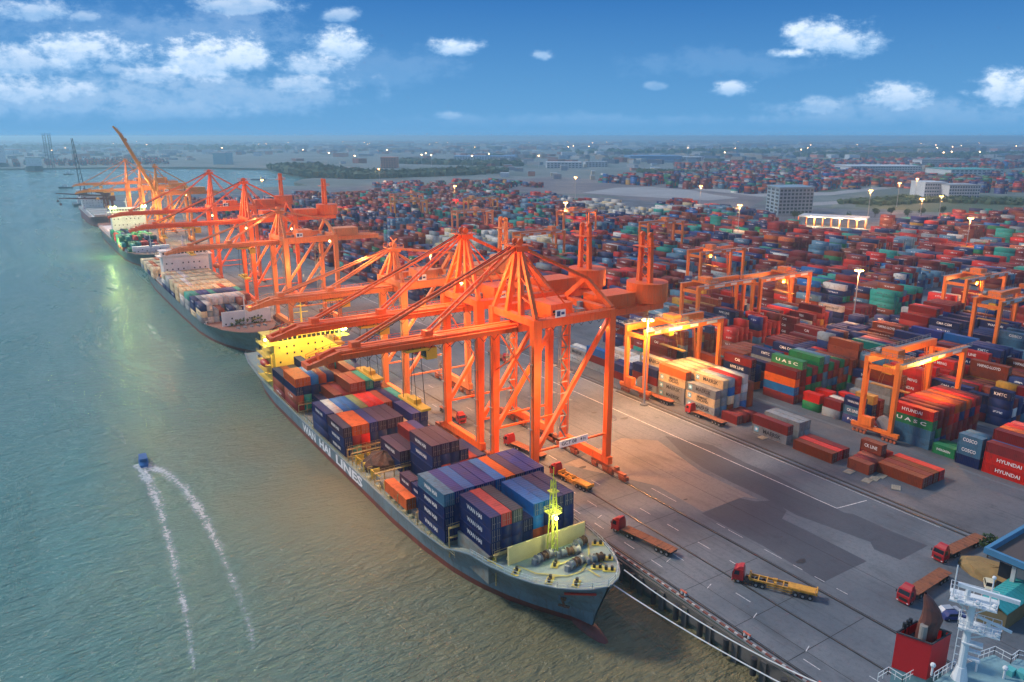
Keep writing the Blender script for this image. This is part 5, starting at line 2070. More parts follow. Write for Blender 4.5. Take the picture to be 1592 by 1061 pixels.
RM = [('orange yard crane in front with a red box block between its legs', 198.6, 112.5, .12, 1, rmg_or),
      ('orange yard crane beside the tall pale stack and the light mast', 165.8, 178, .45, 1, rmg_or),
      ('orange yard crane behind the tall mixed stack, left one of the pair in line', 235, 221, .25, 0, rmg_or),
      ('orange yard crane behind the tall mixed stack, right one of the pair in line', 272, 219, .62, 0, rmg_or),
      ('orange yard crane with lit trolley behind the left one of the pair in line', 309, 289, .35, 0, rmg_or),
      ('orange yard crane at the right by the empty lot, its trolley at the far end', 346, 168, .5, 0, rmg_or),
      ('orange yard crane near the right edge, nearer than the one by the empty lot', 309, 137, .15, 0, rmg_or),
      ('orange yard crane touching the right edge of the view', 383, 148, .2, 0, rmg_or),
      ('orange yard crane deep in the yard above the drum houses', 383, 409, .6, 0, rmg_or),
      ('orange yard crane above the apex of the nearest quay crane', 272, 409, .8, 0, rmg_or),
      ('orange yard crane behind the one above the nearest apex', 383, 511, .4, 0, rmg_or),
      ('pinkish yard crane standing over the white boxes', 309, 560, .6, 0, crane_sal),
      ('ochre yard crane beyond the white boxes', 383, 670, .2, 0, crane_yel),
      ('salmon yard crane far back, farther of the two left of the white boxes', 346, 766, .7, 0, crane_sal),
      ('ochre yard crane far back, nearer of the two left of the white boxes', 309, 684, .7, 0, crane_yel)]
for (lab, x, y, tr, near_, m_) in RM:
    yard_crane(lab, x, y, trol=tr, m_=m_)
lamp('yard_crane_light', (214, 105, 20), 9000, (1, .45, .08), None, .6)
lamp('yard_crane_light', (203, 104, 7), 900, (1, .7, .12), None, .3)
lamp('yard_crane_light', (180, 168, 22), 8000, (1, .62, .15), None, .6)
lamp('yard_crane_light', (292, 217, 19), 6000, SOD, None, .6)
lamp('yard_crane_light', (362, 166, 19), 6000, SOD, None, .6)
lamp('yard_crane_light', (322, 287, 19), 6000, SOD, None, .6)

# ------------------------------------------------------------------ light masts
masts = [(161.6, 168.9, 29, 'by the tall pale stack'), (295, 183, 30, 'in front of the yard crane office hut'), (499, 421, 30, 'left of the glass office block'), (657, 612, 30, 'at the yard edge left of the office block'),
         (651, 835, 30, 'before the pale vacant lot'), (423, 765, 30, 'behind the white boxes'), (698, 431, 34, 'beside the lit canopy'), (552, 265, 30, 'in the right half of the yard'), (689, 375, 30, 'before the meadow'),
         (603, 250, 30, 'at the right edge of the view'), (537, 1240, 30, 'at the corner of the inlet'), (263, 969, 32, 'behind the far red quay crane'), (274, 780, 30, 'on the quay road far back'), (395, 520, 30, 'among the far blocks'),
         (168, 330, 30, 'beside the salmon quay crane'), (900, 520, 30, 'on the road by the meadow'), (1010, 560, 30, 'on the far road'), (760, 395, 28, 'right of the canopy')]
proto = None
for i, (x, y, h, w_) in enumerate(masts):
    if proto is None:
        proto = empty('light_mast')
        MB().cyl((0, 0, 0.3), (0, 0, 29), .34, .16, 10).build('pole', paint('galvanised', (.42, .42, .42), .5, .3, wear=.2), proto)
        MB().cyl((0, 0, 0), (0, 0, .5), 1.4, 1.2, 12).build('footing', concrete, proto)
        mb = MB()
        for a in range(8):
            an = a * PI / 4
            mb.beam((0, 0, 28.6), (math.cos(an) * 1.5, math.sin(an) * 1.5, 28.6), .12)
        mb.cyl((0, 0, 28.4), (0, 0, 28.9), .5, n=10)
        mb.build('head_frame', gear_g, proto)
        for a in range(8):
            an = a * PI / 4
            MB().ball((math.cos(an) * 1.5, math.sin(an) * 1.5, 28.25), .36, 6, .7).build('lamp_head', sod, proto)
        o = proto
    else:
        o = copy_tree(proto)
    o.location = (x, y, 0.01)
    o.scale = (1, 1, h / 29)
    tag(o, 'tall lit light mast ' + w_, 'light mast', 'high-mast yard lights')
    l_ = lamp('mast_light', (x, y, h - 2.5), 60000 if i < 1 else 36000, SOD, None, 1.0)
    l_.data.volume_factor = 0.25
# ------------------------------------------------------------------ trucks
truck_red = paint('truck red', (0.42, 0.018, 0.02), 0.3, wear=.2, scale=1)
chassis_k = paint('chassis dark', (0.035, 0.033, 0.032), 0.6, wear=.5)
deck_br = paint('trailer rust deck', (0.26, 0.085, 0.035), 0.8, wear=.8, scale=1.0, worn=(.09, .04, .025))
deck_ye = paint('trailer yellow', (0.62, 0.30, 0.035), 0.6, wear=.6, scale=1.0, worn=(.28, .10, .02))
rim = paint('wheel rim', (0.4, 0.4, 0.42), 0.4, .6, wear=.4)


def wheel_mesh():
    mb = MB()
    mb.cyl((-.16, 0, 0), (.16, 0, 0), .52, n=14)
    mb.cur = 1
    mb.cyl((-.18, 0, 0), (.18, 0, 0), .26, n=10)
    return mb.mesh('wheel', [rubber, rim])


WHEEL = wheel_mesh()


def truck(label, front, rear, kind='flat', load=None, cabm=None):
    """front, rear: ground points; local +Y runs from the cab back to the tail"""
    f, r_ = Vector((*front, 0)), Vector((*rear, 0))
    d = r_ - f
    Lt = max(13.0, min(16.0, d.length))
    o = empty('lorry', (f.x, f.y, 0.03), math.atan2(-d.x, d.y), label, 'truck', 'terminal tractor trucks with trailers')
    cm = cabm or truck_red
    mb = MB()
    mb.hexa([(-1.22, .15, .75), (1.22, .15, .75), (1.22, 2.2, .75), (-1.22, 2.2, .75)], [(-1.22, 0, 1.75), (1.22, 0, 1.75), (1.22, 2.2, 1.75), (-1.22, 2.2, 1.75)])
    mb.hexa([(-1.22, 0, 1.76), (1.22, 0, 1.76), (1.22, 2.2, 1.76), (-1.22, 2.2, 1.76)], [(-1.12, .35, 2.95), (1.12, .35, 2.95), (1.12, 2.15, 2.95), (-1.12, 2.15, 2.95)])
    mb.hexa([(-1.0, .7, 2.96), (1.0, .7, 2.96), (1.0, 2.1, 2.96), (-1.0, 2.1, 2.96)], [(-.85, 1.35, 3.5), (.85, 1.35, 3.5), (.85, 2.05, 3.6), (-.85, 2.05, 3.6)])
    mb.box(-1.24, .02, .38, 1.24, .3, .73)
    cab = mb.build('cab', cm, o)
    MB().hexa([(-1.08, .02, 1.82), (1.08, .02, 1.82), (1.08, .06, 1.82), (-1.08, .06, 1.82)], [(-1.0, .29, 2.78), (1.0, .29, 2.78), (1.0, .33, 2.78), (-1.0, .33, 2.78)]).build('windscreen', glass, cab)
    for s_ in (-1, 1):
        MB().hexa([(s_ * 1.225 - .01, .35, 1.85), (s_ * 1.225 + .01, .35, 1.85), (s_ * 1.225 + .01, 1.4, 1.85), (s_ * 1.225 - .01, 1.4, 1.85)],
                  [(s_ * 1.15 - .01, .6, 2.7), (s_ * 1.15 + .01, .6, 2.7), (s_ * 1.15 + .01, 1.4, 2.7), (s_ * 1.15 - .01, 1.4, 2.7)]).build('side_window', glass, cab)
        MB().box(s_ * .95 - .16, -.02, .5, s_ * .95 + .16, .03, .66).build('headlight', rail_w, cab)
        MB().box(s_ * 1.4 - .1, .1, 1.9, s_ * 1.4 + .1, .18, 2.5).build('mirror', black, cab)
    MB().box(-.75, .01, .82, .75, .05, 1.35).build('grille', black, cab)
    mb = MB()
    mb.box(-.45, 1.0, .55, .45, 6.2, .9).box(-1.15, 2.4, .6, -.5, 4.0, 1.1).box(.5, 2.4, .6, 1.15, 4.0, 1.1).cyl((0, 5.0, .9), (0, 5.0, 1.2), .55, n=12)
    mb.build('chassis', chassis_k, o)
    ys = [1.25, 4.6, 5.8, Lt - 1.2, Lt - 2.5, Lt - 3.8]
    for y in ys:
        for s_ in (-1, 1):
            w_ = bpy.data.objects.new('wheel', WHEEL)
            COL.objects.link(w_)
            w_.parent = o
            w_.location = (s_ * 1.02, y, .52)
    y0 = 2.9
    dm = deck_ye if kind == 'skeletal' else deck_br
    mb = MB()
    if kind == 'skeletal':
        for s_ in (-1, 1):
            mb.box(s_ * .95 - .12, y0 + .4, 1.25, s_ * .95 + .12, Lt, 1.6)
            mb.box(s_ * 1.15 - .06, Lt * .42, 1.0, s_ * 1.15 + .06, Lt * .72, 1.2)
            mb.box(s_ * 1.15 - .05, Lt * .42, .62, s_ * 1.15 + .05, Lt * .72, .74)
        for k in range(9):
            y = y0 + .4 + k * (Lt - y0 - .6) / 8
            mb.box(-1.2, y, 1.3, 1.2, y + .22, 1.62)
        mb.box(-1.22, y0 + .2, 1.63, 1.22, y0 + .5, 2.1).box(-1.22, Lt - .3, 1.63, 1.22, Lt - .05, 1.95)
        mb.build('trailer_frame', dm, o)
        mb = MB()
        mb.box(-.3, Lt * .48, 1.7, .3, Lt * .52, 2.2).box(-1.0, Lt * .5, 1.64, 1.0, Lt * .53, 1.8)
        mb.build('twist_lock_beam', dm, o)
        MB().box(-1.0, Lt * .66, 1.64, 1.0, Lt - .4, 1.72).build('rear_deck', dm, o)
    else:
        mb.box(-.9, y0 + .6, 1.05, .9, Lt, 1.35)
        mb.build('trailer_frame', chassis_k, o)
        n_ = 11
        for k in range(n_):
            ya = y0 + (Lt - y0) * k / n_
            yb = y0 + (Lt - y0) * (k + 1) / n_ - .05
            zz = 1.42 + rnd.uniform(0, .04)
            MB().box(-1.25 + rnd.uniform(-.05, 0), ya, 1.36, 1.25 + rnd.uniform(0, .05), yb, zz).build('plank', dm, o)
    return o


def c6(x, y):
    return G(1110 + x / 7.58, 840 + y / 7.58)


truck('red tractor pulling an empty yellow skeletal trailer across the open apron', c6(215, 455), c6(1215, 700), 'skeletal')
truck('red lorry with rust-brown flatbed, the nearer of the two by the white radar mast', G(1402, 940), G(1476, 892), 'flat')
truck('red lorry with curved brown flatbed, the farther of the two by the blue-roofed building', G(1456, 874), G(1536, 836), 'flat')
truck('red lorry with dark brown flatbed parked on the quay beside the ship bow', G(955, 822), G(1052, 868), 'flat')
truck('red lorry with empty ochre trailer under the nearest quay crane', G(860, 736), G(918, 766), 'skeletal')
t6 = truck('dark red lorry standing between the legs of the nearest quay crane with a box behind', G(788, 690), G(846, 716), 'flat')
truck('red lorry with orange-lit flatbed in front of the tall pale stack', (168.6, 156.5), (168.6, 141.5), 'flat')
truck('lorry with orange-lit flatbed directly behind the one at the pale stack', (168.6, 178.0), (168.6, 163.2), 'flat')
truck('red lorry on the quay road beneath the second quay crane', (104, 186), (105, 201), 'flat')
truck('red lorry far back on the quay road by the salmon crane', (126, 262), (127, 277), 'skeletal')
truck('small red lorry on the apron behind the first yard crane', (150, 232), (151, 247), 'flat')

# small things on the apron
spot = paint('oil stain', (0.018, 0.018, 0.02), 0.5, wear=.2)
mb = MB()
for (x, y, r_) in ((1246, 873, 1.0), (1066, 777, .5), (906, 727, .9), (971, 651, 1.1), (924, 642, .8), (941, 647, .8), (1215, 835, .25)):
    gx, gy = G(x, y)
    mb.poly([(gx + r_ * 1.3 * math.cos(a) * (1 + .2 * math.sin(3 * a)), gy + r_ * .7 * math.sin(a)) for a in [i * PI / 7 for i in range(14)]], None, 0.034)
mb.build('oil_stain', spot, kind='structure')
pallet_m = paint('pallet wood', (.38, .33, .24), .8, wear=.6, scale=2)
k = 0
for (x, y, rz, lab) in ((1348, 748, 10, 'pale timber mat left of the low row of boxes, nearest the rail'), (1359, 745, 12, 'pale timber mat, middle of the three by the low row'), (1370, 741, 8, 'pale timber mat, right one of the three by the low row'),
                        (1393, 759, 30, 'small timber mat alone in front of the low row end'), (1186, 681, 0, 'small timber mat before the two-high grey row'), (1320, 734, 5, 'timber mat under the corner of the short low row')):
    gx, gy = G(x, y)
    o = empty('timber_mat', (gx, gy, .03), R(rz), lab, 'timber mat', 'timber mats lying before the low row')
    for q in range(5):
        MB().box(-1.4, -1.0 + q * .42, 0, 1.4, -1.0 + q * .42 + .34, .14 + .02 * (q % 2)).build('plank', pallet_m, o)

# ------------------------------------------------------------------ ship at the lower right corner
funnel_red = paint('funnel red', (0.62, 0.012, 0.018), 0.45, wear=.12, scale=.8, worn=(.35, .02, .02))
teal_deck = paint('deck teal grey', (0.22, 0.36, 0.38), 0.6, wear=.5, scale=.8)
sh = empty('container_ship', (0, 0, 0), label='white ship with red funnel and radar mast cut off by the lower right corner', cat='ship')
st5 = [(-60, 14, 14, 8, 0), (-20, 14, 14, 8, 0), (30, 14, 14, 8, 0), (44, 12.8, 14, 8, 0), (52, 9, 13, 8, 0), (57, 6, 11, 8, 0)]
# stern of this hull ends just outside the lower edge of the view
st5 = [(-90, 14, 14, 7, 0), (-10, 14, 14, 7, 0), (20, 13, 14, 7, 0), (30, 9.5, 13.4, 7, 0), (37, 6.5, 12, 7, 0)]
mb, ms = hull_mesh(st5, boot_red, paint('hull black blue', (.03, .05, .09), .5, wear=.3), teal_deck, xc=78.0)
mb.build('hull', ms, sh)
ZF = 29.5


def Z(x, y, z):
    a, b_ = G(x, y, z)
    return (a, b_, z)


fl, fn, fr = Z(1394, 984, ZF), Z(1449, 1003, ZF), Z(1479, 985, ZF)
fb = (fl[0] + fr[0] - fn[0], fl[1] + fr[1] - fn[1], ZF)


def dn(p, z, s_=1.0):
    return (p[0], p[1], z)


ctr = [(fl[i] + fr[i]) / 2 for i in range(3)]


def grow(p, k, z):
    return (ctr[0] + (p[0] - ctr[0]) * k, ctr[1] + (p[1] - ctr[1]) * k, z)


loop = [fl, fn, fr, fb]
a2 = sum(loop[i][0] * loop[(i + 1) % 4][1] - loop[(i + 1) % 4][0] * loop[i][1] for i in range(4))
if a2 < 0:
    loop.reverse()
mb = MB()
for i in range(4):
    a, b_ = loop[i], loop[(i + 1) % 4]
    mb.quad(grow(a, 1.0, ZF - 4.6), grow(b_, 1.0, ZF - 4.6), grow(b_, 1.0, ZF), grow(a, 1.0, ZF))
    mb.quad(grow(b_, .93, ZF - 4.6), grow(a, .93, ZF - 4.6), grow(a, .93, ZF), grow(b_, .93, ZF))
mb.build('funnel', funnel_red, sh)
mb = MB()
for i in range(4):
    a, b_ = loop[i], loop[(i + 1) % 4]
    mb.quad(grow(a, 1.0, ZF + .01), grow(b_, 1.0, ZF + .01), grow(b_, .92, ZF + .01), grow(a, .92, ZF + .01))
    mb.beam(grow(a, 1.0, ZF + .1), grow(b_, 1.0, ZF + .1), .14)
mb.quad(*[grow(p, .93, ZF - 1.2) for p in loop])
mb.build('funnel_rim', paint('funnel soot', (.035, .036, .04), .7, wear=.5, worn=(.12, .12, .13)), sh)
mb = MB()
for i in range(4):
    a, b_ = loop[i], loop[(i + 1) % 4]
    mb.quad(grow(a, .97, 8), grow(b_, .97, 8), grow(b_, .97, ZF - 4.62), grow(a, .97, ZF - 4.62))
mb.build('funnel_casing', teal_deck, sh)
# bent exhaust cowl
mb = MB()
ex, ey = ctr[0], ctr[1]
cam_dir = Vector((ex, ey, 0)).normalized()
side = Vector((cam_dir.y, -cam_dir.x, 0))


def E_(s, f, z):
    return Vector((ex, ey, 0)) + side * s + cam_dir * f + Vector((0, 0, z))


cow = [(-.75, ZF - 1.2, .95, .95), (-.6, ZF + 1.0, .95, .95), (-.35, ZF + 2.2, .95, .9), (-.55, ZF + 3.4, .75, .75), (-1.0, ZF + 4.4, .45, .5), (-1.35, ZF + 5.0, .12, .25)]
nn_ = 12
rings = []
for (s, z, ra, rb) in cow:
    rings.append([E_(s + .9 + ra * math.cos(2 * PI * i / nn_) * (1.15), rb * math.sin(2 * PI * i / nn_), z) for i in range(nn_)])
for a, b_ in zip(rings[:-1], rings[1:]):
    for i in range(nn_):
        j = (i + 1) % nn_
        mb.quad(a[i], a[j], b_[j], b_[i])
mb.build('exhaust_cowl', paint('exhaust brown', (.13, .045, .035), .5, wear=.8, scale=1.2, worn=(.05, .03, .03)), sh, smooth=True)
mb = MB()
mb.cyl(E_(-.1, -1.0, ZF - 1.2), E_(-.1, -1.0, ZF + 1.6), .42, n=12)
mb.build('exhaust_pipe', paint('exhaust grey', (.30, .27, .24), .6, wear=.5), sh)
for s, f in ((-1.7, .5), (-2.0, -.2), (-1.5, 1.0), (1.9, .6)):
    mb = MB()
    mb.cyl(E_(s, f, ZF - 1.2), E_(s, f, ZF + .7), .22, n=10)
    mb.build('exhaust_pipe', black, sh)
# monkey island deck behind and right of the funnel
ZD = 26.5
mb = MB()
dk = [G(1451, 1061, ZD), G(1484, 1038, ZD), G(1545, 1018, ZD), G(1571, 1032, ZD), G(1582, 1024, ZD), G(1640, 1040, ZD), G(1700, 1250, ZD), G(1400, 1250, ZD)]
a2 = sum(dk[i][0] * dk[(i + 1) % 8][1] - dk[(i + 1) % 8][0] * dk[i][1] for i in range(8))
if a2 < 0:
    dk.reverse()
mb.poly(dk, ZD - 12, ZD)
mb.build('bridge_roof', teal_deck, sh)
mb = MB()
mb.rail([Z(1451, 1059, ZD), Z(1484, 1038, ZD)], 1.1, .7, .06)
mb.rail([Z(1520, 1027, ZD), Z(1545, 1018, ZD), Z(1571, 1032, ZD), Z(1582, 1024, ZD), Z(1640, 1040, ZD)], 1.1, .8, .06)
mb.rail([Z(1364, 1060, ZD - 2), Z(1380, 1050, ZD - 2), Z(1402, 1064, ZD - 2), Z(1426, 1050, ZD - 2), Z(1452, 1062, ZD - 2)], 1.1, .7, .06)
mb.build('railing', rail_w, sh)
px_, py_ = G(1491, 1055, ZD)
mt = empty('radar_mast', (px_, py_, ZD), 0)
mt.parent = sh
mb = MB()
mb.cyl((0, 0, 0), (0, 0, 1.6), .85, .5, 12).cyl((0, 0, 1.6), (0, 0, 9.6), .42, .36, 12)
mb.build('mast_column', rail_w, mt)
sv = Vector((side.x, side.y, 0))
cd = Vector((cam_dir.x, cam_dir.y, 0))


def M_(s, f, z):
    return sv * s + cd * f + Vector((0, 0, z))


def plat(mb, s0, s1, f0, f1, z, t=.14, rail=True):
    q = [M_(s0, f0, z), M_(s1, f0, z), M_(s1, f1, z), M_(s0, f1, z)]
    mb.hexa([p - Vector((0, 0, t)) for p in q], q)
    if rail:
        mb.rail(q + [q[0]], .95, .7, .05)


mb = MB()
plat(mb, -2.2, 2.2, -1.0, 1.6, 9.7)
plat(mb, -1.0, 2.9, -.8, 1.4, 6.6)
plat(mb, -.4, 1.6, -.5, .5, 4.8, rail=False)
for z in (3.0, 3.9):
    plat(mb, .2, 1.5, -.3, .3, z, rail=False)
mb.beam(M_(-1.9, 0, 9.6), M_(0, 0, 8.1), .14).beam(M_(1.9, 0, 9.6), M_(0, 0, 8.1), .14).beam(M_(2.5, 0, 6.5), M_(0, 0, 5.2), .14)
mb.build('platform', rail_w, mt)
mb = MB()
mb.cyl(M_(-.6, .2, 9.7), M_(-.6, .2, 10.9), .28, n=10)
mb.beam(M_(-1.6, .2, 11.1), M_(4.0, -.1, 11.0), .34, .42)
mb.build('radar_scanner', rail_w, mt)
mb = MB()
mb.cyl(M_(1.7, 0, 6.6), M_(1.7, 0, 7.7), .22, n=8).beam(M_(.6, 0, 8.1), M_(3.8, -.1, 7.4), .2, .26)
mb.build('radar_scanner', rail_w, mt)
mb = MB()
mb.cyl(M_(-1.9, 0, 9.7), M_(-1.9, 0, 13.4), .07, n=5).cyl(M_(1.5, .8, 9.7), M_(1.5, .8, 12.6), .07, n=5).ball(tuple(M_(1.5, .8, 12.6)), .22, 8)
for z in range(2, 9):
    mb.beam(M_(-.5, -.2, z), M_(-.85, -.2, z), .07)
mb.beam(M_(-.85, -.2, 1), M_(-.85, -.2, 9.4), .06)
for p in (M_(-1.6, -.8, 10.1), M_(.4, -.8, 10.1), M_(1.9, -.6, 10.1), M_(2.6, -.6, 6.9), M_(1.0, -.6, 6.9)):
    mb.ball(tuple(p), .26, 8)
mb.build('aerials', rail_w, mt)
for (x, y) in ((1570, 1048), (1588, 1052)):
    p = Z(x, y, ZD)
    mb = MB()
    mb.box(p[0] - .5, p[1] - .4, ZD, p[0] + .5, p[1] + .4, ZD + .7)
    mb.build('deck_locker', paint('locker teal', (.10, .42, .40), .5), sh)
mb = MB()
for (x, y) in ((1517, 1044), (1448, 1050), (1560, 1055)):
    p = Vector(Z(x, y, ZD))
    mb = MB()
    mb.cyl(p, p + Vector((0, 0, 1.2)), .12, n=8).ball(tuple(p + Vector((0, 0, 1.3))), .3, 8)
    mb.build('light_fitting', rail_w, sh)

# ------------------------------------------------------------------ buildings at the lower right
bl_rim = paint('roof rim blue', (0.06, 0.21, 0.36), 0.5, wear=.3)
wallw = paint('wall pale', (0.50, 0.52, 0.50), 0.7, wear=.5, scale=.4)
teal_roof = paint('sheet roof teal', (0.045, 0.36, 0.36), 0.5, wear=.35, scale=.7)
brown_r = paint('roof brown', (.10, .07, .06), .8, wear=.4)
b5 = empty('office_building', (0, 0, 0), label='pale building with bright blue roof rim at the right edge above the sheds', cat='building')
p0 = G(1546, 850, 9)
mb = MB()
mb.box(p0[0], p0[1] - 40, 0, p0[0] + 26, p0[1] - 3, 8)
mb.build('wall', wallw, b5)
mb = MB()
mb.box(p0[0] - 2.5, p0[1] - 42, 8.02, p0[0] + 28, p0[1], 8.4)
mb.build('roof', brown_r, b5)
mb = MB()
mb.box(p0[0] - 3, p0[1] - 42.5, 8.42, p0[0] - 2.3, p0[1] + .5, 9.6).box(p0[0] - 2.28, p0[1] - .2, 8.42, p0[0] + 28, p0[1] + .5, 9.6)
mb.build('roof_rim', bl_rim, b5)
for i in range(6):
    y = p0[1] - 5 - i * 5
    MB().box(p0[0] - 2.2, y, 0, p0[0] - 1.6, y + .7, 8).build('column', wallw, b5)
    MB().box(p0[0] - .06, y + 1.2, 3.6, p0[0] - .02, y + 3.6, 6.6).build('window', glass, b5)
    MB().box(p0[0] - .06, y + 1.2, .4, p0[0] - .02, y + 3.6, 2.6).build('window', glass, b5)
b6 = empty('shed', (0, 0, 0), label='low shed with turquoise sheet roof beside the white radar mast', cat='shed')
a_, b_, c_, d_ = Z(1521, 931, 4.6), Z(1566, 956, 3.6), Z(1625, 915, 3.6), Z(1577, 894, 4.6)
mb = MB()
mid1 = tuple((Vector(a_) + Vector(b_)) / 2 + Vector((0, 0, .8)))
mid2 = tuple((Vector(d_) + Vector(c_)) / 2 + Vector((0, 0, .8)))
for q in ((a_, mid1, mid2, d_), (mid1, b_, c_, mid2)):
    mb.quad(*q)
    mb.quad(*[(p[0], p[1], p[2] - .15) for p in reversed(q)])
n_ = 14
for k in range(n_ + 1):
    f = k / n_
    for (u_, v_) in ((Vector(a_), Vector(mid1)), (Vector(mid1), Vector(b_))):
        e0 = Vector(d_) if u_ == Vector(a_) else Vector(mid2)
        e1 = Vector(mid2) if u_ == Vector(a_) else Vector(c_)
        mb.beam(u_.lerp(e0, f) + Vector((0, 0, .04)), v_.lerp(e1, f) + Vector((0, 0, .04)), .09, .06)
mb.build('roof', teal_roof, b6)
mb = MB()
q = [(Vector(p) - Vector(mid1)) * .94 + Vector(mid1) for p in (a_, b_, c_, d_)]
q = [Vector(a_).lerp(Vector(c_), .04), Vector(b_).lerp(Vector(d_), .04), Vector(c_).lerp(Vector(a_), .04), Vector(d_).lerp(Vector(b_), .04)]
pts = [(p.x, p.y) for p in q]
a2 = sum(pts[i][0] * pts[(i + 1) % 4][1] - pts[(i + 1) % 4][0] * pts[i][1] for i in range(4))
if a2 < 0:
    pts.reverse()
mb.poly(pts, 0, 3.4)
mb.build('wall', paint('shed ochre wall', (.22, .17, .08), .8, wear=.6), b6)
p = G(1552, 892, 1)
mb = MB()
mb.ball((0, 0, 0), 4.6, 14, .42, .10, r5)
o = mb.build('sand_heap', paint('ochre sand', (.27, .18, .07), .95, wear=.5, bump=.5))
o.location = (p[0], p[1], .4)
o.scale = (.9, 1.6, 1)
tag(o, 'ochre tarpaulined heap between the blue-roofed building and the turquoise shed', 'heap')


def car(label, x, y, rz, m_):
    o = empty('parked_car', (x, y, .03), rz, label, 'car')
    mb = MB()
    mb.hexa([(-.85, -2.2, .3), (.85, -2.2, .3), (.85, 2.2, .3), (-.85, 2.2, .3)], [(-.8, -2.1, .85), (.8, -2.1, .85), (.8, 2.1, .9), (-.8, 2.1, .9)])
    mb.hexa([(-.78, -1.2, .86), (.78, -1.2, .86), (.78, 1.7, .9), (-.78, 1.7, .9)], [(-.62, -.5, 1.4), (.62, -.5, 1.4), (.62, 1.2, 1.42), (-.62, 1.2, 1.42)])
    mb.build('body', m_, o)
    MB().hexa([(-.7, -1.22, .92), (.7, -1.22, .92), (.7, -1.17, .92), (-.7, -1.17, .92)], [(-.58, -.6, 1.34), (.58, -.6, 1.34), (.58, -.55, 1.34), (-.58, -.55, 1.34)]).build('windscreen', glass, o)
    for s_ in (-1, 1):
        MB().hexa([(s_ * .76 - .03, -.9, .95), (s_ * .76 + .03, -.9, .95), (s_ * .76 + .03, 1.4, .95), (s_ * .76 - .03, 1.4, .95)],
                  [(s_ * .65 - .03, -.5, 1.33), (s_ * .65 + .03, -.5, 1.33), (s_ * .65 + .03, 1.1, 1.33), (s_ * .65 - .03, 1.1, 1.33)]).build('side_window', glass, o)
        for y_ in (-1.35, 1.35):
            w_ = bpy.data.objects.new('wheel', WHEEL)
            COL.objects.link(w_)
            w_.parent = o
            w_.location = (s_ * .75, y_, .31)
            w_.scale = (.7, .6, .6)
    return o


gx, gy = G(1537, 914)
car('small cream car parked by the ochre heap behind the radar mast', gx, gy, R(-60), paint('car cream', (.65, .62, .45), .3, wear=0))
gx, gy = G(1482, 962)
car('dark blue car half hidden behind the white radar mast', gx, gy, R(60), paint('car blue', (.03, .04, .15), .3, wear=0))
gx, gy = G(1474, 954)
car('silver car beside the dark blue one behind the radar mast', gx, gy, R(65), paint('car silver', (.4, .42, .45), .3, .3, wear=0))


# ------------------------------------------------------------------ tree and bush builders
leaf_m = paint('foliage', (0.040, 0.085, 0.028), 0.8, wear=.7, scale=.8, worn=(.02, .04, .015))
bark_m = paint('bark', (0.09, 0.065, 0.045), 0.9, wear=.4)


def tree_meshes(seed, h=6.0, r=2.6, n=420):
    rg_ = random.Random(seed)
    mb = MB()
    mb.cyl((0, 0, 0), (0, 0, h * .5), .22, .12, 7)
    for k in range(5):
        a = rg_.uniform(0, 6.28)
        mb.cyl((0, 0, h * .35), (math.cos(a) * r * .5, math.sin(a) * r * .5, h * .7), .09, .04, 5)
    tr_ = mb.mesh('trunk', bark_m)
    mb = MB()
    cl = [(rg_.uniform(-1, 1) * r * .55, rg_.uniform(-1, 1) * r * .55, h * .65 + rg_.uniform(-1, 1) * h * .18, rg_.uniform(.4, .65) * r) for _ in range(8)]
    for _ in range(n):
        c = rg_.choice(cl)
        v = Vector((rg_.gauss(0, 1), rg_.gauss(0, 1), rg_.gauss(0, .8))).normalized() * c[3] * rg_.uniform(.6, 1.1)
        p = Vector(c[:3]) + v
        e1 = Vector((rg_.gauss(0, 1), rg_.gauss(0, 1), rg_.gauss(0, 1))).normalized()
        e2 = e1.cross(Vector((rg_.gauss(0, 1), rg_.gauss(0, 1), rg_.gauss(0, 1)))).normalized()
        s_ = rg_.uniform(.18, .42)
        mb.quad(p - e1 * s_, p + e2 * s_, p + e1 * s_, p - e2 * s_)
    return tr_, mb.mesh('crown', leaf_m)


TREES = [tree_meshes(s_) for s_ in (1, 2, 3)]


def tree(x, y, s_, label, group=None, name='broadleaf_tree'):
    o = empty(name, (x, y, 0), rnd.uniform(0, 6), label, 'tree', group)
    o.scale = (s_, s_, s_ * rnd.uniform(.85, 1.2))
    t_ = rnd.choice(TREES)
    for n_, me_ in (('trunk', t_[0]), ('crown', t_[1])):
        q = bpy.data.objects.new(n_, me_)
        COL.objects.link(q)
        q.parent = o


gx, gy = G(1542, 855)
tree(gx - 4, gy - 1, .8, 'dark green tree at the corner of the blue-roofed building')


# ------------------------------------------------------------------ the small boat and its wake
bx, by = G(223, 719, WATER_Z)
bt = empty('motor_boat', (bx, by, WATER_Z + .1), R(-4), 'small blue motor boat running away up the river with a forked white wake', 'boat')
bt.scale = (.85, .9, .85)
mb = MB()
pr_ = [(-4.5, 1.3), (-2, 1.5), (1.5, 1.35), (3.5, .8), (5, .05)]
for a, b_ in zip(pr_[:-1], pr_[1:]):
    for s_ in (-1, 1):
        q = [(s_ * a[1] * .7, a[0], -.5), (s_ * b_[1] * .7, b_[0], -.4), (s_ * b_[1], b_[0], 1.0), (s_ * a[1], a[0], .8)]
        mb.quad(*(q if s_ > 0 else q[::-1]))
    mb.quad((-a[1], a[0], .7), (a[1], a[0], .7), (b_[1], b_[0], .9), (-b_[1], b_[0], .9))
mb.quad((-.9, -4.5, -.5), (.9, -4.5, -.5), (1.3, -4.5, .8), (-1.3, -4.5, .8))
mb.build('hull', paint('boat blue', (.02, .13, .36), .4, wear=.3), bt)
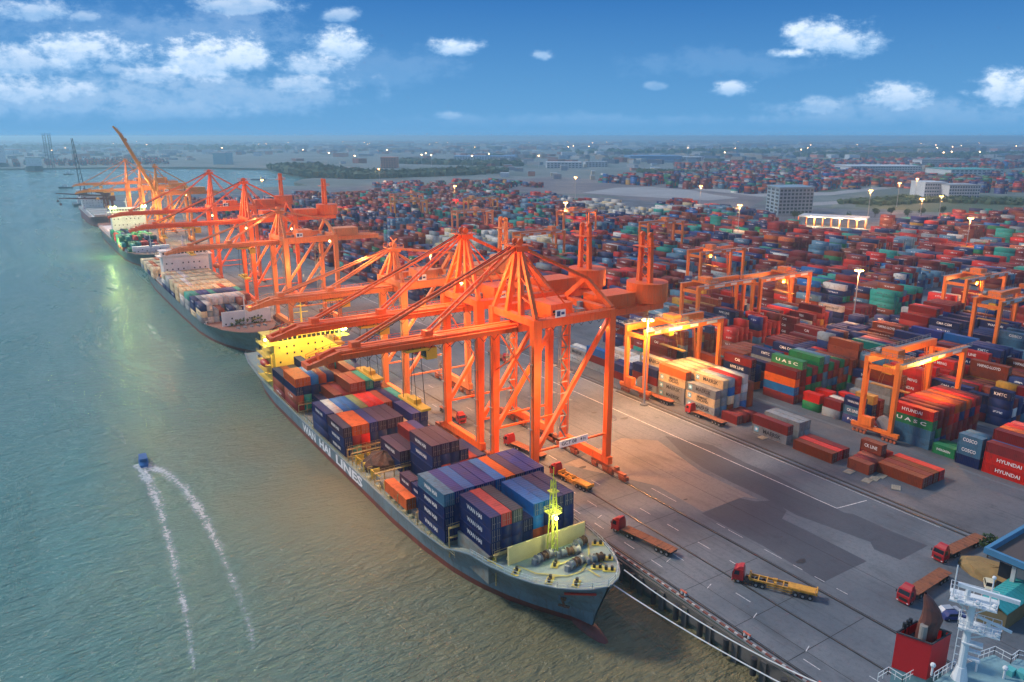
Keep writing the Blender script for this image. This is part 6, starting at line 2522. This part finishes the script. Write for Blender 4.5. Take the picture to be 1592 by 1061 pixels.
MB().hexa([(-1.1, -1.8, .8), (1.1, -1.8, .8), (1.0, 1.6, .9), (-1.0, 1.6, .9)], [(-1.0, -1.7, 2.4), (1.0, -1.7, 2.4), (.85, 1.0, 2.4), (-.85, 1.0, 2.4)]).build('cabin', paint('boat cabin', (.03, .17, .40), .4), bt)
MB().box(-1.2, -3.6, 2.42, 1.2, 1.3, 2.52).build('canopy', paint('boat canopy', (.02, .10, .28), .6), bt)
MB().box(-.8, 1.5, 1.3, .8, 1.56, 2.1).build('window', glass, bt)

m, t, b = new_mat('foam')
g = N(t, 'ShaderNodeNewGeometry')
n1 = N(t, 'ShaderNodeTexNoise', i_2=1.1, i_3=8.0, i_4=.75)
n2 = N(t, 'ShaderNodeTexNoise', i_2=.16, i_3=3.0, i_4=.6)
t.links.new(g.outputs['Position'], n1.inputs['Vector'])
t.links.new(g.outputs['Position'], n2.inputs['Vector'])
uv_ = N(t, 'ShaderNodeUVMap', uv_map='UV')
su = N(t, 'ShaderNodeSeparateXYZ')
t.links.new(uv_.outputs[0], su.inputs[0])
across = mth(t, 'SUBTRACT', 1.0, mth(t, 'ABSOLUTE', mth(t, 'SUBTRACT', mth(t, 'MULTIPLY', su.outputs[0], 2.0), 1.0)))
along = mth(t, 'SUBTRACT', 1.0, su.outputs[1])
v_ = mth(t, 'ADD', mth(t, 'MULTIPLY', across, 0.55), mth(t, 'MULTIPLY', along, 0.36))
v_ = mth(t, 'ADD', v_, mth(t, 'MULTIPLY', mth(t, 'SUBTRACT', n1.outputs[0], .5), 2.2))
v_ = mth(t, 'ADD', v_, mth(t, 'MULTIPLY', mth(t, 'SUBTRACT', n2.outputs[0], .5), .9))
al = mth(t, 'MULTIPLY', maprange(t, v_, .36, .95), maprange(t, across, 0, .35))
t.links.new(mth(t, 'MULTIPLY', al, .5), b.inputs['Alpha'])
b.inputs['Base Color'].default_value = (.72, .78, .80, 1)
b.inputs['Roughness'].default_value = .8


def wake(name, pts, w0, w1, z):
    P = [Vector((*G(x, y, WATER_Z), WATER_Z + z)) for x, y in pts]
    # resample
    Q = []
    for a, b_ in zip(P[:-1], P[1:]):
        for k in range(6):
            Q.append(a.lerp(b_, k / 6))
    Q.append(P[-1])
    mb = MB()
    uvs = []
    n_ = len(Q) - 1
    for i in range(n_):
        d = (Q[i + 1] - Q[i]).normalized()
        nr = Vector((-d.y, d.x, 0))
        wa, wb = w0 + (w1 - w0) * i / n_, w0 + (w1 - w0) * (i + 1) / n_
        mb.quad(Q[i] - nr * wa, Q[i] + nr * wa, Q[i + 1] + nr * wb, Q[i + 1] - nr * wb)
        uvs += [(0, i / n_), (1, i / n_), (1, (i + 1) / n_), (0, (i + 1) / n_)]
    o = mb.build(name, m, kind='stuff')
    ul = o.data.uv_layers.new(name='UV')
    for i, u_ in enumerate(uvs):
        ul.data[i].uv = u_
    return o


wake('wake_foam', [(216, 726), (232, 752), (246, 785), (257, 820), (268, 865), (276, 905), (288, 950), (296, 1000), (303, 1045)], 2.0, 1.3, .06)
wake('wake_foam', [(226, 722), (258, 735), (285, 757), (303, 782), (322, 815), (340, 850), (357, 890), (375, 935), (388, 975), (396, 1010)], 2.3, 1.5, .08)
wake('wake_foam', [(222, 722), (226, 732), (236, 748), (250, 770), (262, 792)], 1.6, .6, .12)
wake('wake_foam', [(214, 722), (228, 729), (245, 733), (262, 738)], 3.4, 1.0, .10)

# ------------------------------------------------------------------ middle distance
b7 = empty('office_building', (0, 0, 0), label='seven-storey blue-grey glass office block at the far edge of the container yard', cat='building')
C0, C1, C2 = Vector((*G(1209, 335), 0)), Vector((*G(1190, 329), 0)), Vector((*G(1262, 334), 0))
C3 = C1 + (C2 - C0)
HB = 29
cw = paint('tower concrete', (.20, .29, .35), .6, wear=.3, scale=.1)
cg = paint('tower glass', (.03, .07, .10), .15, wear=.2)
pts = [(p.x, p.y) for p in (C0, C2, C3, C1)]
mb = MB()
mb.poly(pts, 0, HB)
mb.build('wall', cw, b7)
cen = (C0 + C1 + C2 + C3) / 4
mb = MB()
mb.poly([((p[0] - cen.x) * 1.05 + cen.x, (p[1] - cen.y) * 1.05 + cen.y) for p in pts], HB + .01, HB + 1.2)
mb.build('roof', cw, b7)
for (A, B_, nb_) in ((C0, C2, 9), (C1, C0, 3)):
    d = (B_ - A)
    nr = Vector((d.y, -d.x, 0)).normalized()
    for fl_ in range(7):
        z = 2 + fl_ * 3.9
        for k in range(nb_):
            a = A + d * ((k + .18) / nb_) + nr * .15
            b2 = A + d * ((k + .82) / nb_) + nr * .15
            mb = MB()
            mb.quad((a.x, a.y, z), (b2.x, b2.y, z), (b2.x, b2.y, z + 2.3), (a.x, a.y, z + 2.3))
            a3, b3 = a - nr * .4, b2 - nr * .4
            mb.quad((b3.x, b3.y, z), (a3.x, a3.y, z), (a3.x, a3.y, z + 2.3), (b3.x, b3.y, z + 2.3))
            mb.build('window', cg, b7)
roofw = paint('sheet roof pale', (.50, .53, .54), .6, wear=.3, scale=.2)
b8 = empty('canopy', (0, 0, 0), label='long flat-roofed lit gate canopy right of the glass office block', cat='canopy')
A, B_ = Vector((*G(1240, 350), 0)), Vector((*G(1345, 356), 0))
d = B_ - A
bk = Vector((-d.y, d.x, 0)).normalized() * 26
pts = [(p.x, p.y) for p in (A, B_, B_ + bk, A + bk)]
mb = MB()
mb.poly(pts, 8.2, 9.2)
mb.build('roof', roofw, b8)
for k in range(9):
    p = A + d * (k / 8)
    MB().box(p.x - .4, p.y - .4, 0, p.x + .4, p.y + .4, 8.2).build('column', orange_p, b8)
    if k % 2:
        q = p + bk * .4
        MB().ball((q.x, q.y, 7.4), .7, 6).build('canopy_lamp', sod, b8)
for f in (.25, .6, .9):
    p = A + d * f - bk * .1
    lamp('canopy_light', (p.x, p.y, 6.5), 14000, (1, .7, .4), None, 1)
b9 = empty('site_hut', (384, 262, 0), 0, 'low white hut with pale blue roof among the yard blocks', 'hut')
MB().box(0, -8, 0, 9, 8, 4.4).build('wall', ship_white, b9)
MB().box(-.8, -9, 4.42, 10, 9, 5.0).build('roof', paint('hut roof', (.25, .5, .6), .6), b9)
for k in range(5):
    MB().box(-.06, -6.6 + k * 3, 1.4, -.02, -5 + k * 3, 3).build('window', glass, b9)

# ground patches beyond the yard
def gpoly(name, pts, z, mat):
    P_ = [G(x, y) for x, y in pts]
    a = sum(P_[i][0] * P_[(i + 1) % len(P_)][1] - P_[(i + 1) % len(P_)][0] * P_[i][1] for i in range(len(P_)))
    if a < 0:
        P_.reverse()
    mb = MB()
    mb.poly(P_, None, z)
    return mb.build(name, mat, kind='structure')


pale = ground_mat('pale lot', (.27, .26, .26), (.15, .15, .15), (.34, .33, .32), .01)
gpoly('vacant_lot', [(905, 300), (960, 292), (1010, 291), (1075, 296), (1110, 303), (1150, 308), (1100, 312), (960, 304)], .02, pale)
gpoly('bare_ground', [(760, 282), (860, 275), (1010, 284), (1170, 298), (1190, 310), (1150, 330), (1060, 322), (960, 306), (900, 302), (830, 300), (770, 296)], .01, ground_mat('bare earth', (.12, .10, .11), (.06, .06, .07), (.2, .17, .16), .01))
gpoly('meadow', [(1060, 268), (1190, 278), (1200, 292), (1300, 296), (1320, 300), (1190, 306), (1080, 292), (1040, 276)], .03, meadow)
gpoly('meadow', [(1330, 308), (1420, 300), (1600, 306), (1640, 326), (1600, 332), (1440, 330), (1330, 322)], .03, meadow)
gpoly('road', [(1040, 286), (1180, 300), (1290, 299), (1420, 285), (1480, 277), (1480, 280), (1420, 289), (1292, 304), (1180, 306), (1040, 290)], .05, pale)
gpoly('road', [(1250, 316), (1420, 306), (1500, 300), (1500, 303), (1420, 310), (1250, 321)], .05, pale)

wh_m = paint('far white', (.55, .57, .58), .7, wear=.3, scale=.05)
wh_b = paint('far blue roof', (.10, .24, .42), .6, wear=.3, scale=.05)
wh_t = paint('far teal roof', (.08, .34, .30), .6, wear=.3, scale=.05)
wh_o = paint('far brick', (.52, .19, .11), .7, wear=.3, scale=.05)
wh_g = paint('far grey', (.30, .32, .34), .7, wear=.3, scale=.05)


def building(label, x0, yb, x1, h, dep, wall, roof, group=None, name='warehouse', cat='warehouse', wins=0, cols=0):
    """x0..x1, yb: base line on the ground seen at those photo columns; true size follows from its distance"""
    A, B_ = Vector((*G(x0, yb), 0)), Vector((*G(x1, yb), 0))
    d = B_ - A
    bk = Vector((-d.y, d.x, 0)).normalized() * dep
    o = empty(name, (A.x, A.y, 0), 0, label, cat, group)
    pts = [(p.x, p.y) for p in (Vector((0, 0, 0)), d, d + bk, bk)]
    mb = MB()
    mb.poly(pts, 0, h)
    mb.build('wall', wall, o)
    mb = MB()
    c_ = (d + bk) / 2
    mb.poly([((p[0] - c_.x) * 1.02 + c_.x, (p[1] - c_.y) * 1.02 + c_.y) for p in pts], h + .02, h + max(.6, h * .08))
    mb.build('roof', roof, o)
    nr = -bk.normalized()
    if wins:
        fl_ = max(1, int(h / 4))
        for f in range(fl_):
            mbw = MB()
            for k in range(wins):
                a = d * ((k + .2) / wins) + nr * .3
                b2 = d * ((k + .8) / wins) + nr * .3
                z0, z1 = h * (f + .3) / fl_, h * (f + .75) / fl_
                mbw.hexa([(a.x, a.y, z0), (b2.x, b2.y, z0), (b2.x - nr.x * .5, b2.y - nr.y * .5, z0), (a.x - nr.x * .5, a.y - nr.y * .5, z0)],
                         [(a.x, a.y, z1), (b2.x, b2.y, z1), (b2.x - nr.x * .5, b2.y - nr.y * .5, z1), (a.x - nr.x * .5, a.y - nr.y * .5, z1)])
            w_ = mbw.build('window_row', cg, o)
            w_['kind'] = 'stuff'
    return o


building('long white terminal warehouse with colonnade beyond the red container field', 1322, 272, 1430, 18, 90, wh_m, wh_m, wins=26)
building('pale viaduct-like loading hall running right of the white warehouse', 1432, 262, 1500, 22, 50, wh_m, wh_g, wins=34)
building('low hall with turquoise roof behind the meadow at the right', 1478, 272, 1560, 11, 110, wh_m, wh_t, wins=12)
building('white apartment-like building behind the meadow, left one of the pair', 1436, 306, 1470, 19, 40, wh_m, wh_m, name='office_building', cat='building', wins=9)
building('white apartment-like building behind the meadow, right one of the pair', 1474, 308, 1522, 17, 40, wh_m, wh_g, name='office_building', cat='building', wins=12)
building('square brick-orange building beyond the inlet trees', 592, 262, 616, 27, 50, wh_o, wh_o, name='office_building', cat='building', wins=6)
building('long low blue-white warehouse row left of centre near the skyline', 706, 250, 800, 14, 120, wh_m, wh_b, wins=22)
building('cluster block of pale low buildings in the hazy middle distance', 850, 262, 905, 15, 60, wh_m, wh_m, name='office_building', cat='building', wins=10)
building('second pale low building right of the cluster block in the haze', 910, 260, 945, 13, 60, wh_m, wh_g, name='office_building', cat='building', wins=7)
building('dark blue-roofed depot behind the bare ground', 980, 250, 1060, 15, 150, wh_b, wh_b)
building('white hall right of the dark blue-roofed depot', 1062, 250, 1095, 12, 80, wh_m, wh_m, wins=6)
building('pale square storage tower on the far bank above the red crane', 332, 256, 352, 34, 60, paint('far aqua', (.28, .50, .52), .7), wh_m, name='storage_tower', cat='building')
r8 = random.Random(21)
kinds = [('pale', wh_m, wh_m), ('grey', wh_g, wh_g), ('blue-roofed', wh_m, wh_b), ('brick-coloured', wh_o, wh_g), ('cream', paint('far cream', (.5, .42, .3), .7), wh_m)]
LM = [(0, 160, 'at the far left behind the hazy ship'), (160, 330, 'beyond the tip of the raised crane boom'), (330, 470, 'across the inlet left of the aqua tower'), (470, 620, 'beyond the inlet trees'),
      (620, 760, 'over the brick-orange building'), (760, 900, 'past the long blue-white warehouse'), (900, 1060, 'behind the dark blue-roofed depot'), (1060, 1220, 'above the glass office block'),
      (1220, 1400, 'behind the colonnaded warehouse'), (1400, 1700, 'over the turquoise-roofed hall')]
for k in range(175):
    x = r8.uniform(-10, 1600)
    yb = 222 + abs(r8.gauss(0, 1)) * 15
    if yb > 262 or (x < 430 and yb > 250):
        continue
    kd = r8.choice(kinds)
    wpx = r8.uniform(4, 40) if yb < 240 else r8.uniform(4, 22)
    hh = r8.uniform(7, 18) if yb > 236 else r8.uniform(10, 30)
    sz = 'long' if wpx > 22 else 'mid-sized' if wpx > 11 else 'small'
    ht = 'tall' if hh > 16 else 'low'
    wh_ = [w for a_, b_, w in LM if a_ - 20 <= x < b_][-1]
    dep = 'near the skyline' if yb < 229 else 'in the far haze' if yb < 240 else 'on the nearer plain'
    building('%s %s %s building %s, %s' % (sz, ht, kd[0], dep, wh_), x, yb, x + wpx, hh, r8.uniform(25, 90), kd[1], kd[2], group='distant buildings on the plain')
# the close-set sheds and yards of the far plain, which read as one mass
mbs = MB()
NT = 5200
bx_, cl_ = [], []
for k in range(NT):
    x = r8.uniform(-60, 1680)
    yb = 217.5 + abs(r8.gauss(0, 1)) ** 1.2 * 14
    if yb > 268 or (x < 445 and yb > 250) or (yb > 258 and not 640 < x < 1560) or (x < 700 and yb > 256):
        continue
    gx, gy = G(x, yb)
    dd = math.hypot(gx, gy)
    if (math.sin(gx * .004) + math.sin(gy * .0031 + 1) + r8.uniform(-.9, .9)) < -.2:
        continue
    w_, l_, h_ = r8.uniform(8, 36), r8.uniform(12, 70), r8.uniform(4, 15)
    if dd > 5000:
        w_, l_, h_ = w_ * 2.2, l_ * 2.2, h_ * 1.6
    mbs.box(gx, gy, 0, gx + w_, gy + l_, h_)
    c_ = r8.choice([(.5, .52, .54), (.35, .37, .4), (.55, .56, .55), (.12, .2, .32), (.3, .12, .09), (.2, .2, .22), (.45, .38, .3), (.1, .13, .2), (.25, .1, .08), (.08, .12, .09)])
    cl_.append(c_)
town = mbs.mesh('distant_town', CMA)
tca = town.color_attributes.new('Col', 'FLOAT_COLOR', 'CORNER')
arr_ = np.ones((len(cl_), 4), np.float32) * .3
arr_[:, :3] = np.array(cl_, np.float32)
tca.data.foreach_set('color', np.repeat(arr_, 24, axis=0).reshape(-1))
town.uv_layers.new(name='UV')
to = bpy.data.objects.new('distant_town', town)
COL.objects.link(to)
to['kind'] = 'stuff'
for k in range(26):
    x = r8.uniform(760, 1180)
    yb = r8.uniform(255, 281)
    kd = r8.choice(kinds)
    building('%s low building among the roads, %s from the left beyond the bare ground' % (kd[0], ORD[min(19, int((x - 760) / 21))]), x, yb, x + r8.uniform(4, 14), r8.uniform(5, 11), r8.uniform(10, 30), kd[1], kd[2], group='small buildings beyond the bare ground')

# far masts with lamps
FM = None
FK = {}
for k in range(66):
    x = r8.uniform(0, 1590)
    yb = r8.choice([r8.uniform(222, 236), r8.uniform(232, 262)])
    if x < 430 and yb > 250:
        continue
    gx, gy = G(x, yb)
    if FM is None:
        FM = empty('light_mast')
        MB().cyl((0, 0, 0), (0, 0, 32), .6, .3, 6).build('pole', MATS['galvanised'], FM)
        MB().ball((0, 0, 32.6), 2.0, 6, .7).build('lamp_head', emis('far lamp', (1.0, .52, .22), 16), FM)
        o = FM
    else:
        o = copy_tree(FM)
    o.location = (gx, gy, 0)
    wh_ = [w for a_, b_, w in LM if a_ - 20 <= x < b_][-1]
    FK[wh_] = FK.get(wh_, 0) + 1
    tag(o, '%s lit lamp mast %s, %s' % (('orange', 'small', 'single', 'short', 'faint', 'bright', 'thin', 'lone')[FK[wh_] % 8] if False else 'small', 'near the skyline' if yb < 229 else 'in the far haze' if yb < 240 else 'on the nearer plain', wh_), 'light mast', 'distant lamp masts')

# tree belts: masses of foliage nobody could count
def belt(name, px, depth, n, rmin, rmax, seed, h=1.0):
    rg_ = random.Random(seed)
    P_ = [Vector((*G(x, y), 0)) for x, y in px]
    mb = MB()
    tot = len(P_) - 1
    for k in range(n):
        f = rg_.random() * tot
        i = int(f)
        p = P_[i].lerp(P_[min(i + 1, tot)], f - i)
        r_ = rg_.uniform(rmin, rmax)
        q = (p.x + rg_.uniform(-1, 1) * depth, p.y + rg_.uniform(-1, 1) * depth, r_ * .45 * h)
        mb.ball(q, r_, 6, .75 * h, .32, rg_)
    o = mb.build(name, leaf_m, kind='stuff')
    return o


belt('mangrove_belt', [(452, 262), (480, 268), (520, 274), (560, 276)], 55, 520, 7, 15, 1)
belt('tree_belt', [(560, 277), (640, 274), (700, 272), (760, 268)], 45, 520, 6, 13, 2)
belt('tree_belt', [(620, 254), (700, 256), (800, 258)], 40, 300, 7, 14, 3)
belt('tree_belt', [(1000, 268), (1080, 272), (1180, 282)], 25, 380, 4, 8, 4)
belt('tree_belt', [(1340, 318), (1440, 312), (1600, 318)], 24, 420, 3, 6, 5)
belt('tree_belt', [(1260, 244), (1420, 246), (1592, 242)], 90, 360, 8, 18, 6)
belt('tree_belt', [(0, 233), (200, 232), (430, 234)], 150, 300, 14, 28, 7)
belt('tree_belt', [(900, 240), (1200, 238), (1500, 234)], 140, 300, 10, 22, 8)
for k, (x, y) in enumerate(((1235, 341), (1245, 341), (1320, 342), (1360, 338), (1385, 336), (1410, 340), (1432, 336), (1465, 335))):
    gx, gy = G(x, y)
    tree(gx, gy, 1.5, 'round green tree, %s from the left in the row beside the gate canopy' % ORD[k], 'trees by the gate canopy')

# the far bank: ships at anchor, barge crane, low hills
fs = ship2('cargo_ship', 'hazy dark cargo ship lying against the far bank at the left edge', 60, 20, 2330, 150, hull_dark, ship_white, .12, 26, zd=6, mast=False)
fs2 = ship2('cargo_ship', 'pale high-sided ship beyond the hazy dark one at the far left', -20, 24, 2600, 200, hull_dark, ship_white, .1, 48, zd=8, mast=False)
for (x, y, lab) in ((92, 2360, 'tall dark lattice tower, left of two beside the hazy ship'), (104, 2372, 'tall dark lattice tower, right of two beside the hazy ship')):
    o = empty('jackup_leg', (x, y, WATER_Z), 0, lab, 'lattice tower', 'lattice towers on the far bank')
    for a, b_ in ((-3, -3), (3, -3), (3, 3), (-3, 3)):
        MB().beam((a, b_, 0), (a, b_, 96), 1.0).build('chord', hull_dark, o)
    mb = MB()
    for q in range(15):
        z = 3 + q * 6
        mb.beam((-3, -3, z), (3, -3, z + 6), .6).beam((3, -3, z), (-3, -3, z + 6), .6).beam((-3, 3, z), (-3, -3, z + 6), .6)
    mb.build('lattice', hull_dark, o)
fc = empty('floating_crane', (80, 1150, WATER_Z), 0, 'floating crane with slender dark upright jib behind the wine-red ship', 'floating crane')
MB().box(-14, -10, -1, 14, 26, 3.2).build('pontoon', hull_dark, fc)
MB().box(-8, 2, 3.22, 8, 14, 20).build('housing', ship_white, fc)
MB().box(-6, 1.9, 12, 4, 1.98, 18).build('window', glass, fc)
mb = MB()
for s_ in (-1, 1):
    mb.beam((s_ * 3, -4, 3), (-6 + s_ * .8, -20, 86), 1.1, 1.1, .6, .6)
for q in range(12):
    f, g_ = q / 12, (q + 1) / 12
    a, b2 = Vector((-3, -4, 3)).lerp(Vector((-6.8, -20, 86)), f), Vector((3, -4, 3)).lerp(Vector((-5.2, -20, 86)), g_)
    mb.beam(a, b2, .5)
mb.build('jib', hull_dark, fc)
for k, (x, y, lab) in enumerate(((103, 293, 'small dark tug lying off the wine-red ship, nearest the viewer'), (107, 272, 'small dark tug lying off the wine-red ship, farthest of two'))):
    gx, gy = G(x, y, WATER_Z)
    o = empty('tug_boat', (gx, gy, WATER_Z), R(80), lab, 'tug', 'tugs off the wine-red ship')
    mb = MB()
    mb.hexa([(-3, -10, -1), (3, -10, -1), (1.5, 10, -1), (-1.5, 10, -1)], [(-4, -11, 2), (4, -11, 2), (1.8, 13, 3), (-1.8, 13, 3)])
    mb.build('hull', hull_dark, o)
    MB().box(-2.4, -2, 2.6, 2.4, 5, 7).build('cabin', ship_white, o)
for k, (x, y) in enumerate(((403, 280), (425, 280))):
    gx, gy = G(x, y, WATER_Z)
    o = empty('barge', (gx, gy, WATER_Z), R(60), ('dark small barge in the inlet, left of the white one', 'white small barge in the inlet')[k], 'barge', 'barges in the inlet')
    MB().hexa([(-4, -14, -1), (4, -14, -1), (4, 14, -1), (-4, 14, -1)], [(-4.5, -16, 2), (4.5, -16, 2), (4.5, 17, 2), (-4.5, 17, 2)]).build('hull', (hull_dark, ship_white)[k], o)
    MB().box(-3, -13, 2.02, 3, -7, 6).build('cabin', ship_white, o)
# low hills along the skyline
mb = MB()
hp = []
for k in range(61):
    a = R(-8 + k * 1.55)
    D = 21000
    hgt = max(0, 60 + 55 * math.sin(k * .55) + 35 * math.sin(k * 1.9 + 1)) * (.5 if k > 35 else 1)
    hgt = min(hgt, 82)
    hp.append((math.sin(a) * D, math.cos(a) * D, hgt))
for a, b_ in zip(hp[:-1], hp[1:]):
    k1, k2 = 1.06, 1.12
    for (q0, h0), (q1, h1) in zip(((.98, 0), (1.03, 1), (1.08, 0)), ((1.03, 1), (1.08, 0), (1.1, 0))):
        mb.quad((a[0] * q0, a[1] * q0, a[2] * h0), (b_[0] * q0, b_[1] * q0, b_[2] * h0), (b_[0] * q1, b_[1] * q1, b_[2] * h1), (a[0] * q1, a[1] * q1, a[2] * h1))
mb.build('hills', leaf_m, kind='structure')
